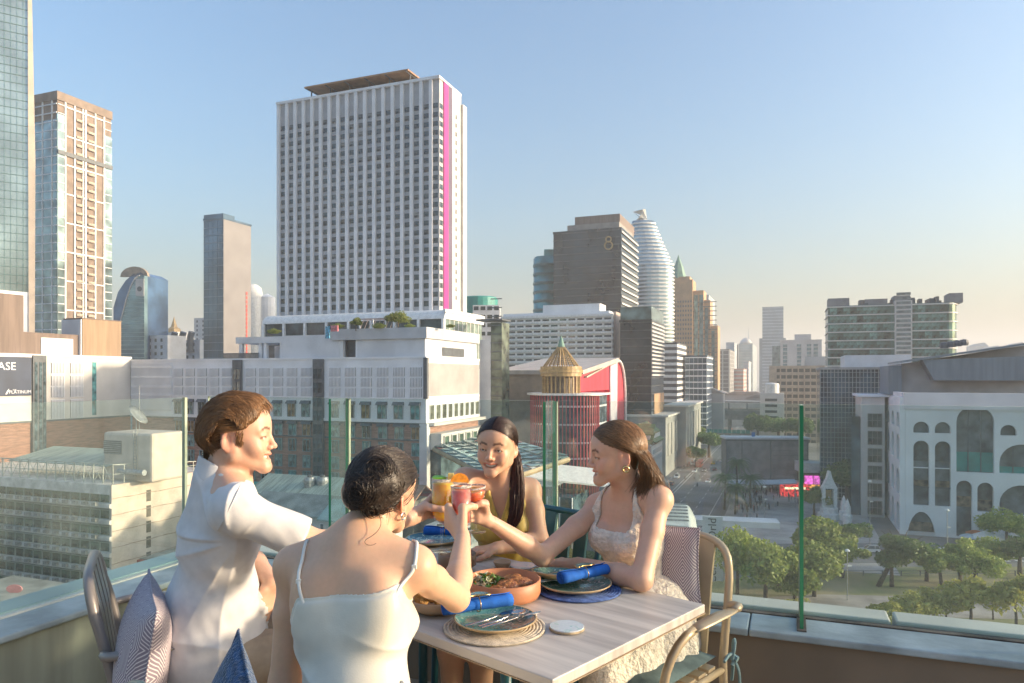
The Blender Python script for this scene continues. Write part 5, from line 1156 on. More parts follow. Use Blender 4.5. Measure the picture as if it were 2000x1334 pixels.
# ================================================================== TERRACE
def thin_glass(name, tint, gl=.9, ior=1.5, veil=0.0):
    m = bpy.data.materials.new(name); m.use_nodes = True; nt = m.node_tree; N = nt.nodes; Lk = nt.links
    N.remove(N['Principled BSDF']); ge = N.new('ShaderNodeNewGeometry'); dt = N.new('ShaderNodeVectorMath'); dt.operation = 'DOT_PRODUCT'
    Lk.new(ge.outputs['Incoming'], dt.inputs[0]); Lk.new(ge.outputs['Normal'], dt.inputs[1])
    def mth(op, a, v, rev=False):
        n = N.new('ShaderNodeMath'); n.operation = op; n.use_clamp = op != 'ABSOLUTE'
        if rev: n.inputs[0].default_value = v; Lk.new(a, n.inputs[1])
        else: Lk.new(a, n.inputs[0]); n.inputs[1].default_value = v
        return n.outputs[0]
    f0 = ((ior-1)/(ior+1))**2; q = mth('SUBTRACT', mth('ABSOLUTE', dt.outputs['Value'], 0), 1.0, True); q = mth('POWER', q, 5.0); q = mth('MULTIPLY', q, 1-f0); q = mth('ADD', q, f0)
    tr = N.new('ShaderNodeBsdfTransparent'); tr.inputs[0].default_value = (*tint,1); gy = N.new('ShaderNodeBsdfGlossy'); gy.inputs[0].default_value = (gl,gl,gl,1); gy.inputs[1].default_value = .01
    ms = N.new('ShaderNodeMixShader'); Lk.new(q, ms.inputs[0]); Lk.new(tr.outputs[0], ms.inputs[1]); Lk.new(gy.outputs[0], ms.inputs[2]); last = ms.outputs[0]
    if veil:
        df = N.new('ShaderNodeBsdfDiffuse'); df.inputs[0].default_value = (.62,.72,.70,1); m2 = N.new('ShaderNodeMixShader'); nz = N.new('ShaderNodeTexNoise'); nz.inputs['Scale'].default_value = 2.5; nz.inputs['Detail'].default_value = 4; mu = N.new('ShaderNodeMath'); mu.operation = 'MULTIPLY'; mu.inputs[1].default_value = veil*2; Lk.new(nz.outputs['Fac'], mu.inputs[0]); Lk.new(mu.outputs[0], m2.inputs[0]); Lk.new(last, m2.inputs[1]); Lk.new(df.outputs[0], m2.inputs[2]); last = m2.outputs[0]  # pale diffuse mix paints in the veil of reflections on the glass
    Lk.new(last, N['Material Output'].inputs[0])
    return m
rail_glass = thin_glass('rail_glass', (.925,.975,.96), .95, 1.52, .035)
edge_green = M('glass_edge_green', (.05,.36,.16), .15, .25, 4, stretch=(1,1,.3), spec=.8, emit=0)
edge_pale = M('glass_edge_pale', (.50,.55,.42), .2, .1, 4)
RN, RE, ZK, ZT = 3.30, -3.13, .45, 1.362
ter = thing('terrace_root', 'x', 'x'); bpy.data.objects.remove(ter)
fl_m = M('deck_board', (.42,.31,.21), .6, .14, 2.5, stretch=(.4,6,1), bump=.15, rnd=.12)
b = MB(); b.box(-3.3, 5.0, -3.5, 3.42, G, -.03); fo = b.build('terrace_floor', M('terrace_base', (.10,.09,.08), .9)); structure(fo); fo.rotation_euler = (0,0,-TH)
plm = MB().box(-2.93, 4.9, 0, .193, -.03, 0).mesh('plank', fl_m)
for i in range(22): inst(plm, 'plank', fo, (0, -1.2+.2*i, 0))
wall_m = M('parapet_brown', (.25,.185,.13), .55, .10, 1.5, bump=.05); wall_o = M('parapet_olive', (.30,.295,.225), .35, .15, 1.2, stretch=(6,6,.4)); coat_b = M('ledge_coating', (.38,.43,.44), .55, .16, 5, bump=.12, bscale=40, detail=8); sill_m = M('sill_cream', (.60,.59,.52), .6, .08, 2.5); groove = M('groove_brown', (.16,.125,.10), .9, .3, 6)
bp_ = thing('parapet_wall', 'brown parapet with pale ledge and cream sill at the right', 'wall', (0,0,0), -TH)
MB().box(RE+.25, 4.9, RN-.20, RN-.02, -.03, ZK-.03).build('wall', wall_m, bp_); [MB().box(a_, b2_-.004, RN-.23, RN-.012, ZK-.03, ZK).build('ledge', coat_b, bp_, bevel=.006) for a_, b2_ in ((RE+.02,-1.7), (-1.7,-.15), (-.15,.98), (.98,2.4), (2.4,4.9))]
MB().box(RE-.1, 4.9, RN-.012, RN+.03, ZK-.2, ZK+.004).build('glass_channel', groove, bp_)
for x0, x1 in ((RE-.2, -1.9), (-1.88, -.4), (-.38, .395), (.415, 2.0), (2.02, 4.9)): MB().box(x0, x1, RN+.03, RN+.17, ZK-.2, ZK+.02).build('outer_sill', sill_m, bp_, bevel=.008)
lp = thing('parapet_wall', 'olive grey parapet with blue grey ledge along the left', 'wall', (0,0,0), -TH)
MB().box(RE-.0, RE+.20, -3.5, RN-.24, -.03, ZK-.03).build('wall', wall_o, lp); MB().box(RE+.012, RE+.23, -3.5, RN-.235, ZK-.03, ZK).build('ledge', coat_b, lp, bevel=.008)
MB().box(RE-.03, RE+.012, -3.5, RN-.02, ZK-.2, ZK+.006).build('glass_channel', sill_m, lp); MB().box(RE-.2, RE-.03, -3.5, RN+.02, ZK-.2, ZK+.012).build('outer_sill', M('sill_teal', (.36,.44,.42), .5, .1, 2), lp, bevel=.008)
def pane_of_glass(name, root, x0, x1, y0, y1, z0, z1, em):
    "glass sheet whose narrow faces show the green edge"
    b = MB(); b.add([(x0,y0,z0),(x1,y0,z0),(x1,y1,z0),(x0,y1,z0),(x0,y0,z1),(x1,y0,z1),(x1,y1,z1),(x0,y1,z1)], [])
    fs = [((0,3,2,1),1),((4,5,6,7),1),((0,1,5,4),0),((1,2,6,5),1),((2,3,7,6),0),((3,0,4,7),1)]
    if (x1-x0) < (y1-y0): fs = [((0,3,2,1),1),((4,5,6,7),1),((0,1,5,4),1),((1,2,6,5),0),((2,3,7,6),1),((3,0,4,7),0)]
    b.f = [f for f, m in fs]; b.m = [m for f, m in fs]
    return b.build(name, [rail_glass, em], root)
gb_ = thing('glass_balustrade', 'clear glass balustrade with upright glass fins behind the diners', 'balustrade', (0,0,0), -TH)
fe = [-3.2, -2.224, -1.05, .05, 1.25, 2.45]
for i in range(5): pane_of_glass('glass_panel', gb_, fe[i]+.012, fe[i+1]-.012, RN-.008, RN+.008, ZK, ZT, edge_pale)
for e in fe[1:]:
    pane_of_glass('glass_fin', gb_, e-.007, e+.007, RN-.165, RN-.012, ZK-.005, ZT, edge_green)
    MB().box(e-.010, e+.010, RN-.010, RN+.008, ZK, ZT-.002).build('silicone_joint', edge_pale, gb_)
    MB().box(e-.018, e+.018, RN-.185, RN-.01, ZK-.001, ZK+.006).build('fin_shoe', groove, gb_)
gl2 = thing('glass_balustrade', 'glass balustrade along the left parapet', 'balustrade', (0,0,0), -TH)
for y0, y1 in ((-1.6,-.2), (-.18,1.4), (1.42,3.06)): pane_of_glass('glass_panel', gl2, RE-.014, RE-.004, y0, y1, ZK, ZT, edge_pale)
MB().box(RE-.02, RE+.0, 3.062, 3.08, ZK, ZT).build('silicone_joint', edge_pale, gl2)

# ---- table ------------------------------------------------------------------------------------
TA, TB_ = Vector((-.740,.6726,0)), Vector((.6726,.740,0)); BRC = Vector((.6185,2.297,0)); TAN = math.atan2(-TA.y, -TA.x)   # local x = towards the right end
def tb(s, t, z=.75): p = BRC+TA*s-TB_*t; return Vector((p.x, p.y, z))
tbl = thing('dining_table', 'pale grey wood topped dining table with teal legs', 'table', tuple(BRC), TAN)   # local: x<0 along table, y<0 towards front
def wood_mat():
    m = M('table_wood', (.60,.55,.49), .42, .10, 2.2, stretch=(.9,13,1), bump=.06, col2=(.40,.365,.33), detail=9); return m
MB().box(-1.45, 0, -.775, 0, .722, .75).build('table_top', wood_mat(), tbl, bevel=.003)
MB().box(-1.452, .002, -.777, .002, .7195, .7215).build('top_underside', M('edge_wood', (.40,.29,.18), .6, .1, 6, stretch=(1,1,.2)), tbl)
teal_t = M('teal_powder_coat', (.012,.085,.11), .35, .06, 3, coat=.2); gold_t = M('gold_powder_coat', (.50,.385,.25), .38, .06, 3, metal=.25, coat=.2); taupe_t = M('taupe_powder_coat', (.26,.235,.22), .4, .06, 3, metal=.2, coat=.2)
for x in (-1.12, -.36):
    for y in (-.55, -.22): MB().tube([(x,y,.03),(x,y,.72)], .018, 10).build('leg', teal_t, tbl, smooth=True)
    MB().box(x-.03, x+.03, -.65, -.12, .0, .03).build('foot_bar', teal_t, tbl); MB().box(x-.03, x+.03, -.6, -.17, .70, .72).build('top_bar', teal_t, tbl)
MB().box(-1.1, -.38, -.40, -.37, .06, .09).build('stretcher', teal_t, tbl)

# ---- chairs -----------------------------------------------------------------------------------
def chair(label, back_c, face, mat, cush, tie=False):
    "back_c: floor point below the backrest, face: unit direction the sitter looks"
    rz = math.atan2(face[1], face[0])-R90; t = thing('chair', label, 'chair', (back_c[0], back_c[1], 0), rz, 'cafe armchairs at the table')
    W = .245; r = .0150
    top = [(-W,-.04,0),(-W,-.0,.44)]+bez((-W,.0,.46),(-W,-.035,.66),(-W,-.06,.74),(-W+.01,-.07,.77),4)+bez((-W+.012,-.072,.785),(-W+.02,-.085,.85),(-W+.07,-.09,.872),(-W+.14,-.092,.876),6)
    path = top+[(-x,y,z) for x,y,z in reversed(top)]
    MB().tube(path, r, 10).build('back_frame', mat, t, smooth=True)
    for i in range(4):
        x = -.142+.0945*i; MB().prism_x([(-.012,.43),(-.002,.43),(-.05,.74),(-.078,.868),(-.092,.866),(-.062,.735)], x-.033, x+.033).build('back_slat', mat, t)
    for s in (-1, 1):
        ap = bez((s*W,-.035,.655),(s*(W+.03),-.06,.655),(s*(W+.065),-.03,.66),(s*(W+.055),.03,.662),5)
        MB().tube(ap, [r*.95]*len(ap), 8).build('arm_bracket', mat, t, smooth=True)
        ap = bez((s*(W+.055),.03,.662),(s*(W+.05),.12,.664),(s*(W+.045),.2,.664),(s*(W+.04),.30,.655),6)
        MB().tube(ap, [.018,.027,.03,.03,.03,.027,.018], 8, flat_=(Vector((0,0,1)), .3)).build('armrest', mat, t, smooth=True)
        ap = bez((s*(W+.04),.29,.655),(s*(W+.03),.38,.645),(s*(W+.0),.42,.56),(s*W,.425,.44),6)+[(s*W,.435,.22),(s*W,.445,0)]
        MB().tube(ap, r, 9).build('front_leg', mat, t, smooth=True)
        MB().tube([(s*W,.0,.43),(s*W,.43,.43)], r*.8, 8).build('seat_rail', mat, t, smooth=True)
    MB().tube([(-W,.43,.43),(W,.43,.43)], r*.8, 8).build('seat_rail', mat, t, smooth=True)
    for i in range(6): y = .04+.072*i; MB().box(-W+.01, W-.01, y, y+.05, .435, .45).build('seat_slat', mat, t)
    if cush:
        c = MB()
        def fn(u, v):
            x, y = -1+2*u, -1+2*v; return (x*.225, .215+y*.205, .0)
        n = 14
        for sg in (0, 1):
            o = len(c.v)
            for j in range(n):
                for i in range(n):
                    x, y = -1+2*i/(n-1), -1+2*j/(n-1); h = .022*max(0,(1-abs(x)**6)*(1-abs(y)**6))**.5
                    c.v.append((x*.225, .215+y*.205, .474+(h if sg else -h)))
            for j in range(n-1):
                for i in range(n-1):
                    q = (o+j*n+i, o+j*n+i+1, o+(j+1)*n+i+1, o+(j+1)*n+i); c.f.append(q if sg else q[::-1]); c.m.append(0)
        c.build('seat_cushion', cush, t, smooth=True)
    if tie:
        k = MB(); k.tube(bez((-W-.02,.03,.47),(-W-.01,-.05,.50),(-W-.03,-.06,.47),(-W-.02,-.03,.44)), .006, 6); k.tube(bez((-W-.02,-.03,.46),(-W-.04,-.04,.55),(-W+.0,-.07,.55),(-W-.02,-.04,.47)), .006, 6); k.tube(bez((-W-.02,-.04,.46),(-W-.05,-.05,.42),(-W-.03,-.06,.38),(-W-.04,-.06,.35)), .006, 6); k.tube(bez((-W-.02,-.04,.46),(-W-.01,-.06,.43),(-W-.01,-.06,.41),(-W-.0,-.07,.37)), .006, 6); k.tube([(-W-.035,-.045,.46),(-W-.005,-.045,.47)], .012, 6)
        k.build('cushion_tie', M('tie_cloth', (.20,.30,.32), .9, .1, 8), t)
    return t
sage = M('sage_cushion', (.12,.17,.17), .9, .12, 20, bump=.1)
FB = -TB_   # sitters at the far side look along -b
chair('gold armchair with blue tie holding the woman in the cream dress', (.575,2.735), (FB.x,FB.y), gold_t, sage, True)
ch2 = chair('teal armchair behind the woman in yellow', (.155,3.17), (-.72,-.69), teal_t, sage)
chair('taupe armchair behind the man in the white shirt', (-1.285,2.37), (.89,.45), taupe_t, None)
chair('teal armchair carrying the woman with the bun', (-.565,1.37), (TB_.x,TB_.y), teal_t, None)
# ---- cushions -----------------------------------------------------------------------------------
def pattern_mat():
    m = bpy.data.materials.new('zigzag_cloth'); m.use_nodes = True; nt = m.node_tree; N = nt.nodes; Lk = nt.links; b = N['Principled BSDF']; b.inputs['Roughness'].default_value = .9
    tc = N.new('ShaderNodeTexCoord'); sp = N.new('ShaderNodeSeparateXYZ'); nz = N.new('ShaderNodeTexNoise'); nz.inputs['Scale'].default_value = 12
    Lk.new(tc.outputs['Object'], sp.inputs[0]); Lk.new(tc.outputs['Object'], nz.inputs['Vector'])
    def mth(op, a, bb=None, v=None):
        n = N.new('ShaderNodeMath'); n.operation = op; Lk.new(a, n.inputs[0])
        if bb is not None: Lk.new(bb, n.inputs[1])
        if v is not None: n.inputs[1].default_value = v
        return n.outputs[0]
    zx = mth('PINGPONG', sp.outputs['X'], v=.05); zy = mth('PINGPONG', sp.outputs['Z'], v=.085)
    q = mth('ADD', mth('MULTIPLY', zx, v=1.5), zy); q = mth('ADD', q, mth('MULTIPLY', nz.outputs['Fac'], v=.012))
    ln = mth('PINGPONG', q, v=.0062); lt = mth('LESS_THAN', ln, v=.0020)
    mx = N.new('ShaderNodeMix'); mx.data_type = 'RGBA'; mx.inputs[6].default_value = (.27,.225,.275,1); mx.inputs[7].default_value = (.72,.66,.66,1); Lk.new(lt, mx.inputs[0]); Lk.new(mx.outputs[2], b.inputs['Base Color'])
    bp = N.new('ShaderNodeBump'); bp.inputs['Strength'].default_value = .4; bp.inputs['Distance'].default_value = .003; Lk.new(lt, bp.inputs['Height']); Lk.new(bp.outputs[0], b.inputs['Normal'])
    return m
zig = pattern_mat()
def cushion(label, c, rot, size, thick, mat):
    n = 26; b = MB()
    for sg in (0, 1):
        o = len(b.v)
        for j in range(n):
            for i in range(n):
                x, y = -1+2*i/(n-1), -1+2*j/(n-1); e = max(0,(1-abs(x)**2.6)*(1-abs(y)**2.6)); h = thick*e**.55+.004*math.sin(5*x+3*y)*e
                pin = 1-.09*(abs(x)**2*(1-abs(y)**3)+0); pin2 = 1-.09*(abs(y)**2*(1-abs(x)**3))
                b.v.append((x*size*(1-.07*(1-abs(y)**2)*abs(x)), (h if sg else -h), y*size*(1-.07*(1-abs(x)**2)*abs(y))))
        for j in range(n-1):
            for i in range(n-1):
                q = (o+j*n+i, o+j*n+i+1, o+(j+1)*n+i+1, o+(j+1)*n+i); b.f.append(q[::-1] if sg else q); b.m.append(0)
    o = tag(b.build('cushion', mat, smooth=True), label, 'cushion', 'cushions on the chairs')
    pts = [(size*x*(1-.07*(1-abs(y)**2)*abs(x)), 0, size*y*(1-.07*(1-abs(x)**2)*abs(y))) for x, y in [(-1+2*i/12,-1) for i in range(12)]+[(1,-1+2*i/12) for i in range(12)]+[(1-2*i/12,1) for i in range(12)]+[(-1,1-2*i/12) for i in range(12)]]
    MB().tube(pts, .0035, 5, closed=True).build('piping', mat, o, smooth=True)
    o.location = c; o.rotation_euler = rot; return o
blue_v = M('blue_velvet', (.008,.055,.155), .9, .25, 60, sheen=.6, bump=.5, bscale=180)
cushion('mauve cushion with white zigzag lines behind the man', (-1.135,2.20,.625), (math.radians(-8), math.radians(3), math.atan2(.45,.89)-R90+.05), .205, .075, zig)
cushion('mauve zigzag cushion behind the woman in the cream dress', (.562,2.70,.775), (math.radians(4), 0, math.atan2(TB_.y,TB_.x)-R90+.1), .155, .045, zig)
cushion('blue velvet cushion behind the woman with the bun', (-.575,1.435,.65), (math.radians(-12), math.radians(30), math.atan2(TB_.y,TB_.x)-R90-.25), .215, .06, blue_v)
# ---- tableware -----------------------------------------------------------------------------------
def swirl_plate(name, seed, c1, c2, c3):
    m = bpy.data.materials.new(name); m.use_nodes = True; nt = m.node_tree; N = nt.nodes; Lk = nt.links; b = N['Principled BSDF']; b.inputs['Roughness'].default_value = .15; b.inputs['Coat Weight'].default_value = .5
    tc = N.new('ShaderNodeTexCoord'); nz = N.new('ShaderNodeTexNoise'); nz.noise_dimensions = '4D'; nz.inputs['W'].default_value = seed; nz.inputs['Scale'].default_value = 26; nz.inputs['Detail'].default_value = 5; nz.inputs['Distortion'].default_value = 2.2
    Lk.new(tc.outputs['Object'], nz.inputs['Vector']); cr = N.new('ShaderNodeValToRGB'); e = cr.color_ramp.elements; e[0].position = .30; e[0].color = (*c1,1); e[1].position = .72; e[1].color = (*c3,1)
    x = e.new(.46); x.color = (*c2,1); x = e.new(.55); x.color = (*c1,1); x = e.new(.62); x.color = (.42,.55,.50,1)
    Lk.new(nz.outputs['Fac'], cr.inputs[0]); Lk.new(cr.outputs[0], b.inputs['Base Color']); return m
pl_m = swirl_plate('plate_glaze', 1.0, (.03,.16,.15), (.10,.28,.26), (.35,.19,.10)); pl_m2 = swirl_plate('plate_glaze_two', 4.0, (.05,.16,.14), (.16,.28,.24), (.40,.20,.10)); marble = swirl_plate('marble', 9.0, (.62,.63,.62), (.55,.57,.58), (.20,.27,.38))
clay = M('terracotta', (.50,.21,.10), .5, .06, 6); clay_b = M('stoneware_tan', (.44,.29,.17), .55, .10, 8); straw = M('woven_straw', (.62,.53,.40), .85, .12, 40, bump=.4, bscale=300); bluemat = M('woven_blue', (.10,.17,.40), .85, .2, 40, bump=.4, bscale=300); napk = M('blue_linen', (.008,.12,.50), .85, .10, 25, bump=.25, bscale=400); steel = M('copper_steel', (.55,.50,.47), .16, .06, 4, metal=1.0); brass = M('brass', (.55,.38,.16), .25, .05, 4, metal=1.0); agate = M('teal_agate', (.05,.19,.22), .15, .25, 30, coat=.6)
def placemat(label, p, r, mat):
    o = thing('placemat', label, 'placemat', tuple(p), 0, 'round placemats'); b = MB()
    for k in range(15):
        rr = r*(k+1)/15; b.lathe([(max(.0,rr-r/15),.001),(max(.0,rr-r/15),.004),(rr-r/30,.0058),(rr,.004),(rr,.001)], 48, cap=False)
    stuff(b.build('woven_rings', mat, o, smooth=True)); MB().lathe([(0,.0005),(r,.0005),(r,.003),(0,.003)], 48).build('mat_base', mat, o); return o
def plate(label, p, r, mat):
    o = thing('plate', label, 'plate', tuple(p), .4, 'glazed plates')
    b = MB(); b.lathe([(0,.004),(r*.66,.004),(r*.9,.014),(r,.022)], 48, cap=False); b.build('glazed_face', mat, o, smooth=True)
    b = MB(); b.lathe([(0,.0),(r*.62,.0),(r*.66,.002),(r*.93,.012),(r+.004,.021),(r+.003,.0235),(r-.001,.0225)], 48, cap=False); b.build('rim', M('plate_rim', (.50,.36,.20), .4, .1, 8), o, smooth=True); return o
def napkin(label, p, ang, ln, tilt=0, lift=.035):
    o = thing('napkin', label, 'napkin', tuple(p), ang, 'rolled blue napkins'); b = MB(); n = 56; prof = []
    for i in range(n+1):
        a = i/n*2*math.pi*3.2; r = .006+.0175*i/n; prof.append((r*math.cos(a), r*math.sin(a)))
    th = .0016
    for (s0, s1) in ((0, 1),):
        vs = []; K = 10
        for k in range(K+1):
            x = -ln/2+ln*k/K; sq = 1+.05*math.sin(k*1.3)-(.10 if abs(k-K/2) < 1.1 else 0)
            vs += [(x, y*sq, z*sq*.9+lift) for y, z in prof]
        m = n+1; b.add(vs, [(k*m+i, k*m+i+1, (k+1)*m+i+1, (k+1)*m+i) for k in range(K) for i in range(n)])
    r_ = b.build('rolled_cloth', napk, o, smooth=True); md = r_.modifiers.new('solid', 'SOLIDIFY'); md.thickness = .0018
    MB().tube([(.0, .0235*math.cos(a), lift+.0225*math.sin(a)) for a in lin(0, 2*math.pi*23/24, 24)], .0017, 6, closed=True).build('ring_wire', brass, o, smooth=True)
    b = MB(); out = [(.036*math.cos(a), .030*math.sin(a)) for a in lin(-.2, math.pi+.2, 16)]+[(-.026,-.001),(-.006,.004),(.012,-.003)]
    st = b.prism([(x, y-.006) for x, y in out], lift+.0245, lift+.029).build('agate_slice', agate, o)
    MB().tube([(x, y-.006, lift+.0268) for x, y in out], .0026, 6, closed=True).build('gold_edge', brass, o, smooth=True); return o
def cutlery(kind, label, p, ang, ln=.19, tilt=.0):
    o = thing(kind, label, kind, tuple(p), ang, 'cutlery on the plates'); o.rotation_euler = (0, tilt, ang)
    h = MB(); h.tube([(-ln/2,0,.003),(-ln*.1,0,.003),(ln*.08,0,.005),(ln*.2,0,.007)], [.0055,.0042,.0026,.0024], 8, flat_=(Vector((0,0,1)),.5)); h.build('handle', steel, o, smooth=True)
    b = MB()
    if kind == 'fork':
        b.prism([(ln*.19,-.003),(ln*.25,-.010),(ln*.32,-.0115),(ln*.32,.0115),(ln*.25,.010),(ln*.19,.003)], .0055, .0075)
        for k in range(4): y = -.0095+.0063*k; b.box(ln*.32, ln*.5, y-.0016, y+.0016, .0055, .0072)
        b.build('tines', steel, o)
    elif kind == 'spoon':
        def fn(u, v):
            a = 2*math.pi*u; return (ln*.34+ln*.15*math.cos(a)*v, .019*math.sin(a)*v, .0045+.005*v*v)
        b.grid(fn, 20, 6, True); b.build('bowl', steel, o, smooth=True).modifiers.new('s', 'SOLIDIFY').thickness = .0012
    else:
        b.prism([(ln*.1,-.004),(ln*.5,-.006),(ln*.56,.002),(ln*.5,.008),(ln*.1,.006)], .003, .0048); b.build('blade', steel, o)
    return o
def bowl(label, p, r, h, mat, flare=1.0, th=.006):
    o = thing('bowl', label, 'bowl', tuple(p), 0, 'bowls of food'); b = MB()
    b.lathe([(0,.0),(r*.82*flare,.0),(r*.95*flare,.006),(r,.02),(r,h),(r-th*.5,h+.002),(r-th,h),(r-th,.022),(r*.85*flare-th,.010),(0,.008)], 56); b.build('wall', mat, o, smooth=True); return o
rgn = np.random.default_rng(11)
def food_lump(name, label, p, r, zs, mat, seed, cat, amp=.25, fr=3.0):
    rg = np.random.default_rng(seed); ph = rg.random((6,3))*6; dr = rg.normal(size=(6,3))*fr
    b = MB()
    def fn(u, v):
        a, t = 2*math.pi*u, math.pi*(v*.98+.01); d = np.array([math.sin(t)*math.cos(a), math.sin(t)*math.sin(a), math.cos(t)])
        q = 1+amp*sum(math.sin(dr[k]@d+ph[k][0]) for k in range(6))/3; return (d[0]*r[0]*q, d[1]*r[1]*q, d[2]*r[2]*q)
    b.grid(fn, 28, 16, True); o = tag(b.build(name, mat, smooth=True), label, cat); o.location = p; return o
# setting near the woman with the bun
p1 = flat(966,1226,.752); placemat('cream straw placemat at the near right corner side', p1, .148, straw)
pp = p1+Vector((.002,.012,.0055)); plate('teal glazed plate with fork, spoon and knife on it', pp, .118, pl_m)
napkin('rolled blue napkin resting on the near plate', pp+Vector((-.052,.028,.016)), .42, .215)
cutlery('fork', 'fork on the near plate beside the napkin', pp+Vector((-.012,-.020,.021)), .72, .185); cutlery('spoon', 'spoon between fork and knife on the near plate', pp+Vector((.022,-.024,.021)), .74, .18); cutlery('knife', 'knife with dark handle on the near plate', pp+Vector((.045,-.032,.021)), .66, .205)
# setting by the woman in the cream dress
p2 = flat(1130,1152,.752); placemat('blue woven placemat by the woman in the cream dress', p2, .145, bluemat)
pp = p2+Vector((-.012,.005,.0055)); plate('teal plate under the far blue napkin', pp, .122, pl_m2)
lf = plate('upturned leaf green plate leaning on the far plate', pp+Vector((-.055,.045,.022)), .09, pl_m2); lf.rotation_euler = (-.12,.05,0)
napkin('rolled blue napkin on the blue placemat', pp+Vector((.03,-.012,.018)), .62, .205)
cutlery('knife', 'knife at the edge of the far plate', pp+Vector((-.085,-.01,.024)), .35, .16); cutlery('fork', 'fork at the edge of the far plate', pp+Vector((-.07,.012,.024)), .3, .16)
# setting in front of the woman in yellow
p3 = flat(848,1062,.752); placemat('straw placemat in front of the woman in yellow', p3, .14, straw)
plate('dark blue plate behind the clinking glasses', p3+Vector((0,0,.0055)), .12, swirl_plate('plate_glaze_three', 7.0, (.02,.08,.12), (.04,.14,.18), (.05,.10,.12))); napkin('rolled blue napkin behind the clinking glasses', p3+Vector((.05,.0,.02)), -.15, .19)
# coasters
for lab, q in (('blue veined marble coaster at the table front', flat(1107,1228,.752)), ('marble coaster lying behind the terracotta bowl', flat(1022,1108,.752))):
    o = thing('coaster', lab, 'coaster', tuple(q), .7, 'marble coasters'); MB().lathe([(0,0),(.049,0),(.05,.001),(.05,.008),(.049,.009),(0,.009)], 48).build('marble_disc', marble, o); MB().lathe([(.0495,.0008),(.0508,.0008),(.0508,.006),(.0495,.006)], 48, cap=False).build('cork_edge', M('cork', (.42,.33,.22), .9, .2, 40), o)
# terracotta bowl with salad and chicken
pb = flat(983,1166,.752); bowl('wide terracotta bowl holding salad and grilled chicken', pb, .123, .062, clay)
rg = random.Random(5); b = MB()
for i in range(420):
    a, r_ = rg.random()*6.28, .052*rg.random()**.5; x, y, z = -.052+r_*math.cos(a), .015+r_*math.sin(a), .022+.042*rg.random()*(1-(r_/.062)**2)+.012
    v = Vector((rg.gauss(0,1), rg.gauss(0,1), rg.gauss(0,.6))).normalized(); w = v.cross(Vector((rg.gauss(0,1),rg.gauss(0,1),1))).normalized(); l = .010+rg.random()*.012; wd = .0012+rg.random()*.0022; b.mi = rg.choice((0,0,0,1,1,2)); c = Vector((x,y,z)); bend = Vector((0,0,-.004))
    b.add([c-v*l-w*wd+bend, c-v*l+w*wd+bend, c+w*wd*1.3, c+v*l+w*wd*.3+bend, c+v*l-w*wd*.3+bend, c-w*wd*1.3], [(0,1,2,5),(5,2,3,4)])
sal = stuff(b.build('salad', [M('cabbage_white', (.60,.62,.42), .5, .2, 60), M('herb_green', (.10,.24,.03), .5, .3, 60), M('carrot_orange', (.55,.22,.05), .5, .2, 60)])); tag(sal, 'shredded green and white salad in the terracotta bowl', 'salad'); sal.location = pb
chk = M('grilled_chicken', (.52,.22,.06), .35, .35, 45, bump=.5, bscale=120, col2=(.16,.05,.02), coat=.3)
for i, (dx, dy, dz, r_, lab) in enumerate(((.018,-.028,.042,(.036,.026,.024),'grilled chicken piece nearest the bowl rim'), (.055,-.002,.042,(.042,.032,.026),'large glazed chicken piece at the right of the bowl'), (.03,.03,.044,(.034,.026,.022),'dark charred chicken piece at the back of the bowl'), (-.012,-.045,.036,(.03,.02,.018),'small chicken piece beside the salad'))): food_lump('chicken_piece', lab, pb+Vector((dx,dy,dz)), r_, 1, chk, 20+i, 'chicken', .16)
pf = flat(852,1192,.752); bowl('tan stoneware bowl of fried food beside the woman with the bun', pf, .088, .042, clay_b, .75)
fry = M('fried_batter', (.55,.30,.08), .6, .3, 60, bump=.6, bscale=150, col2=(.34,.14,.03))
for i, (dx, dy, dz) in enumerate(((-.03,0,.055), (.02,.02,.052), (.0,-.03,.05), (.035,-.02,.046), (-.01,.03,.07), (-.035,-.03,.05), (.045,.015,.048))): food_lump('fried_piece', ('golden fried piece at the left of the tan bowl','golden fried piece at the centre of the tan bowl','golden fried piece at the near rim of the tan bowl','small fried piece at the right rim of the tan bowl','topmost fried piece of the tan bowl','fried piece low at the near left of the tan bowl','fried piece at the far right of the tan bowl')[i], pf+Vector((dx,dy,dz)), (.026,.022,.02), 1, fry, 40+i, 'fried food', .3, 4)
pd = flat(893,1112,.752); bowl('brown soup bowl behind the lifted forearm', pd, .072, .06, M('brown_bowl', (.20,.11,.06), .4, .1, 8), .8); bowl('tiny tan sauce dish behind the terracotta bowl', flat(981,1108,.752), .034, .022, clay_b, .85, .003)
# ---- glasses
gls = thin_glass('drink_glass', (.97,.98,.98), .95)
def liquid(name, c, c2):
    m = M(name, c, .12, .05, 30, spec=.5, sss=1.0, col2=c2); m.node_tree.nodes['Principled BSDF'].inputs['Subsurface Radius'].default_value = (.04,.02,.015); return m
def drink(label, p, prof_out, prof_in, mat, extra, tilt=(0,0), cat='glass'):
    o = thing('cocktail_glass', label, cat, tuple(p), 0, 'raised cocktail glasses'); o.rotation_euler = (tilt[0], tilt[1], 0)
    MB().lathe(prof_out, 36, cap=False).build('glass', gls, o, smooth=True); MB().lathe(prof_in, 36).build('drink', mat, o, smooth=True)
    extra(o); return o
lime = M('lime_peel', (.10,.30,.03), .4, .2, 40); orng = M('orange_flesh', (.80,.30,.02), .35, .15, 60, sss=.2); pine = M('pineapple_flesh', (.75,.55,.18), .5, .15, 60); salt = M('sugar_rim', (.75,.68,.62), .9, .2, 200, bump=.6, bscale=500)
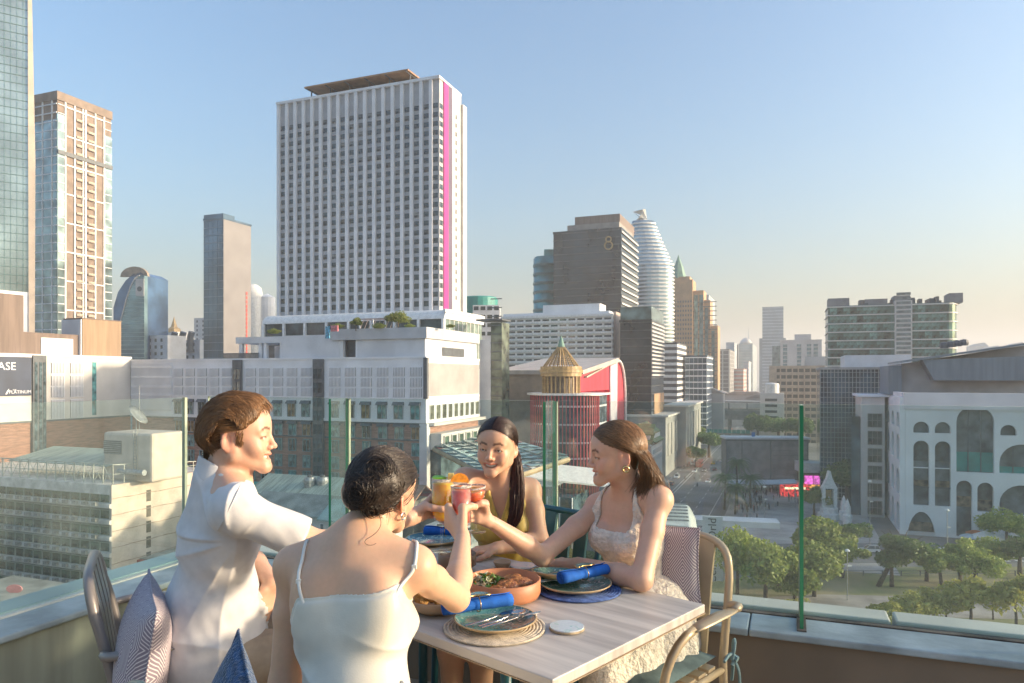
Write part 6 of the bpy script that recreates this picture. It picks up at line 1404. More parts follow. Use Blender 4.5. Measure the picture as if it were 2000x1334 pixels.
def wedge(o, mat, c, r, th, a0, a1, rot, name='garnish'):
    b = MB(); pts = [(0,0)]+[(r*math.cos(a), r*math.sin(a)) for a in lin(a0, a1, 14)]; b.prism(pts, -th/2, th/2); b.build(name, mat, o, loc=c, rot=rot)
gy = at(864,968,2.42); gp = at(901,985,2.30); gc = at(925,968,2.40); gh = at(893,955,2.50)
def ex1(o):
    MB().lathe([(.0368,.088),(.039,.088),(.039,.094),(.0368,.094),(.0368,.088)], 36, cap=False).build('salted_rim', salt, o)
    wedge(o, lime, (-.012,-.008,.094), .024, .006, 0, math.pi, (.2,0,.4), 'lime_slice'); b = MB(); b.box(-.010,.010,-.006,.006,-.012,.014); b.build('pineapple_wedge', pine, o, loc=(.026,0,.098), bevel=.002)
    MB().lathe([(.004,-.06),(.0042,-.14),(.012,-.147),(.034,-.151),(.034,-.153),(0,-.153)], 32).build('stem_foot', gls, o, smooth=True)
drink('yellow cocktail in stemmed glass with lime held by the man', gy+Vector((0,0,-.035)), [(.004,-.06),(.022,-.052),(.034,-.03),(.0375,.0),(.0385,.09),(.0375,.09),(.036,.0)], [(0,-.052),(.020,-.047),(.032,-.028),(.0355,.0),(.0365,.078),(0,.078)], liquid('yellow_juice', (.90,.52,.06), (.88,.42,.03)), ex1, (0,.03))
def ex2(o): wedge(o, orng, (-.006,.028,.066), .030, .006, 0, math.pi, (R90*.9,.1,.2), 'orange_slice'); MB().lathe([(.0318,.056),(.0335,.056),(.0335,.061),(.0318,.061),(.0318,.056)], 36, cap=False).build('salted_rim', salt, o)
drink('tall pink red cocktail held by the woman with the bun', gp, [(0,-.066),(.029,-.066),(.0305,-.06),(.033,.06),(.032,.06),(.029,-.058),(0,-.06)], [(0,-.058),(.0285,-.058),(.031,.046),(0,.046)], liquid('pink_juice', (.92,.22,.14), (.92,.36,.30)), ex2, (.02,-.02))
def ex3(o):
    MB().lathe([(.0035,-.028),(.0036,-.11),(.01,-.118),(.034,-.122),(.034,-.124),(0,-.124)], 32).build('stem_foot', gls, o, smooth=True); MB().lathe([(.0405,.026),(.0425,.026),(.0425,.031),(.0405,.031),(.0405,.026)], 36, cap=False).build('salted_rim', salt, o)
    wedge(o, orng, (.0,-.0,.016), .026, .005, 0, 2*math.pi, (.25,.1,0), 'orange_slice'); wedge(o, M('magenta_petal', (.65,.05,.25), .6, .1, 40), (-.018,-.012,.022), .008, .002, 0, 6.2, (.4,0,0), 'petal')
drink('red cocktail in a coupe held by the woman in the cream dress', gc, [(.0035,-.028),(.024,-.022),(.038,-.004),(.042,.028),(.041,.028),(.0365,-.002)], [(0,-.02),(.022,-.017),(.0355,-.003),(.0392,.014),(0,.014)], liquid('red_juice', (.90,.14,.06), (.88,.20,.06)), ex3, (.05,-.06))
def ex4(o): wedge(o, orng, (.004,-.004,.028), .026, .006, 0, math.pi, (R90*.8,.1,.3), 'orange_slice'); MB().lathe([(.0035,-.04),(.0036,-.12),(.01,-.128),(.034,-.132),(.034,-.134),(0,-.134)], 32).build('stem_foot', gls, o, smooth=True)
drink('peach cocktail in stemmed glass at the back of the toast', gh, [(.0035,-.04),(.024,-.034),(.034,-.01),(.036,.03),(.035,.03),(.032,-.01)], [(0,-.03),(.02,-.028),(.031,-.008),(.0335,.018),(0,.018)], liquid('peach_juice', (.80,.35,.15), (.75,.28,.1)), ex4, (0,0))
# ================================================================== PEOPLE
f32 = np.float32
def vn(v): v = np.asarray(v, float); return v/np.linalg.norm(v)
class Fld:
    "signed distance grid with smooth blends, meshed by surface nets"
    def __init__(s, lo, hi, h):
        s.lo = np.array(lo, float); s.h = h; s.n = np.ceil((np.array(hi)-s.lo)/h).astype(int)+1; s.d = np.ones(s.n, f32)
    def copy(s): o = Fld.__new__(Fld); o.lo, o.h, o.n, o.d = s.lo, s.h, s.n, s.d.copy(); return o
    def crop(s, lo, hi, off=0.0):
        i0 = np.clip(((np.array(lo)-s.lo)/s.h).astype(int), 0, s.n-2); i1 = np.clip(np.ceil((np.array(hi)-s.lo)/s.h).astype(int), 2, s.n); o = Fld.__new__(Fld); o.h = s.h; o.lo = s.lo+i0*s.h; o.n = i1-i0; o.d = s.d[i0[0]:i1[0], i0[1]:i1[1], i0[2]:i1[2]]-f32(off); return o
    def win(s, a, b):
        i0 = np.clip(np.floor((np.array(a)-s.lo)/s.h).astype(int), 0, s.n); i1 = np.clip(np.ceil((np.array(b)-s.lo)/s.h).astype(int)+1, 0, s.n)
        if (i1 <= i0).any(): return None
        ax = [(s.lo[k]+s.h*np.arange(i0[k], i1[k])).astype(f32) for k in range(3)]
        return tuple(slice(i0[k], i1[k]) for k in range(3)), ax[0][:,None,None], ax[1][None,:,None], ax[2][None,None,:]
    def put(s, sl, dn, k, sub):
        o = s.d[sl]
        if sub:
            dn = -dn
            if k > 0: q = np.maximum(k-np.abs(o-dn), 0)/k; s.d[sl] = np.maximum(o, dn)+q*q*k*.25
            else: s.d[sl] = np.maximum(o, dn)
        else:
            if k > 0: q = np.maximum(k-np.abs(o-dn), 0)/k; s.d[sl] = np.minimum(o, dn)-q*q*k*.25
            else: s.d[sl] = np.minimum(o, dn)
    def cone(s, a, b, ra, rb, k=.015, sub=False, pad=.03):
        a, b = np.asarray(a, float), np.asarray(b, float); r = max(ra, rb)+k+pad
        w = s.win(np.minimum(a,b)-r, np.maximum(a,b)+r)
        if w is None: return s
        sl, X, Y, Z = w; ba = b-a; L2 = max(ba@ba, 1e-9)
        t = np.clip(((X-a[0])*ba[0]+(Y-a[1])*ba[1]+(Z-a[2])*ba[2])/L2, 0, 1).astype(f32)
        d = np.sqrt((X-a[0]-t*ba[0])**2+(Y-a[1]-t*ba[1])**2+(Z-a[2]-t*ba[2])**2)-(ra+(rb-ra)*t); s.put(sl, d, k, sub); return s
    def chain(s, pts, rs, k=.012, sub=False):
        for i in range(len(pts)-1): s.cone(pts[i], pts[i+1], rs[i], rs[i+1], k, sub)
        return s
    def ell(s, c, r, A=None, k=.02, sub=False, pad=.03):
        c = np.asarray(c, float); A = np.eye(3) if A is None else np.asarray(A); m = max(r)+k+pad
        w = s.win(c-m, c+m)
        if w is None: return s
        sl, X, Y, Z = w; q = [(A[i][0]*(X-c[0])+A[i][1]*(Y-c[1])+A[i][2]*(Z-c[2])) for i in range(3)]
        k0 = np.sqrt(sum((q[i]/r[i])**2 for i in range(3))); k1 = np.sqrt(sum((q[i]/r[i]**2)**2 for i in range(3)))+1e-6
        s.put(sl, (k0*(k0-1)/k1).astype(f32), k, sub); return s
    def plane(s, p, n, k=0.0):
        "keep the side where (x-p).n < 0"
        n = vn(n); sl, X, Y, Z = s.win(s.lo, s.lo+s.h*s.n); d = ((X-p[0])*n[0]+(Y-p[1])*n[1]+(Z-p[2])*n[2]).astype(f32); s.put(sl, -d, k, True); return s
    def cuff(s, p, d, rad, reach=.12):
        "cut off everything beyond p along d inside a tube of radius rad"
        p, d = np.asarray(p, float), vn(d); w = s.win(p-reach-rad, p+reach+rad)
        if w is None: return s
        sl, X, Y, Z = w; a = (X-p[0])*d[0]+(Y-p[1])*d[1]+(Z-p[2])*d[2]; r = np.sqrt(np.maximum((X-p[0]-a*d[0])**2+(Y-p[1]-a*d[1])**2+(Z-p[2]-a*d[2])**2, 0))
        s.d[sl] = np.maximum(s.d[sl], np.where((r < rad) & (a > -reach), a, -1).astype(f32)); return s
    def xyz(s): sl, X, Y, Z = s.win(s.lo, s.lo+s.h*s.n); return X, Y, Z
    def mesh(s, iso=0.0):
        d = s.d-iso; ins = d < 0; n = d.shape
        cnt = np.zeros([k-1 for k in n], np.int8)
        for a in (0,1):
            for b in (0,1):
                for c in (0,1): cnt += ins[a:n[0]-1+a, b:n[1]-1+b, c:n[2]-1+c]
        ci = np.argwhere((cnt > 0) & (cnt < 8)); idx = np.full(cnt.shape, -1, np.int32); idx[tuple(ci.T)] = np.arange(len(ci))
        V = np.zeros((len(ci),3)); W = np.zeros(len(ci)); cr = [(a,b,c) for a in (0,1) for b in (0,1) for c in (0,1)]
        val = {c: d[ci[:,0]+c[0], ci[:,1]+c[1], ci[:,2]+c[2]] for c in cr}
        for p in cr:
            for k in range(3):
                if p[k] == 0:
                    q = list(p); q[k] = 1; q = tuple(q); a, b = val[p], val[q]; m = (a < 0) != (b < 0); t = np.where(m, a/np.where(m, a-b, 1), 0)
                    pos = np.tile(np.array(p, float), (len(ci),1)); pos[:,k] = t; V += pos*m[:,None]; W += m
        V = s.lo+s.h*(ci+V/W[:,None]); F = []
        for k in range(3):
            u, v = (k+1) % 3, (k+2) % 3; a = [slice(None)]*3; b = [slice(None)]*3; a[k] = slice(0,-1); b[k] = slice(1,None)
            sg = ins[tuple(a)] != ins[tuple(b)]; e = np.argwhere(sg); e = e[(e[:,u] > 0) & (e[:,v] > 0) & (e[:,u] < n[u]-1) & (e[:,v] < n[v]-1)]
            if not len(e): continue
            def g(du, dv): x = e.copy(); x[:,u] -= du; x[:,v] -= dv; return idx[x[:,0], x[:,1], x[:,2]]
            q = np.stack([g(1,1), g(0,1), g(0,0), g(1,0)], 1); fl = ~ins[e[:,0], e[:,1], e[:,2]]; q[fl] = q[fl][:, ::-1]; F.append(q)
        return V, np.concatenate(F)
    def sample(s, P):
        q = (np.asarray(P)-s.lo)/s.h; i = np.clip(np.floor(q).astype(int), 0, s.n-2); t = np.clip(q-i, 0, 1); r = 0
        for a in (0,1):
            for b in (0,1):
                for c in (0,1): r = r+s.d[i[:,0]+a, i[:,1]+b, i[:,2]+c]*np.where(a, t[:,0], 1-t[:,0])*np.where(b, t[:,1], 1-t[:,1])*np.where(c, t[:,2], 1-t[:,2])
        return r
    def snap(s, P, off):
        "lay points on the surface at height off"
        for _ in range(6):
            d = s.sample(P); e = s.h*2; G_ = np.stack([s.sample(P+np.eye(3)[k]*e)-s.sample(P-np.eye(3)[k]*e) for k in range(3)], 1); G_ /= np.linalg.norm(G_, axis=1, keepdims=True)+1e-9; P = P+G_*np.where(np.abs(d) < .2, np.clip(off-d, -.02, .02), 0)[:,None]
        return P
    def push(s, P, off, most=9.0):
        "move points that lie deeper than off out along the gradient"
        P0 = P
        for _ in range(3):
            d = s.sample(P); e = s.h; G_ = np.stack([s.sample(P+np.eye(3)[k]*e)-s.sample(P-np.eye(3)[k]*e) for k in range(3)], 1); G_ /= np.linalg.norm(G_, axis=1, keepdims=True)+1e-9
            P = P+G_*np.maximum(off-d, 0)[:,None]
        return np.where((np.linalg.norm(P-P0, axis=1) < most)[:,None], P, P0)
def np_obj(name, V, F, mat, parent, colors=None, smooth=True):
    me = bpy.data.meshes.new(name); me.vertices.add(len(V)); me.vertices.foreach_set('co', np.asarray(V, f32).ravel()); k = F.shape[1]
    me.loops.add(F.size); me.loops.foreach_set('vertex_index', F.astype(np.int32).ravel()); me.polygons.add(len(F)); me.polygons.foreach_set('loop_start', np.arange(0, F.size, k, dtype=np.int32))
    me.polygons.foreach_set('use_smooth', np.full(len(F), smooth)); me.update(calc_edges=True); me.validate(); me.materials.append(mat)
    if colors is not None:
        c = np.ones((len(V),4), f32); c[:,:3] = colors; a = me.color_attributes.new('tint', 'FLOAT_COLOR', 'POINT'); a.data.foreach_set('color', c.ravel())
    o = bpy.data.objects.new(name, me); COL.objects.link(o); o.parent = parent; return o
def relax(V, F, n=2, lam=.5):
    "light Laplacian smoothing"
    E = np.concatenate([F[:, [i, (i+1) % 4]] for i in range(4)]); c = np.bincount(E.ravel(), minlength=len(V))[:,None]
    for _ in range(n):
        S = np.zeros_like(V)
        for k in range(3): S[:,k] = np.bincount(E[:,0], V[E[:,1],k], len(V))+np.bincount(E[:,1], V[E[:,0],k], len(V))
        V = V+(S/np.maximum(c,1)-V)*lam
    return V
def normals(V, F):
    n = np.cross(V[F[:,2]]-V[F[:,0]], V[F[:,3]]-V[F[:,1]]); N_ = np.zeros_like(V)
    for k in range(3):
        for j in range(4): N_[:,k] += np.bincount(F[:,j], n[:,k], len(V))
    return N_/(np.linalg.norm(N_, axis=1, keepdims=True)+1e-12)
def ss(a, b, x): t = np.clip((x-a)/(b-a), 0, 1); return t*t*(3-2*t)
def strands(name, P, r, mat, parent, rng, tip=.35, tone=.25):
    "P: strands x points x 3; three sided tubes with a tone per strand"
    n, m, _ = P.shape; T = np.gradient(P, axis=1); T /= np.linalg.norm(T, axis=2, keepdims=True)+1e-9; ref = rng.normal(size=(n,1,3)); A = np.cross(T, ref); A /= np.linalg.norm(A, axis=2, keepdims=True)+1e-9; B = np.cross(T, A)
    rr = r*(1-(1-tip)*np.linspace(0,1,m)**2)[None,:,None]*(.7+.6*rng.random((n,1,1))); V = np.stack([P+rr*(A*math.cos(a)+B*math.sin(a)) for a in (0, 2.094, 4.189)], 2).reshape(-1,3)
    i = np.arange(n)[:,None,None]; j = np.arange(m-1)[None,:,None]; k = np.arange(3)[None,None,:]; base = (i*m+j)*3
    F = np.stack([base+k, base+(k+1) % 3, base+3+(k+1) % 3, base+3+k], 3).reshape(-1,4); tn = (1-tone+2*tone*rng.random(n)); C = np.repeat(tn, m*3)[:,None]*np.ones(3)
    return np_obj(name, V, F, mat, parent, C)
class Head:
    def __init__(s, H, F, up=(0,0,1), sc=1.0):
        s.H = np.asarray(H, float); s.F = vn(F); s.L = vn(np.cross(up, s.F)); s.U = np.cross(s.F, s.L); s.s = .01*sc; s.A = np.stack([s.F, s.L, s.U])
    def w(s, f, l, u): return s.H+s.s*(f*s.F+l*s.L+u*s.U)
    def W(s, P): return s.H+s.s*(np.asarray(P)@s.A)
    def loc(s, V): return (V-s.H)@s.A.T/s.s
    def build(s, fld, fem=True, smile=1.0, neck=None, nr=.05):
        q = s.s; w = s.w; A = s.A
        fld.ell(w(-1.2,0,2.6), (9.5*q,7.35*q,8.5*q), A, .0); fld.ell(w(3.0,0,3.6), (5.8*q,6.2*q,6.0*q), A, .03)
        fld.ell(w(2.6,0,-3.2), (6.0*q,5.7*q,6.6*q), A, .025)
        ch = (7.0,-9.3) if fem else (7.3,-9.5)
        for e in (-1, 1):
            fld.cone(w(ch[0],e*.8,ch[1]), w(-.2,e*(4.9 if fem else 5.5),-5.6), 1.7*q, 1.7*q, .02); fld.cone(w(-.2,e*(4.9 if fem else 5.5),-5.6), w(-.6,e*6.0,-.5), 1.6*q, 1.5*q, .015)
            fld.ell(w(4.9,e*4.1,-2.6), (2.6*q,2.2*q,2.3*q), A, .015)
            fld.cone(w(8.0,e*1.2,1.55), w(6.6,e*4.4,1.7), .9*q, .8*q, .012)
        fld.ell(w(ch[0]+.5,0,ch[1]-.1), (1.9*q,(2.2 if fem else 2.6)*q,1.7*q), A, .012)
        fld.ell(w(7.2,0,-6.3), (1.9*q,3.0*q,2.3*q), A, .015)
        for e in (-1, 1): fld.ell(w(9.2,e*3.2,-.1), (1.7*q,1.7*q,1.15*q), A, .010, True)
        fld.cone(w(8.3,0,1.2), w(9.9,0,-2.6), .75*q, .85*q, .008); fld.ell(w(10.25,0,-3.15), (1.05*q,.95*q,.9*q), A, .006)
        for e in (-1, 1): fld.ell(w(9.2,e*1.2,-3.6), (1.0*q,.75*q,.75*q), A, .005)
        for e in (-1, 1):      # lids over the eyeball
            fld.ell(w(7.05,e*3.15,.12), (1.45*q,1.62*q,1.28*q), A, .006); 
            fld.ell(w(8.6,e*3.15,-.25), (.75*q,1.3*q,.20*q), A, .003, True)
        if smile > 0:
            mw = .75+.28*smile; fld.ell(w(8.9,0,-6.3), (2.2*q,2.7*q*mw,.95*q*smile), A, .004, True); [fld.ell(w(8.3,e*2.1*mw,-5.75), (1.6*q,.95*q,.55*q*smile), A, .004, True) for e in (-1,1)]
            for e in (-1, 1): fld.ell(w(5.9,e*3.9,-4.4), (2.2*q,1.6*q,1.9*q), A, .015)
            cu = [(6.5,3.3*mw,-4.95), (8.1,1.9*mw,-5.4), (9.0,.5,-5.5), (9.05,0,-5.56)]; cl = [(6.5,3.25*mw,-5.1), (7.8,2.0*mw,-6.35-.6*smile), (8.6,.7,-7.0-.75*smile), (8.7,0,-7.05-.75*smile)]
        else:
            cu = [(7.6,2.4,-6.2), (8.5,1.2,-5.85), (9.1,.4,-5.6), (9.1,0,-5.7)]; cl = [(7.6,2.4,-6.3), (8.5,1.2,-6.8), (8.9,.4,-7.0), (8.9,0,-7.0)]
        s.lips = []
        for cv, r in ((cu,(.22,.36,.42,.40)), (cl,(.22,.45,.55,.55))):
            for e in (-1, 1):
                P = [w(a,e*b,c) for a,b,c in cv]; s.lips.append(P); fld.chain(P, [x*q for x in r], .004)
        for e in (-1, 1): fld.ell(w(9.75,e*.62,-4.15), (.32*q,.28*q,.3*q), A, .002, True)
        for e in (-1, 1):      # ears
            R = s.A.copy(); a = .35; fx = s.F*math.cos(a)-s.L*e*math.sin(a)*-1*-1; fx = vn(s.F*math.cos(.5)-e*s.L*math.sin(.5)); lx = vn(np.cross(s.U, fx)); ux = vn(s.U*.97-s.F*.22); B = np.stack([fx, np.cross(ux,fx), ux])
            fld.ell(w(-1.9,e*7.3,-1.2), (1.65*q,.5*q,2.85*q), B, .004); fld.ell(w(-1.3,e*7.75,-1.0), (.95*q,.5*q,1.5*q), B, .004, True); fld.ell(w(-1.35,e*7.15,-3.6), (.8*q,.5*q,.9*q), B, .004)
        if neck is not None: fld.cone(w(-2.2,0,-4.0), neck, nr*1.08, nr*1.1, .03); fld.cone(w(-.4,0,-6.5), np.asarray(neck)+s.F*.015, nr*.85, nr*.95, .02)
    def tint(s, V, C, fem=True, brow=(.10,.06,.045), lip=(.80,.42,.42), stubble=0.0, browth=.36):
        "multiplies skin colour near lips, brows, cheeks, ears"
        P = s.loc(V); near = (np.abs(P) < 13).all(1); i = np.where(near)[0]; p = P[i]; c = C[i]
        al = np.abs(p[:,1])
        d = np.full(len(i), 9.0)
        for L_ in s.lips:
            for a, b in zip(L_[:-1], L_[1:]):
                a2, b2 = s.loc(a[None])[0], s.loc(b[None])[0]; ba = b2-a2; t = np.clip(((p-a2)@ba)/(ba@ba), 0, 1); d = np.minimum(d, np.linalg.norm(p-a2-t[:,None]*ba, axis=1))
        m = ss(.55, .38, d)[:,None]; c = c*(1-m)+c*np.array(lip)*m
        bu = 2.05+.55*np.sin(np.clip((al-1.2)/3.6, 0, 1)*2.2)-.10*al*(al > 4); m = ss(browth+.22, browth-.1, np.abs(p[:,2]-bu))*ss(.9,1.5,al)*ss(5.3,4.4,al)*(p[:,0] > 4.5); m = (m*.85)[:,None]; c = c*(1-m)+np.array(brow)*m
        m = (np.exp(-((al-4.3)**2+(p[:,2]+2.6)**2)/6)*(p[:,0] > 2)*.22)[:,None]; c = c*(1-m*np.array([.0,.45,.45])); m = (ss(6.5,7.4,al)*(np.abs(p[:,2]+1) < 4)*(p[:,0] < 1)*.35)[:,None]; c = c*(1-m*np.array([-.1,.35,.4]))
        m = ((np.abs(p[:,2]+.35) < .34)*(np.abs(al-3.15) < 1.6)*(p[:,0] > 6.2)*.6)[:,None]; c = c*(1-m)
        m = (np.exp(-(p[:,1]**2+(p[:,2]+3.4)**2)/2.5)*(p[:,0] > 8)*.10)[:,None]; c = c*(1-m*np.array([-.05,.3,.3]))
        if stubble: m = (ss(-2.5,-5,p[:,2])*ss(-1.5,1.5,p[:,0])*stubble)[:,None]; c = c*(1-m*np.array([.35,.42,.45]))
        C[i] = c; return C
    def eyes(s, parent, iris=(.05,.025,.012)):
        wm_ = M('eye_white', (.72,.68,.64), .15, .02, 50); im = M('iris_dark', iris, .1, .1, 50, coat=1)
        for e in (-1, 1):
            c = s.w(7.05,e*3.15,-.05); r = 1.32*s.s; b = MB(); b.lathe([(r*math.sin(t), -r*math.cos(t)) for t in lin(0, math.pi, 14)], 20); o = b.build('eye', wm_, parent, smooth=True); o.location = c
            b = MB(); b.lathe([(r*1.01*math.sin(t), r*1.012*math.cos(t)) for t in lin(0, .45, 5)], 16, ax=Vector(s.F).to_track_quat('Z','Y').to_matrix().to_4x4()); b.build('iris', im, o, smooth=True)
    def teeth(s, parent):
        b = MB(); pts = [(7.75-.22*l*l, l, -6.05-.02*l*l) for l in lin(-2.5, 2.5, 11)]; wm_ = M('tooth_white', (.78,.74,.68), .25, .04, 60)
        for i in range(10):
            (f0,l0,u0), (f1,l1,u1) = pts[i], pts[i+1]; g = .03; tp, bt = -4.9, -6.85+.22*abs(l0+l1)/2
            q = [(f0,l0+g,tp),(f1,l1-g,tp),(f1,l1-g,bt),(f0,l0+g,bt)]; v = [s.w(a+.45*(1 if j < 4 else 0)-.0,b_,c) for j,(a,b_,c) in enumerate(q+q)]
            b.add(v, [(0,1,2,3),(7,6,5,4),(0,4,5,1),(1,5,6,2),(2,6,7,3),(3,7,4,0)])
        b.build('teeth', wm_, parent); b = MB(); b.add([s.w(5.6,-2.6,-5.0), s.w(5.6,2.6,-5.0), s.w(5.6,2.6,-8), s.w(5.6,-2.6,-8)], [(0,1,2,3)]); b.build('mouth_inside', M('mouth_dark', (.10,.02,.02), .6, .1, 20), parent)
    def side_hair(s, n, rng, sgn, m=9, off=.75, length=5.0, burn=True):
        "short strands beside and behind the ear, flowing back and down"
        out = []
        while len(out) < n:
            f, u = rng.uniform(-10,4.2), rng.uniform(-7.5,6)
            ok = u > 1.6+.12*abs(f+1) if -3.4 < f < 1.2 else (u > -2.2 and f < 3.0 if f >= 1.2 and burn else (u > -6.4 if f < -3.4 else False))
            if ok: out.append((f,u))
        q = np.array(out); tt = np.linspace(0,1,m)[None]; L_ = length*(.5+.8*rng.random((n,1))); f = np.maximum(q[:,:1]-L_*tt*.85, -10.2); drop = np.where(q[:,:1] < -2.5, .75, .12)*(.6+.7*rng.random((n,1))); u = q[:,1:]-L_*tt*drop*(.4+.6*tt); short = (q[:,0] > 1.2)&(q[:,1] < 2); f = np.where(short[:,None], q[:,:1]-.4*tt, f); u = np.where(short[:,None], q[:,1:]-1.6*tt, u); keep = (f < 1.4)&(f > -3.3); u = np.where(keep & ~short[:,None], np.maximum(u, 1.4), u)
        rr = np.clip(1-((f+1.2)/10.3)**2-((u-2.6)/9.6)**2, .0, 1); l = 7.5*np.sqrt(rr)+off*(.5+.5*tt)+.35*rng.random((n,1)); return s.W(np.stack([f, sgn*l, u], -1))
    def toward(s, al, be, al2, be2, m=12, off=.5, t1=1.0):
        "strands over the skull from directions (al,be) to (al2,be2)"
        def dv(a, b): return np.stack([np.cos(a)*np.cos(b), np.sin(b), np.sin(a)*np.cos(b)], -1)
        A_, B_ = dv(al,be)[:,None], dv(al2,be2)[:,None]; om = np.arccos(np.clip((A_*B_).sum(-1,keepdims=True), -1, 1))+1e-6; tt = np.linspace(0,t1,m)[None,:,None]; d = (np.sin((1-tt)*om)*A_+np.sin(tt*om)*B_)/np.sin(om)
        o_ = off if np.isscalar(off) else off[:,None,None]; return s.W(np.array([-1.2,0,2.6])+d*(np.array([9.6,7.45,8.6])+o_))
    def cap(s, name, parent, base, mat, hair, off=.35, tone=.7, na=70, nb=48, fb=None):
        "scalp cover: grid of directions where hair(al,be) says so"
        al = np.linspace(.2, 4.4, na); be = np.linspace(-1.5, 1.5, nb); A_, B_ = np.meshgrid(al, be, indexing='ij'); P = s.scalp(A_, B_, off); L_ = s.loc(P.reshape(-1,3)); ok = hair(L_[:,0], L_[:,1], L_[:,2]).reshape(na, nb)
        if fb is not None: P = fb.push(P.reshape(-1,3), .0012).reshape(P.shape)
        F = [(i*nb+j, (i+1)*nb+j, (i+1)*nb+j+1, i*nb+j+1) for i in range(na-1) for j in range(nb-1) if ok[i,j] and ok[i+1,j] and ok[i,j+1] and ok[i+1,j+1]]
        return np_obj(name, P.reshape(-1,3)-base, np.array(F), mat, parent, np.full((na*nb,3), tone))
    # hair on the skull: direction (alpha forward->up->back, beta sideways) to a point off cm above the scalp
    def scalp(s, al, be, off):
        al, be, off = np.broadcast_arrays(np.asarray(al, float), np.asarray(be, float), np.asarray(off, float)); d = np.stack([np.cos(al)*np.cos(be), np.sin(be), np.sin(al)*np.cos(be)], -1)
        return s.W(np.array([-1.2,0,2.6])+d*(np.array([9.6,7.45,8.6])+off[...,None]))
def grip(fld, c, ax, R, wd, sg, wrist, sp=.0185, ths=1.0, fr=.0078, reach=1.0, lift=0.0, lean=0.0):
    "hand closed round a cylinder: axis ax (towards the index finger side), palm towards wd; joints lie on circles round the axis"
    c = np.asarray(c, float); ax = vn(ax); wd = vn(np.asarray(wd)-ax*np.dot(wd, ax)); pv = np.cross(ax, wd)*sg
    def on(th, r, z): t = math.radians(th); return c+ax*z+r*(wd*math.cos(t)+pv*math.sin(t))
    lens = (.94, 1.0, .96, .82)
    for i in range(4):
        z = (1.5-i)*sp+lift; ln = lens[i]*reach; a0 = 48; st = [46*ln*(.033/(R+.008))**.8, 30*ln*(.033/(R+.008))**.8, 24*ln*(.033/(R+.008))**.8]
        kn = on(a0, R+.016, z); pts = [kn, on(a0+st[0], R+.0105, z-lean*.004), on(a0+st[0]+st[1], R+.009, z-lean*.007), on(a0+sum(st), R+.0075, z-lean*.009)]
        f = fr*(.92 if i == 3 else 1.0); fld.chain(pts, [f*1.12, f*1.06, f*.95, f*.85], .004)
        fld.cone(np.asarray(wrist)+ax*(1.5-i)*.007, kn, .0145, .0105, .016)
    b = on(-12, R+.026, .030*ths+lift); m = on(-48, R+.016, .034*ths+lift); ip = on(-85, R+.0105, .030*ths+lift); tp = on(-112, R+.009, .024*ths+lift)
    fld.chain([np.asarray(wrist)+ax*.012, b, m, ip, tp], [.0155, .0145, .0110, .0098, .0082], .008)
def relaxed_hand(fld, wrist, fw, back, sg, curl=(20,35,20), fr=.0078, spread=.07):
    "hand hanging or lying: fw finger direction, back = back of hand normal, sg +1 thumb along back x fw"
    fw = vn(fw); back = vn(np.asarray(back)-fw*np.dot(back, fw)); sd = np.cross(back, fw)*sg; wrist = np.asarray(wrist, float)
    for i in range(4):
        y = (1.5-i)*.0195; kn = wrist+fw*(.088-.006*abs(i-1))+sd*y; d = vn(fw+sd*(1.5-i)*spread); pts = [kn]; a = 0; ln = (.042,.026,.021); q = (.9,1.0,.95,.78)[i]
        for j in range(3): a += math.radians(curl[j]); pts.append(pts[-1]+(d*math.cos(a)-back*math.sin(a))*ln[j]*q)
        fld.chain(pts, [fr*1.1, fr*1.02, fr*.93, fr*.82], .005); fld.cone(wrist+sd*(1.5-i)*.009, kn, .0145, .0105, .014)
    t0 = wrist+fw*.025+sd*.026; t1 = t0+vn(fw*.75+sd*.6-back*.2)*.04; t2 = t1+vn(fw*.9+sd*.25-back*.2)*.03; t3 = t2+vn(fw*.95-back*.25)*.024
    fld.chain([wrist+sd*.008, t0, t1, t2, t3], [.0150, .0140, .0110, .0097, .0082], .008)
def skin_mat(name, c):
    m = M(name, c, .46, .015, 90, sss=.35, spec=.45, attr='tint', bump=.04, bscale=500); return m
def arm(fld, sh, el, wr, r=(.047,.037,.036,.026), k=.02):
    sh, el, wr = (np.asarray(x, float) for x in (sh, el, wr)); m = sh*.6+el*.4; fld.chain([sh, m, el], [r[0], r[0]*.95, r[1]], k); f = el*.68+wr*.32; fld.chain([el, f, wr], [r[1], r[2]*1.08, r[3]], k)
def leg(fld, hip, kn, an, toe, r=(.080,.055,.052,.034), k=.03):
    hip, kn, an, toe = (np.asarray(x, float) for x in (hip, kn, an, toe)); fld.cone(hip, kn, r[0], r[1], k); c = kn*.7+an*.3; fld.chain([kn, c, an], [r[1]*.95, r[2]*1.02, r[3]], k); fld.cone(an-np.array([0,0,.02]), toe, .034, .024, .02)
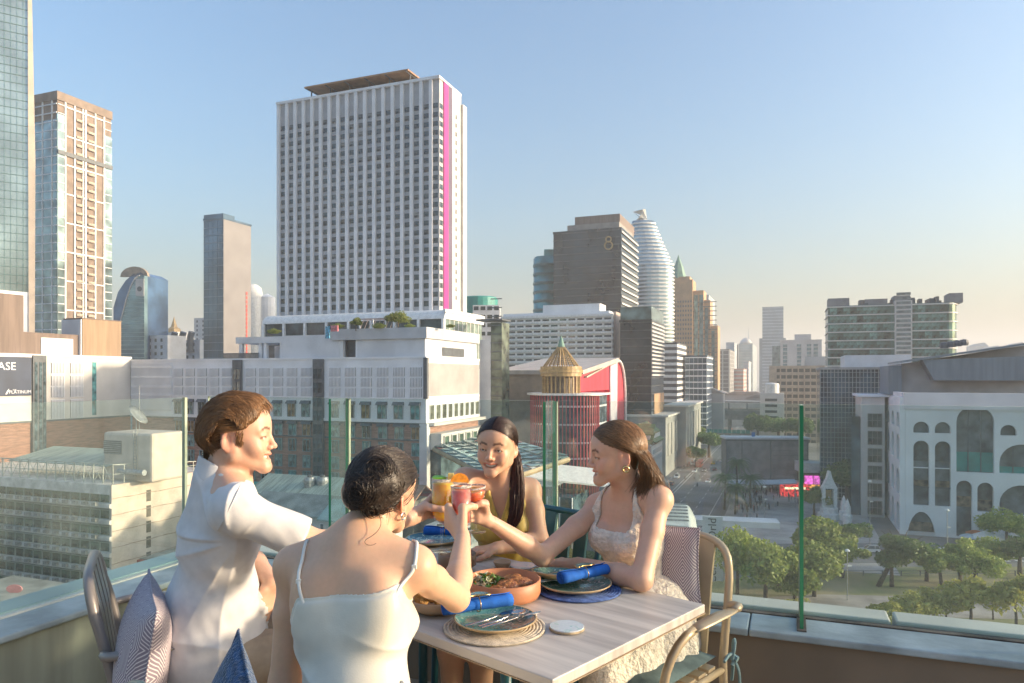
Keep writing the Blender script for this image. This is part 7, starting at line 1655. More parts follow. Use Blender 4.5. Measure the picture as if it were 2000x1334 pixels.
def torso(fld, P, W, C, N, R, F, sl, sr, fem=True, sc=1.0):
    "pelvis, waist, chest, neck base centres; R = body right, F = front; sl, sr shoulder joints"
    P, W, C, N, R, F, sl, sr = (np.asarray(x, float) for x in (P, W, C, N, R, F, sl, sr)); U = vn(N-P); F = vn(F-U*np.dot(F, U)); R = np.cross(F, U); A = np.stack([F, R, U]); q = sc
    if fem:
        fld.ell(P, (.125*q,.175*q,.13*q), A, .0); fld.ell(W, (.088*q,.118*q,.13*q), A, .07); fld.ell(C, (.098*q,.138*q,.13*q), A, .06)
        for e in (-1, 1): fld.ell(C+F*.075*q+R*e*.068*q+U*.005, (.058*q,.06*q,.06*q), A, .035)
    else:
        fld.ell(P, (.13*q,.17*q,.13*q), A, .0); fld.ell(W, (.115*q,.150*q,.15*q), A, .07); fld.ell(C, (.118*q,.165*q,.15*q), A, .06); fld.ell(C+U*.06+F*.02, (.105*q,.17*q,.10*q), A, .05)
    ra = .046 if fem else .058
    for s_ in (sl, sr): fld.cone(N*.75+C*.25, s_, .062*q if fem else .075*q, ra, .05); fld.cone(N+U*.035, s_+U*.012, .040 if fem else .05, .036 if fem else .045, .045)
    fld.cone(C, N, .085*q, .06*q, .05)
    return A
def av(px, py, Y): v = at(px, py, Y); return np.array([v.x, v.y, v.z])
HS = .0038
def color_skin(V): return np.ones((len(V),3))
def noise3(X, Y, Z, f, seed=0):
    rg = np.random.default_rng(seed); r = 0
    for _ in range(5): d = rg.normal(size=3)*f; r = r+np.sin(X*d[0]+Y*d[1]+Z*d[2]+rg.random()*6.28)
    return r/5
rng = np.random.default_rng(42)
# ---- man in white shirt
def make_man():
    t = thing('person', 'man with brown hair in white short sleeved shirt seated at left', 'person', (-1.0,2.38,0), 0); base = Vector((-1.0,2.38,0))
    F = vn((.89,.45,0)); R = np.array([F[1],-F[0],0]); N = av(440,950,2.28); P = av(412,1272,2.33); W = av(418,1178,2.33); C = av(428,1052,2.31)
    sr = N+R*.180+np.array([.012,0,-.045]); sl = N-R*.180+np.array([0,0,-.05]); H = Head(av(468,850,2.27), (1,.10,-.02), (-.03,0,1), 1.04)
    fb = Fld((-1.25,1.97,-.03), (-.13,2.92,1.42), HS); A = torso(fb, P, W, C, N, R, F, sl, sr, False); T = fb.copy()
    el, wr = av(628,1066,2.20), av(795,1012,2.37); arm(fb, sr, el, wr, (.050,.041,.042,.029)); el2, wr2 = np.array([-.94,2.50,.85]), np.array([-.795,2.37,.795]); arm(fb, sl, el2, wr2, (.056,.045,.045,.031))
    H.build(fb, False, .9, N, .056)
    grip(fb, np.array(gy)+np.array([.0,0,-.055]), (0.08,0,1), .034, (-.92,-.12,-.1), -1, av(806,1010,2.385), .0205, .2, .0092, .95, .012, 1.0)
    relaxed_hand(fb, wr2, (-.22,-.30,-.9), (.85,-.45,-.1), -1, (6,16,12), .0090, .05)
    for e in (-1, 1):
        hip = P+R*e*.085+F*.03; kn = hip+F*.40+R*e*.04+np.array([0,0,-.06]); an = kn+F*.02+np.array([0,0,-.40]); leg(fb, hip, kn, np.array([an[0],an[1],.09]), np.array([an[0],an[1],.03])+F*.14, (.085,.06,.055,.038))
    V, Fc = fb.mesh(); V = relax(V, Fc, 1, .4); Cc = H.tint(V, color_skin(V), False, (.12,.07,.04), (.95,.66,.64), .4, .34)
    sk = skin_mat('skin_man', (.68,.41,.285)); np_obj('body', V-np.array(base), Fc, sk, t, Cc)
    # shirt
    sh = Fld((-1.25,1.95,.50), (-.50,2.66,1.26), .0045); torso(sh, P, W, C, N, R, F, sl, sr, False, 1.055)
    sh.ell(P+np.array([0,0,.03]), (.165,.195,.17), A, .05); sh.cone(W, P, .14, .155, .06); sh.cone(N-F*.02-np.array([0,0,.03]), N+np.array([0,0,.02])-F*.03, .078, .066, .03)
    dr = vn(el-sr); sh.cone(sr, sr+dr*.25, .060, .064, .04); sh.cone(sl, sl+vn(el2-sl)*.23, .068, .068, .03)
    sh.cuff(sr+dr*.215, dr, .10, .06); d2 = vn(el2-sl); sh.cuff(sl+d2*.2, d2, .10, .05)
    sh.plane(P+np.array([0,0,-.05]), (0,0,-1), .01); sh.plane(N+np.array([0,0,.052]), vn(np.array([0,0,1])+.40*F), .006)
    white_c = M('white_cotton', (.64,.625,.62), .85, .03, 25, bump=.12, bscale=700, sheen=.15)
    V, Fc = sh.mesh(); V = relax(V, Fc, 2); X, Y, Z = V.T; al = (V-sr)@dr; nr_ = normals(V, Fc)
    A0 = sr+np.array([.0,0,-.10]); ph = np.arctan2(Z-A0[2], X-A0[0]); ds = np.hypot(Z-A0[2], X-A0[0]); rdg = lambda x, q=3: (1-np.abs(np.sin(x)))**q
    fold = .010*rdg(4.2*ph+1.3*noise3(X,Y,Z,7,1))*ss(.02,.10,ds)*ss(.42,.12,ds)*ss(.1,-.03,al)+.009*rdg(15*(Z+.45*(X+.9))+1.8*noise3(X,Y,Z,6,2))*ss(.86,.68,Z)+.007*rdg(17*al+6*(Z-1.1)+1.4*noise3(X,Y,Z,9,4))*ss(.0,.06,al)*ss(.215,.16,al)+.004*noise3(X,Y,Z,14,3)+.0015*noise3(X,Y,Z,60,8)
    V2 = V+nr_*fold[:,None]; k_ = ss(N[2]+.01, N[2]-.03, Z)[:,None]; V = V2*(1-k_)+fb.push(V2, .0045, .03)*k_; so = np_obj('shirt', V-np.array(base), Fc, white_c, t)
    cl = Fld(N-.13, N+.13, .003); ax0, ax1 = N-F*.018+np.array([0,0,-.02]), N-F*.012+np.array([0,0,.075])
    cl.cone(ax0, ax1, .098, .071, .0); cl.cone(ax0-np.array([0,0,.03]), ax1+np.array([0,0,.03]), .079, .060, .004, True)
    cl.plane(N+np.array([0,0,.058]), vn(np.array([0,0,1])+.62*F), .004); cl.plane(N+np.array([0,0,-.005]), vn(np.array([0,0,-1])-.5*F), .0); cl.plane(N+F*.075, F, .003)
    V, Fc = cl.mesh(); np_obj('collar', relax(V, Fc, 2)-np.array(base), Fc, white_c, so)
    u = vn(np.cross(dr,[0,0,1])); v = np.cross(dr, u); sp_ = np.array([sr-dr*.012+(u*math.cos(a)+v*math.sin(a))*.045 for a in lin(-2.6, 1.4, 26)]); seam = sh.push(sp_, .002)
    MB().tube([tuple(p-np.array(base)) for p in seam], .0018, 5).build('sleeve_seam', white_c, so)
    # trousers
    tf = Fld((-1.3,1.95,-.02), (-.3,2.95,.75), .006)
    tf.ell(P, (.15,.185,.125), A, .0)
    for e in (-1, 1):
        hip = P+R*e*.09+F*.02; kn = hip+F*.40+R*e*.04+np.array([0,0,-.06]); tf.cone(hip, kn, .105, .08, .04); tf.cone(kn, np.array([kn[0],kn[1],.14]), .078, .06, .03)
    tf.plane(P+np.array([0,0,.07]), (0,0,1), .0)
    V, Fc = tf.mesh(); V = relax(V, Fc, 2); V = fb.push(V+normals(V, Fc)*(.006*noise3(*V.T,22,9))[:,None], .006); np_obj('trousers', V-np.array(base), Fc, M('khaki_cotton', (.36,.28,.20), .9, .08, 20, bump=.1, bscale=400), t)
    H.eyes(t, (.10,.06,.03)); H.teeth(t)
    for o in t.children:
        if o.name.startswith(('eye','teeth','mouth')): o.location = Vector(o.location)-base
    # hair: swept back
    hm = M('brown_hair', (.24,.125,.055), .38, .1, 40, attr='tint', spec=.5); g = rng
    def line(b): return .60-.42*ss(.25, 1.0, np.abs(b))-.35*ss(.95,1.25,np.abs(b))    # hairline alpha
    def off(al, be): return 1.45+1.5*np.exp(-((al-.85)/.38)**2)*np.cos(be)**2+.55*np.exp(-((al-1.6)/.6)**2)+.9*np.exp(-((al-3.55)/.35)**2)
    na, nb = 60, 41; V = []
    for j in range(nb):
        be = -1.28+2.56*j/(nb-1); a0 = line(be); a1 = 3.95-.75*abs(be/1.28)**3
        for i in range(na):
            u = i/(na-1); al = a0+(a1-a0)*u; e = min(1, u*9)*min(1,(1-u)*7)*min(1,(1.28-abs(be))*6); V.append(H.scalp(al, be, -.2+(off(al,be)-.15)*e))
    V = np.array(V); Fq = np.array([(j*na+i, j*na+i+1, (j+1)*na+i+1, (j+1)*na+i) for j in range(nb-1) for i in range(na-1)]); ho = np_obj('hair', V-np.array(base), Fq, hm, t, np.full((len(V),3), .75))
    n = 4600; be = g.uniform(-1.30,1.30,n); u0 = g.random(n)**1.3*.93; a0 = line(be); a1 = 3.95-.7*np.abs(be/1.28)**3; st = a0+(a1-a0)*u0; ln = .85*(.6+.7*g.random(n)); m = 10; tt = np.linspace(0,1,m)[None]
    al = np.minimum(st[:,None]+ln[:,None]*tt, a1[:,None]+.22*g.random((n,1))); bb = be[:,None]*(1-.10*tt)+.05*g.normal(size=(n,1))*tt+.035*np.sin(al*7+g.random((n,1))*6); o_ = off(al,bb)*np.minimum(1,(al-a0[:,None])*5+.25)+.12*g.random((n,1))+.55*(tt**2)*g.random((n,1))**3
    Pn = H.scalp(al, bb, o_); strands('hair_strands', Pn-np.array(base), .0009, hm, ho, g, .3, .45)
    for e in (-1, 1): strands('side_hair', H.side_hair(1300, g, e)-np.array(base), .0009, hm, ho, g, .3, .45); 
    hc = H.cap('side_cap', ho, np.array(base), hm, lambda f,l,u: np.where((f>-3.4)&(f<1.2), u>1.5, np.where(f>=1.2, (u>-1.2+ .55*(f-1.2)*3)&(f<3.2), u>-6)), .3, .55)
    # curls at nape and forelock
    n = 420; a = 3.55+.4*g.random(n); be = g.uniform(-.9,.9,n); al = a[:,None]+.25*tt; Pn = H.scalp(al, be[:,None]*np.ones((1,m)), .9+.6*g.random((n,1))+1.3*tt**2*g.random((n,1))); Pn = Pn+np.array([-.012,0,.008])*np.sin(tt*4.5)[...,None]*g.random((n,1,1)); strands('nape_curls', Pn-np.array(base), .0011, hm, ho, g, .3, .5)
    n = 360; be = g.uniform(-.5,.75,n); s0 = .72+.25*g.random(n); al = s0[:,None]-.36*tt*g.random((n,1)); Pn = H.scalp(al, be[:,None]+.1*tt, 1.6+1.4*g.random((n,1))+.9*tt*g.random((n,1))-1.0*tt**2); strands('forelock', Pn-np.array(base), .0011, hm, ho, g, .3, .5)
    return t
make_man()
def hair_mat(name, c): return M(name, c, .34, .1, 40, attr='tint', spec=.5)
def strap(pts, r, flatn, mat, parent, base, name='strap', w=.006):
    b = MB(); b.tube([tuple(np.asarray(p)-base) for p in pts], r, 8, flat_=(Vector(vn(flatn)), w/r if w < r else 1)); return b.build(name, mat, parent, smooth=True)
def loc_fix(t, base, names):
    for o in t.children:
        if o.name.startswith(names): o.location = Vector(o.location)-Vector(base)
# ---- woman with the bun, seen from behind
def make_bun():
    base = np.array([-.40,1.70,0]); t = thing('person', 'woman with dark bun in white camisole seen from behind', 'person', tuple(base))
    F = vn((.25,.97,0)); R = np.array([F[1],-F[0],0]); P = np.array([-.355,1.625,.555]); W = np.array([-.355,1.64,.74]); C = np.array([-.375,1.695,.885]); N = av(694,1075,1.735)
    sl = np.array([-.538,1.775,1.005]); sr = np.array([-.232,1.705,1.022]); H = Head(av(749,962,1.83), (.42,.90,-.10), (.08,.05,1), .95)
    fb = Fld((-.70,1.42,-.02), (.10,2.48,1.34), HS); A = torso(fb, P, W, C, N, R, F, sl, sr, True, .96)
    fb.ell(N-F*.012-np.array([0,0,.075]), (.066,.135,.095), A, .06)
    for e in (-1, 1): fb.ell(C+R*e*.082-F*.050+np.array([0,0,.07]), (.030,.045,.065), A, .06)
    T = fb.copy()
    el, wr = np.array([-.150,1.925,.885]), np.array([-.150,2.175,.985]); arm(fb, sr, el, wr, (.040,.034,.034,.024))
    el2, wr2 = np.array([-.555,1.745,.735]), np.array([-.45,1.945,.655]); arm(fb, sl, el2, wr2, (.040,.034,.033,.024)); relaxed_hand(fb, wr2, (.5,.8,-.1), (-.2,.1,1), -1, (15,25,15), .0072)
    H.build(fb, True, 0, N, .046)
    grip(fb, np.array(gp)+np.array([0,0,-.035]), (0,.10,1), .0335, (-.05,-.92,-.30), -1, np.array([-.152,2.19,.99]), .0190, .9, .0077, 1.0, .0, .6)
    for e in (-1, 1):
        hip = P+R*e*.085; kn = hip+F*.42+R*e*.03+np.array([0,0,-.05]); an = kn+np.array([0,0,-.42]); leg(fb, hip, kn, np.array([an[0],an[1],.09]), np.array([an[0],an[1],.03])+F*.13)
    V, Fc = fb.mesh(); V = relax(V, Fc, 1, .4); Cc = H.tint(V, color_skin(V))
    np_obj('body', V-base, Fc, skin_mat('skin_bun', (.66,.405,.265)), t, Cc)
    # camisole
    cm = T.crop((-.66,1.40,.42), (-.12,1.95,1.05), .005); cm.cone(W, P, .098, .13, .06)
    cm.plane(np.array([-.46,1.57,.955]), vn((-.17,-.25,1)), .004); cm.ell(P+np.array([0,0,-.02]), (.15,.205,.17), A, .05)
    cm.plane(np.array([-.236,1.66,.93]), vn((1,.05,.40)), .008); cm.plane(np.array([-.500,1.70,.9]), vn((-1,.15,.30)), .006)
    satin = M('ivory_satin', (.66,.62,.52), .42, .05, 10, sheen=.3, bump=.05, bscale=300)
    V, Fc = cm.mesh(); V = relax(V, Fc, 2); X, Y, Z = V.T; V = V+normals(V, Fc)*((.008*(1-np.abs(np.sin(20*(Z+.5*X)+1.8*noise3(X,Y,Z,7,5))))**3+.004*noise3(X,Y,Z,14,6))*ss(.93,.84,Z)+.0016)[:,None]; V = fb.push(V, .0025, .012)
    co = np_obj('camisole', V-base, Fc, satin, t)
    ivory = M('ivory_strap', (.78,.75,.68), .5, .04, 20)
    for a, b_, c_, d_ in (((-.492,1.735,1.072), (-.497,1.66,1.03), (-.500,1.60,.985), (-.478,1.572,.962)), ((-.236,1.730,1.09), (-.222,1.67,1.07), (-.212,1.60,1.02), (-.262,1.56,.972))):
        pts = np.array([np.asarray(p) for p in bez(a, b_, c_, d_, 16)]); pts = fb.snap(pts+np.array([0,.012,0]), .0030); s_ = strap(pts, .0042, (0,1,.3), ivory, co, base, w=.0022); MB().box(-.006,.006,-.003,.003,-.005,.005).build('strap_slider', ivory, co, loc=tuple(pts[8]-base), bevel=.001)
    tf = MB()
    for k in range(7):
        z = .80-.035*k; tf.tube([(-.245-base[0]+.004*k,1.60-base[1],z),(-.232-base[0],1.585-base[1],z-.012),(-.228-base[0],1.58-base[1],z-.026)], [.004,.007,.001], 5)
    stuff(tf.build('side_ruffle', ivory, co))
    # skirt over the lap
    sk = Fld((-.75,1.35,.30), (.05,2.35,.72), .006); sk.ell(P, (.15,.205,.13), A, .0)
    for e in (-1, 1): hip = P+R*e*.085; kn = hip+F*.42+R*e*.03+np.array([0,0,-.05]); sk.cone(hip, kn, .105, .085, .05)
    V, Fc = sk.mesh(); V = relax(V, Fc, 2); np_obj('skirt', V+normals(V, Fc)*(.004*noise3(*V.T,18,4))[:,None]-base, Fc, satin, t)
    # earring
    e_ = H.w(-1.2,-7.6,-4.6); MB().tube([tuple(e_-base+np.array([0,.0,-.006])+.0085*(H.F*math.cos(a)+H.U*math.sin(a))) for a in lin(0, 6.0, 16)], .0022, 6, closed=True).build('earring', M('silver', (.8,.78,.74), .15, .03, 20, metal=1), t, smooth=True)
    # hair drawn back to the bun
    hm = hair_mat('dark_hair', (.050,.036,.028)); g = np.random.default_rng(5)
    def ok(f,l,u): return (u > 4.2-.9*np.maximum(f-3,0)*0)*(f < 7.2)*(u+.9*np.abs(l)*0 > 0)|((f < 4.5)*(u > 1.8))|((f < -2.6)*(u > -5.2))
    ho = H.cap('hair', t, base, hm, lambda f,l,u: ((u > 4.6)&(f < 8))|((u > 1.6)&(f < 4.2))|((f < -2.6)&(u > -5.0)), .55, .8)
    bd = vn((-.88,.30,-.18)); BA, BB = math.atan2(bd[2], bd[0]), math.asin(bd[1]); BA = BA if BA > 0 else BA+2*math.pi
    n = 5200; al, be = g.uniform(.45,4.3,n*3), g.uniform(-1.45,1.45,n*3); L_ = H.loc(H.scalp(al, be, .3)); k = ok(L_[:,0], L_[:,1], L_[:,2]); al, be = al[k][:n], be[k][:n]; n = len(al)
    Pn = H.toward(al, be, BA+.22*g.normal(size=n), BB+.20*g.normal(size=n), 12, .75+.35*g.random(n)+.5*np.exp(-((al-1.7)/.7)**2), .97); strands('hair_strands', Pn-base, .0008, hm, ho, g, .6, .5)
    n = 900; al = g.uniform(.5,1.3,n); be = g.uniform(-.9,-.2,n); Pn = H.toward(al, be, BA+.2*g.normal(size=n), BB-.1+.2*g.normal(size=n), 12, 1.1+.5*g.random(n), .97); strands('top_strands', Pn-base, .0008, hm, ho, g, .6, .5)
    # bun: coiled locks
    cen = [(av(743,920,1.72), .031, (.15,-1,.35)), (av(710,958,1.70), .036, (-.35,-1,.15)), (av(757,954,1.73), .027, (.5,-1,-.1)), (av(730,984,1.72), .025, (-.1,-1,-.6)), (av(730,944,1.705), .026, (.3,-1,.7))]
    bo = Fld(av(735,945,1.71)-.13, av(735,945,1.71)+.13, .004)
    for c, r, ax_ in cen:
        ax_ = vn(ax_); bo.ell(c-ax_*.008, (r,r,r*.92), None, .008)
    bo.cone(av(745,945,1.74), H.w(-7,2,0), .05, .05, .03)
    V, Fc = bo.mesh(); bn = np_obj('bun', relax(V, Fc, 1)-base, Fc, hm, t, np.full((len(V),3), .85))
    PP = []
    for c, r, ax_ in cen:
        for _ in range(int(1300*r/.04)):
            ax2 = vn(vn(ax_)+.18*g.normal(size=3)); u = vn(np.cross(ax2, [.1,0,1])); v = np.cross(ax2, u); a0 = g.random()*6.28; sp = 1.2+1.6*g.random(); aa = np.linspace(0,sp,10); tl_ = g.uniform(-.5,.95); rr = r*1.03*math.sqrt(1-tl_*tl_)*(1+.04*g.normal()); PP.append(c+np.outer(np.cos(a0+aa)*rr, u)+np.outer(np.sin(a0+aa)*rr, v)*.95+ax2*(r*tl_)+np.outer(aa/sp, g.normal(size=3)*.006))
    PP = np.array(PP); sh_ = PP.shape; q = bo.push(PP.reshape(-1,3), .0015); d = bo.sample(q); q = q-0; strands('bun_strands', q.reshape(sh_)-base, .0009, hm, bn, g, .5, .5)
    cu = np.array(bez((-.318,1.715,1.146),(-.300,1.69,1.125),(-.318,1.68,1.11),(-.340,1.67,1.10),10)+bez((-.340,1.67,1.10),(-.352,1.665,1.088),(-.325,1.665,1.082),(-.316,1.668,1.092),6)); cu = fb.push(cu, .004)[None]; strands('loose_curl', cu-base, .0007, hm, bn, g, .5, .1)
    n = 80; st = H.scalp(g.uniform(3.6,4.1,n), g.uniform(-1.2,.6,n), .2); PP = np.stack([st+np.outer(np.linspace(0,.03,5)[k]*np.ones(n), [0,-.2,-1])+g.normal(size=(n,3))*.004*k for k in range(5)], 1); strands('nape_wisps', PP-base, .0004, hm, bn, g, .3, .3)
    return t
make_bun()
# ---- woman in yellow
def make_yellow():
    base = np.array([-.02,3.12,0]); t = thing('person', 'smiling woman in yellow halter top facing the camera', 'person', tuple(base))
    F = vn((-.12,-.99,0)); R = np.array([F[1],-F[0],0]); P = np.array([-.02,3.22,.56]); W = np.array([-.025,3.19,.73]); C = np.array([-.03,3.12,.86]); N = av(984,958,3.045)
    sr = np.array([-.195,2.985,1.045]); sl = np.array([.075,3.10,.985]); H = Head(av(970,872,2.97), (-.26,-.96,-.06), (.05,0,1), 1.03)
    fb = Fld((-.42,2.40,-.02), (.30,3.42,1.33), HS); A = torso(fb, P, W, C, N, R, F, sl, sr, True, .98); T = fb.copy()
    el, wr = np.array([-.262,2.77,.955]), np.array([-.240,2.575,.995]); arm(fb, sr, el, wr, (.045,.036,.035,.025)); el2, wr2 = np.array([.115,2.985,.792]), np.array([-.06,2.90,.785]); arm(fb, sl, el2, wr2, (.047,.038,.035,.026)); relaxed_hand(fb, wr2, (-.9,-.3,-.05), (0,0,1), 1, (10,15,10), .0072)
    H.build(fb, True, 1.25, N, .046)
    grip(fb, np.array(gh)+np.array([-.0,0,-.03]), (0,0,1), .022, (-.85,.55,.1), 1, np.array([-.243,2.56,.995]), .0185, .5, .0076, 1.0, .0)
    for e, kx in ((1,-.245), (-1,-.125)):
        hip = P+R*e*.08; kn = np.array([kx,2.88,.50]); leg(fb, hip, kn, np.array([kx+.005,2.90,.09]), np.array([kx,2.77,.03]))
    V, Fc = fb.mesh(); V = relax(V, Fc, 1, .4); Cc = H.tint(V, color_skin(V), lip=(.98,.58,.58), brow=(.08,.05,.035), browth=.38); np_obj('body', V-base, Fc, skin_mat('skin_yellow', (.66,.385,.25)), t, Cc)
    # halter top
    hl_ = T.crop((-.30,2.90,.45), (.25,3.42,1.12), .006)
    hl_.plane(C+np.array([0,0,.055]), vn(np.array([0,0,1])-.35*F*-1), .004) if False else None
    # triangle neckline: deep V, side cuts
    nk = N+F*.03+np.array([0,0,.03]); V0 = C+F*.13+np.array([-.005,0,-.02])
    for e in (-1, 1):
        side = R*e; n_ = vn(np.cross(vn(nk+side*.05-(C+side*.165+np.array([0,0,-.02]))), F)*e); n_ = n_ if n_@side > 0 else -n_; hl_.plane(C+side*.150+np.array([0,0,-.01]), n_, .004)
    w = hl_.win(hl_.lo, hl_.lo+hl_.h*hl_.n); sl_, X, Y, Z = w; lx = (X-V0[0])*R[0]+(Y-V0[1])*R[1]; fz = (X-C[0])*F[0]+(Y-C[1])*F[1]; vcut = np.where(fz > .02, (Z-V0[2])*.24-np.abs(lx), -1); hl_.d = np.maximum(hl_.d, vcut.astype(f32)); hl_.plane(N+np.array([0,0,.045]), (0,0,1), .0)
    hl_.plane(C+np.array([0,0,.02])-F*.06, vn(-F*.9+np.array([0,0,1])*.42), .01)
    ym = M('yellow_satin', (.74,.51,.12), .45, .06, 12, sheen=.25, bump=.05, bscale=300); V, Fc = hl_.mesh(); V = relax(V, Fc, 2); X, Y, Z = V.T; V = V+normals(V, Fc)*(.002+.006*np.abs(np.sin(48*(X+.25*(Z-.9))+2*noise3(X,Y,Z,8,7)))*ss(1.0,.85,Z)+.003*noise3(X,Y,Z,20,8))[:,None]; V = fb.push(V, .0025, .012); co = np_obj('halter_top', V-base, Fc, ym, t)
    sk = Fld((-.42,2.75,.40), (.25,3.42,.72), .006); sk.ell(P, (.15,.20,.13), A, .0)
    for e, kx in ((1,-.245), (-1,-.125)): sk.cone(P+R*e*.08, np.array([kx,2.90,.505]), .10, .08, .05)
    V, Fc = sk.mesh(); np_obj('skirt', relax(V, Fc, 2)-base, Fc, ym, t)
    H.eyes(t); H.teeth(t); loc_fix(t, base, ('eye','teeth','mouth'))
    # slick hair, centre parting, long tail over her left shoulder
    hm = hair_mat('chestnut_dark_hair', (.040,.020,.014)); g = np.random.default_rng(8); reg = lambda f,l,u: (u > 7.0)|((u > 1.6+.55*np.maximum(f,0))&(f < 6))|((f < -2.4)&(u > -5))
    def out(Q, o_=.0022): return fb.push(Q.reshape(-1,3), o_).reshape(Q.shape)
    ho = H.cap('hair', t, base, hm, reg, .18, .8, fb=fb)
    n = 3800; sg_ = np.where(g.random(n) < .5, -1, 1); al = g.uniform(.56,2.3,n); Pn = H.toward(al, sg_*.02, 3.4+.25*g.normal(size=n), sg_*(.75+.2*g.random(n)), 14, .55+.25*g.random(n), .98); strands('hair_strands', out(Pn)-base, .0007, hm, ho, g, .7, .45)
    n = 1600; sg_ = np.where(g.random(n) < .5, -1, 1); be = sg_*g.uniform(.1,1.15,n); al = .57-.24*np.abs(be)**1.5+.28*g.random(n); Pn = H.toward(al, be, 3.3+.2*g.normal(size=n), sg_*(.8+.2*g.random(n)), 14, .28+.18*g.random(n), .98); strands('temple_strands', out(Pn)-base, .0007, hm, ho, g, .7, .45)
    n = 1500; m = 16; c0 = H.w(-4.5,6.6,-2.5); pts = [c0, H.w(-3.0,8.3,-6.5), av(1008,945,2.985), av(1012,985,2.96), av(1004,1020,2.95), av(996,1036,2.95)]; ctl = np.array(pts); tt = np.linspace(0,len(ctl)-1,m); i0 = np.minimum(tt.astype(int), len(ctl)-2); fr = (tt-i0)[:,None]; fr = fr*fr*(3-2*fr); cv = ctl[i0]*(1-(tt-i0)[:,None])+ctl[i0+1]*(tt-i0)[:,None]
    for _ in range(6): cv[1:-1] = .5*cv[1:-1]+.25*(cv[:-2]+cv[2:])
    wd = np.interp(np.linspace(0,1,m), [0,.15,.45,.8,1], [.012,.018,.030,.028,.008]); th = g.random((n,1))*6.28; rr = g.random((n,1))**.5
    off_ = np.stack([np.cos(th)*rr*wd[None], .55*np.sin(th)*rr*wd[None], np.zeros((n,m))], -1); Pn = cv[None]+off_+.003*np.sin(np.linspace(0,9,m)[None,:,None]+g.random((n,1,1))*6)*g.normal(size=(n,1,3)); strands('long_tail', Pn-base, .0010, hair_mat('auburn_tail', (.065,.022,.018)), ho, g, .4, .5)
    n = 1; MB().lathe([(0,0),(.002,0),(.002,.002),(0,.002)], 8).build('ear_stud', M('silver', (.8,.78,.74)), t, loc=tuple(H.w(-1.0,7.7,-3.6)-base))
    return t
make_yellow()
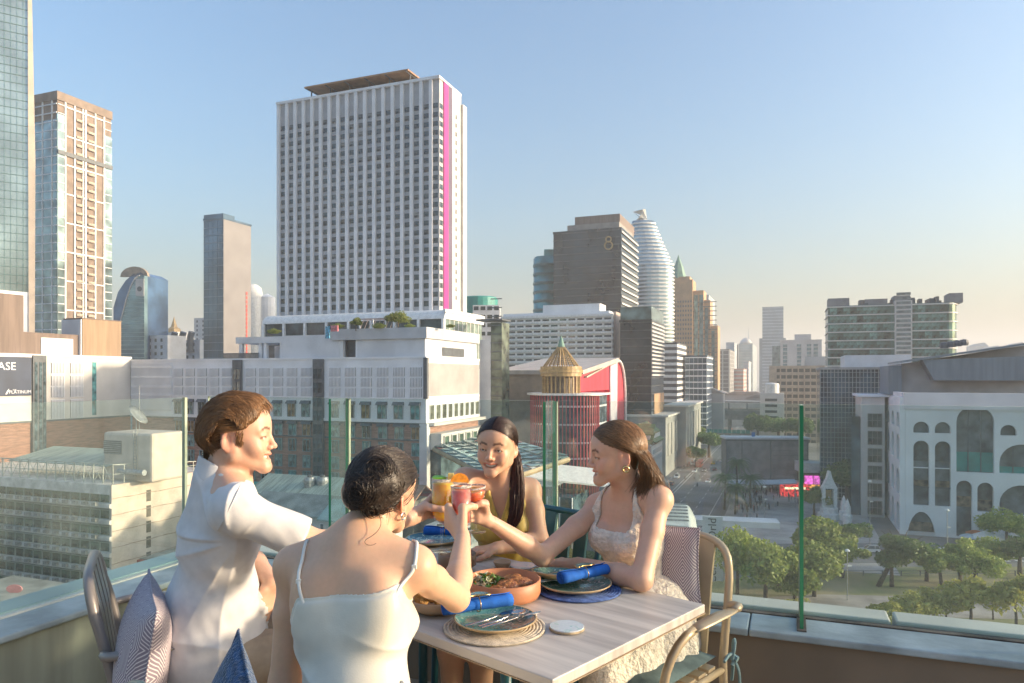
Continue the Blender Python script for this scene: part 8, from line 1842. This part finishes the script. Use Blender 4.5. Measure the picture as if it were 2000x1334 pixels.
# ---- woman in the cream dress
def make_cream():
    base = np.array([.48,2.70,0]); t = thing('person', 'woman with long golden brown hair in cream dress seated at right', 'person', tuple(base))
    F = vn((-.78,-.62,0)); R = np.array([F[1],-F[0],0]); P = np.array([.475,2.735,.56]); W = np.array([.462,2.725,.73]); C = np.array([.447,2.705,.875]); N = av(1232,972,2.69)
    sl = av(1287,978,2.575); sr = av(1168,992,2.80); H = Head(av(1203,886,2.63), (-1,-.10,-.10), (.04,0,1), .98)
    fb = Fld((-.20,2.20,-.02), (.72,3.02,1.33), HS); A = torso(fb, P, W, C, N, R, F, sl, sr, True, .95); T = fb.copy()
    el, wr = av(1058,1086,2.60), av(960,1020,2.455); arm(fb, sr, el, wr, (.040,.034,.033,.023)); el2, wr2 = np.array([.438,2.425,.792]), np.array([.245,2.655,.785]); arm(fb, sl, el2, wr2, (.041,.036,.034,.025)); relaxed_hand(fb, wr2, (-.85,.5,-.05), (0,0,1), -1, (8,14,10), .0072)
    H.build(fb, True, .95, N, .046)
    grip(fb, np.array(gc)+np.array([.004,.0,-.066]), (.0,.05,1), .007, (.9,.25,-.35), 1, av(950,1014,2.44), .0155, 1.1, .0074, .62, .004)
    for e, kp in ((1,(.20,2.50,.49)), (-1,(.315,2.40,.49))):
        leg(fb, P+R*e*.08, np.array(kp), np.array([kp[0]-.02,kp[1]+.02,.09]), np.array([kp[0]-.12,kp[1]-.06,.03]))
    V, Fc = fb.mesh(); V = relax(V, Fc, 1, .4); Cc = H.tint(V, color_skin(V), lip=(.96,.60,.60), brow=(.10,.06,.04)); np_obj('body', V-base, Fc, skin_mat('skin_cream', (.66,.40,.275)), t, Cc)
    cream = M('cream_cloque', (.86,.76,.63), .75, .08, 30, bump=.9, bscale=70, sheen=.2)
    bd = T.crop((.20,2.45,.45), (.68,3.0,1.12), .006); X, Y, Z = bd.xyz(); lx = (X-C[0])*R[0]+(Y-C[1])*R[1]; fz = (X-C[0])*F[0]+(Y-C[1])*F[1]
    st_ = (np.abs(lx) > .078) & (np.abs(lx) < .118); top = np.where(st_, 1.2, .905+.03*np.abs(lx)); bd.d = np.maximum(bd.d, (Z-top).astype(f32)*np.ones(bd.d.shape, f32)); bd.d = np.maximum(bd.d, (np.abs(lx)-.155+.35*np.maximum(Z-.86,0)).astype(f32)*np.ones(bd.d.shape, f32)); bd.ell(P, (.15,.20,.14), A, .05)
    V, Fc = bd.mesh(); V = relax(V, Fc, 2); V = V+normals(V, Fc)*(.0014+.0022*noise3(*V.T,70,3)+.0012*noise3(*V.T,140,9))[:,None]; V = fb.push(V, .0025, .012); co = np_obj('dress_bodice', V-base, Fc, cream, t)
    # skirt: lap plus flared fall at her left side
    sk = Fld((.08,2.25,.12), (.86,3.0,.82), .0055); sk.ell(P+np.array([0,0,.03]), (.16,.21,.14), A, .0)
    for e, kp in ((1,(.20,2.50,.49)), (-1,(.315,2.40,.49))): sk.cone(P+R*e*.08, np.array(kp), .115, .088, .06)
    hem = [(.36,2.43,.40), (.46,2.44,.36), (.56,2.50,.33), (.66,2.58,.33), (.66,2.70,.36)]
    for h in hem: sk.cone(P-R*.08+np.array([0,0,.06]), np.array(h), .07, .055, .10)
    V, Fc = sk.mesh(); V = relax(V, Fc, 3); X, Y, Z = V.T; ph = np.arctan2(Y-P[1], X-P[0]); V = V+normals(V, Fc)*(.012*np.sin(15*ph+1.5*noise3(X,Y,Z,8,2))*ss(.64,.45,Z)+.0035*noise3(X,Y,Z,60,3)+.002*noise3(X,Y,Z,120,5))[:,None]; np_obj('dress_skirt', V-base, Fc, cream, t)
    H.eyes(t); H.teeth(t); loc_fix(t, base, ('eye','teeth','mouth'))
    e_ = H.w(-1.3,7.7,-5.0); MB().tube([tuple(e_-base+.0105*(H.F*math.cos(a)+H.U*math.sin(a))) for a in lin(0, 6.0, 18)], .0034, 7, closed=True).build('earring', M('gold_ring', (.75,.55,.25), .18, .03, 20, metal=1), t, smooth=True)
    hm = hair_mat('golden_brown_hair', (.21,.11,.05)); g = np.random.default_rng(9); reg = lambda f,l,u: (u > 6.9)|((u > 1.6+.55*np.maximum(f,0))&(f < 6))|((f < -2.6)&(u > -6))
    def out(Q, o_=.0025): return fb.push(Q.reshape(-1,3), o_).reshape(Q.shape)
    ho = H.cap('hair', t, base, hm, reg, .25, .6, fb=fb)
    n = 4600; m = 20; sg_ = np.where(g.random(n) < .62, 1, -1); al = g.uniform(.56,2.5,n); a2, b2 = 3.35+.35*g.random(n), sg_*(.15+1.0*g.random(n)); P1 = H.toward(al, sg_*(.03+.0*al), a2, b2, 11, .9+.5*g.random(n), 1.0)
    end = P1[:,-1]; tg = end-P1[:,-2]; q = g.random((n,1)); tgt = np.where(sg_[:,None] > 0, av(1264,958,2.61)[None], av(1205,962,2.80)[None])+g.normal(size=(n,3))*np.array([.022,.02,.012])+np.array([.012,0,-.0])*q
    s_ = np.linspace(0,1,10)[None,1:,None]; P2 = (1-s_)**2*end[:,None]+2*s_*(1-s_)*(end[:,None]*.55+tgt[:,None]*.45+np.array([.03,-.012,.0]))+s_**2*tgt[:,None]; P2 = P2+.0025*np.sin(s_*9+g.random((n,1,1))*6)*g.normal(size=(n,1,3)); PP = np.concatenate([P1, P2], 1); tn = None
    strands('hair_strands', out(PP)-base, .0009, hm, ho, g, .4, .55)
    n = 1300; be = g.uniform(.2,1.2,n); al = .56-.24*be**1.5+.28*g.random(n); P1 = H.toward(al, be, 3.3+.2*g.normal(size=n), .75+.35*g.random(n), 13, .5+.3*g.random(n), 1.0); strands('temple_strands', out(P1)-base, .0008, hm, ho, g, .6, .5)
    return t
make_cream()
# ---- air between the camera and the far city
hz = MB().box(-3100, 3100, -300, 4100, G-3, 215).build('haze', M('haze_air', (1,1,1))); stuff(hz)
nt = MATS['haze_air'].node_tree; nt.nodes.clear(); mo = nt.nodes.new('ShaderNodeOutputMaterial'); pv = nt.nodes.new('ShaderNodeVolumePrincipled')
pv.inputs['Color'].default_value = (1,1,1,1); pv.inputs['Density'].default_value = .00029; pv.inputs['Anisotropy'].default_value = .1
nt.links.new(pv.outputs[0], mo.inputs['Volume'])
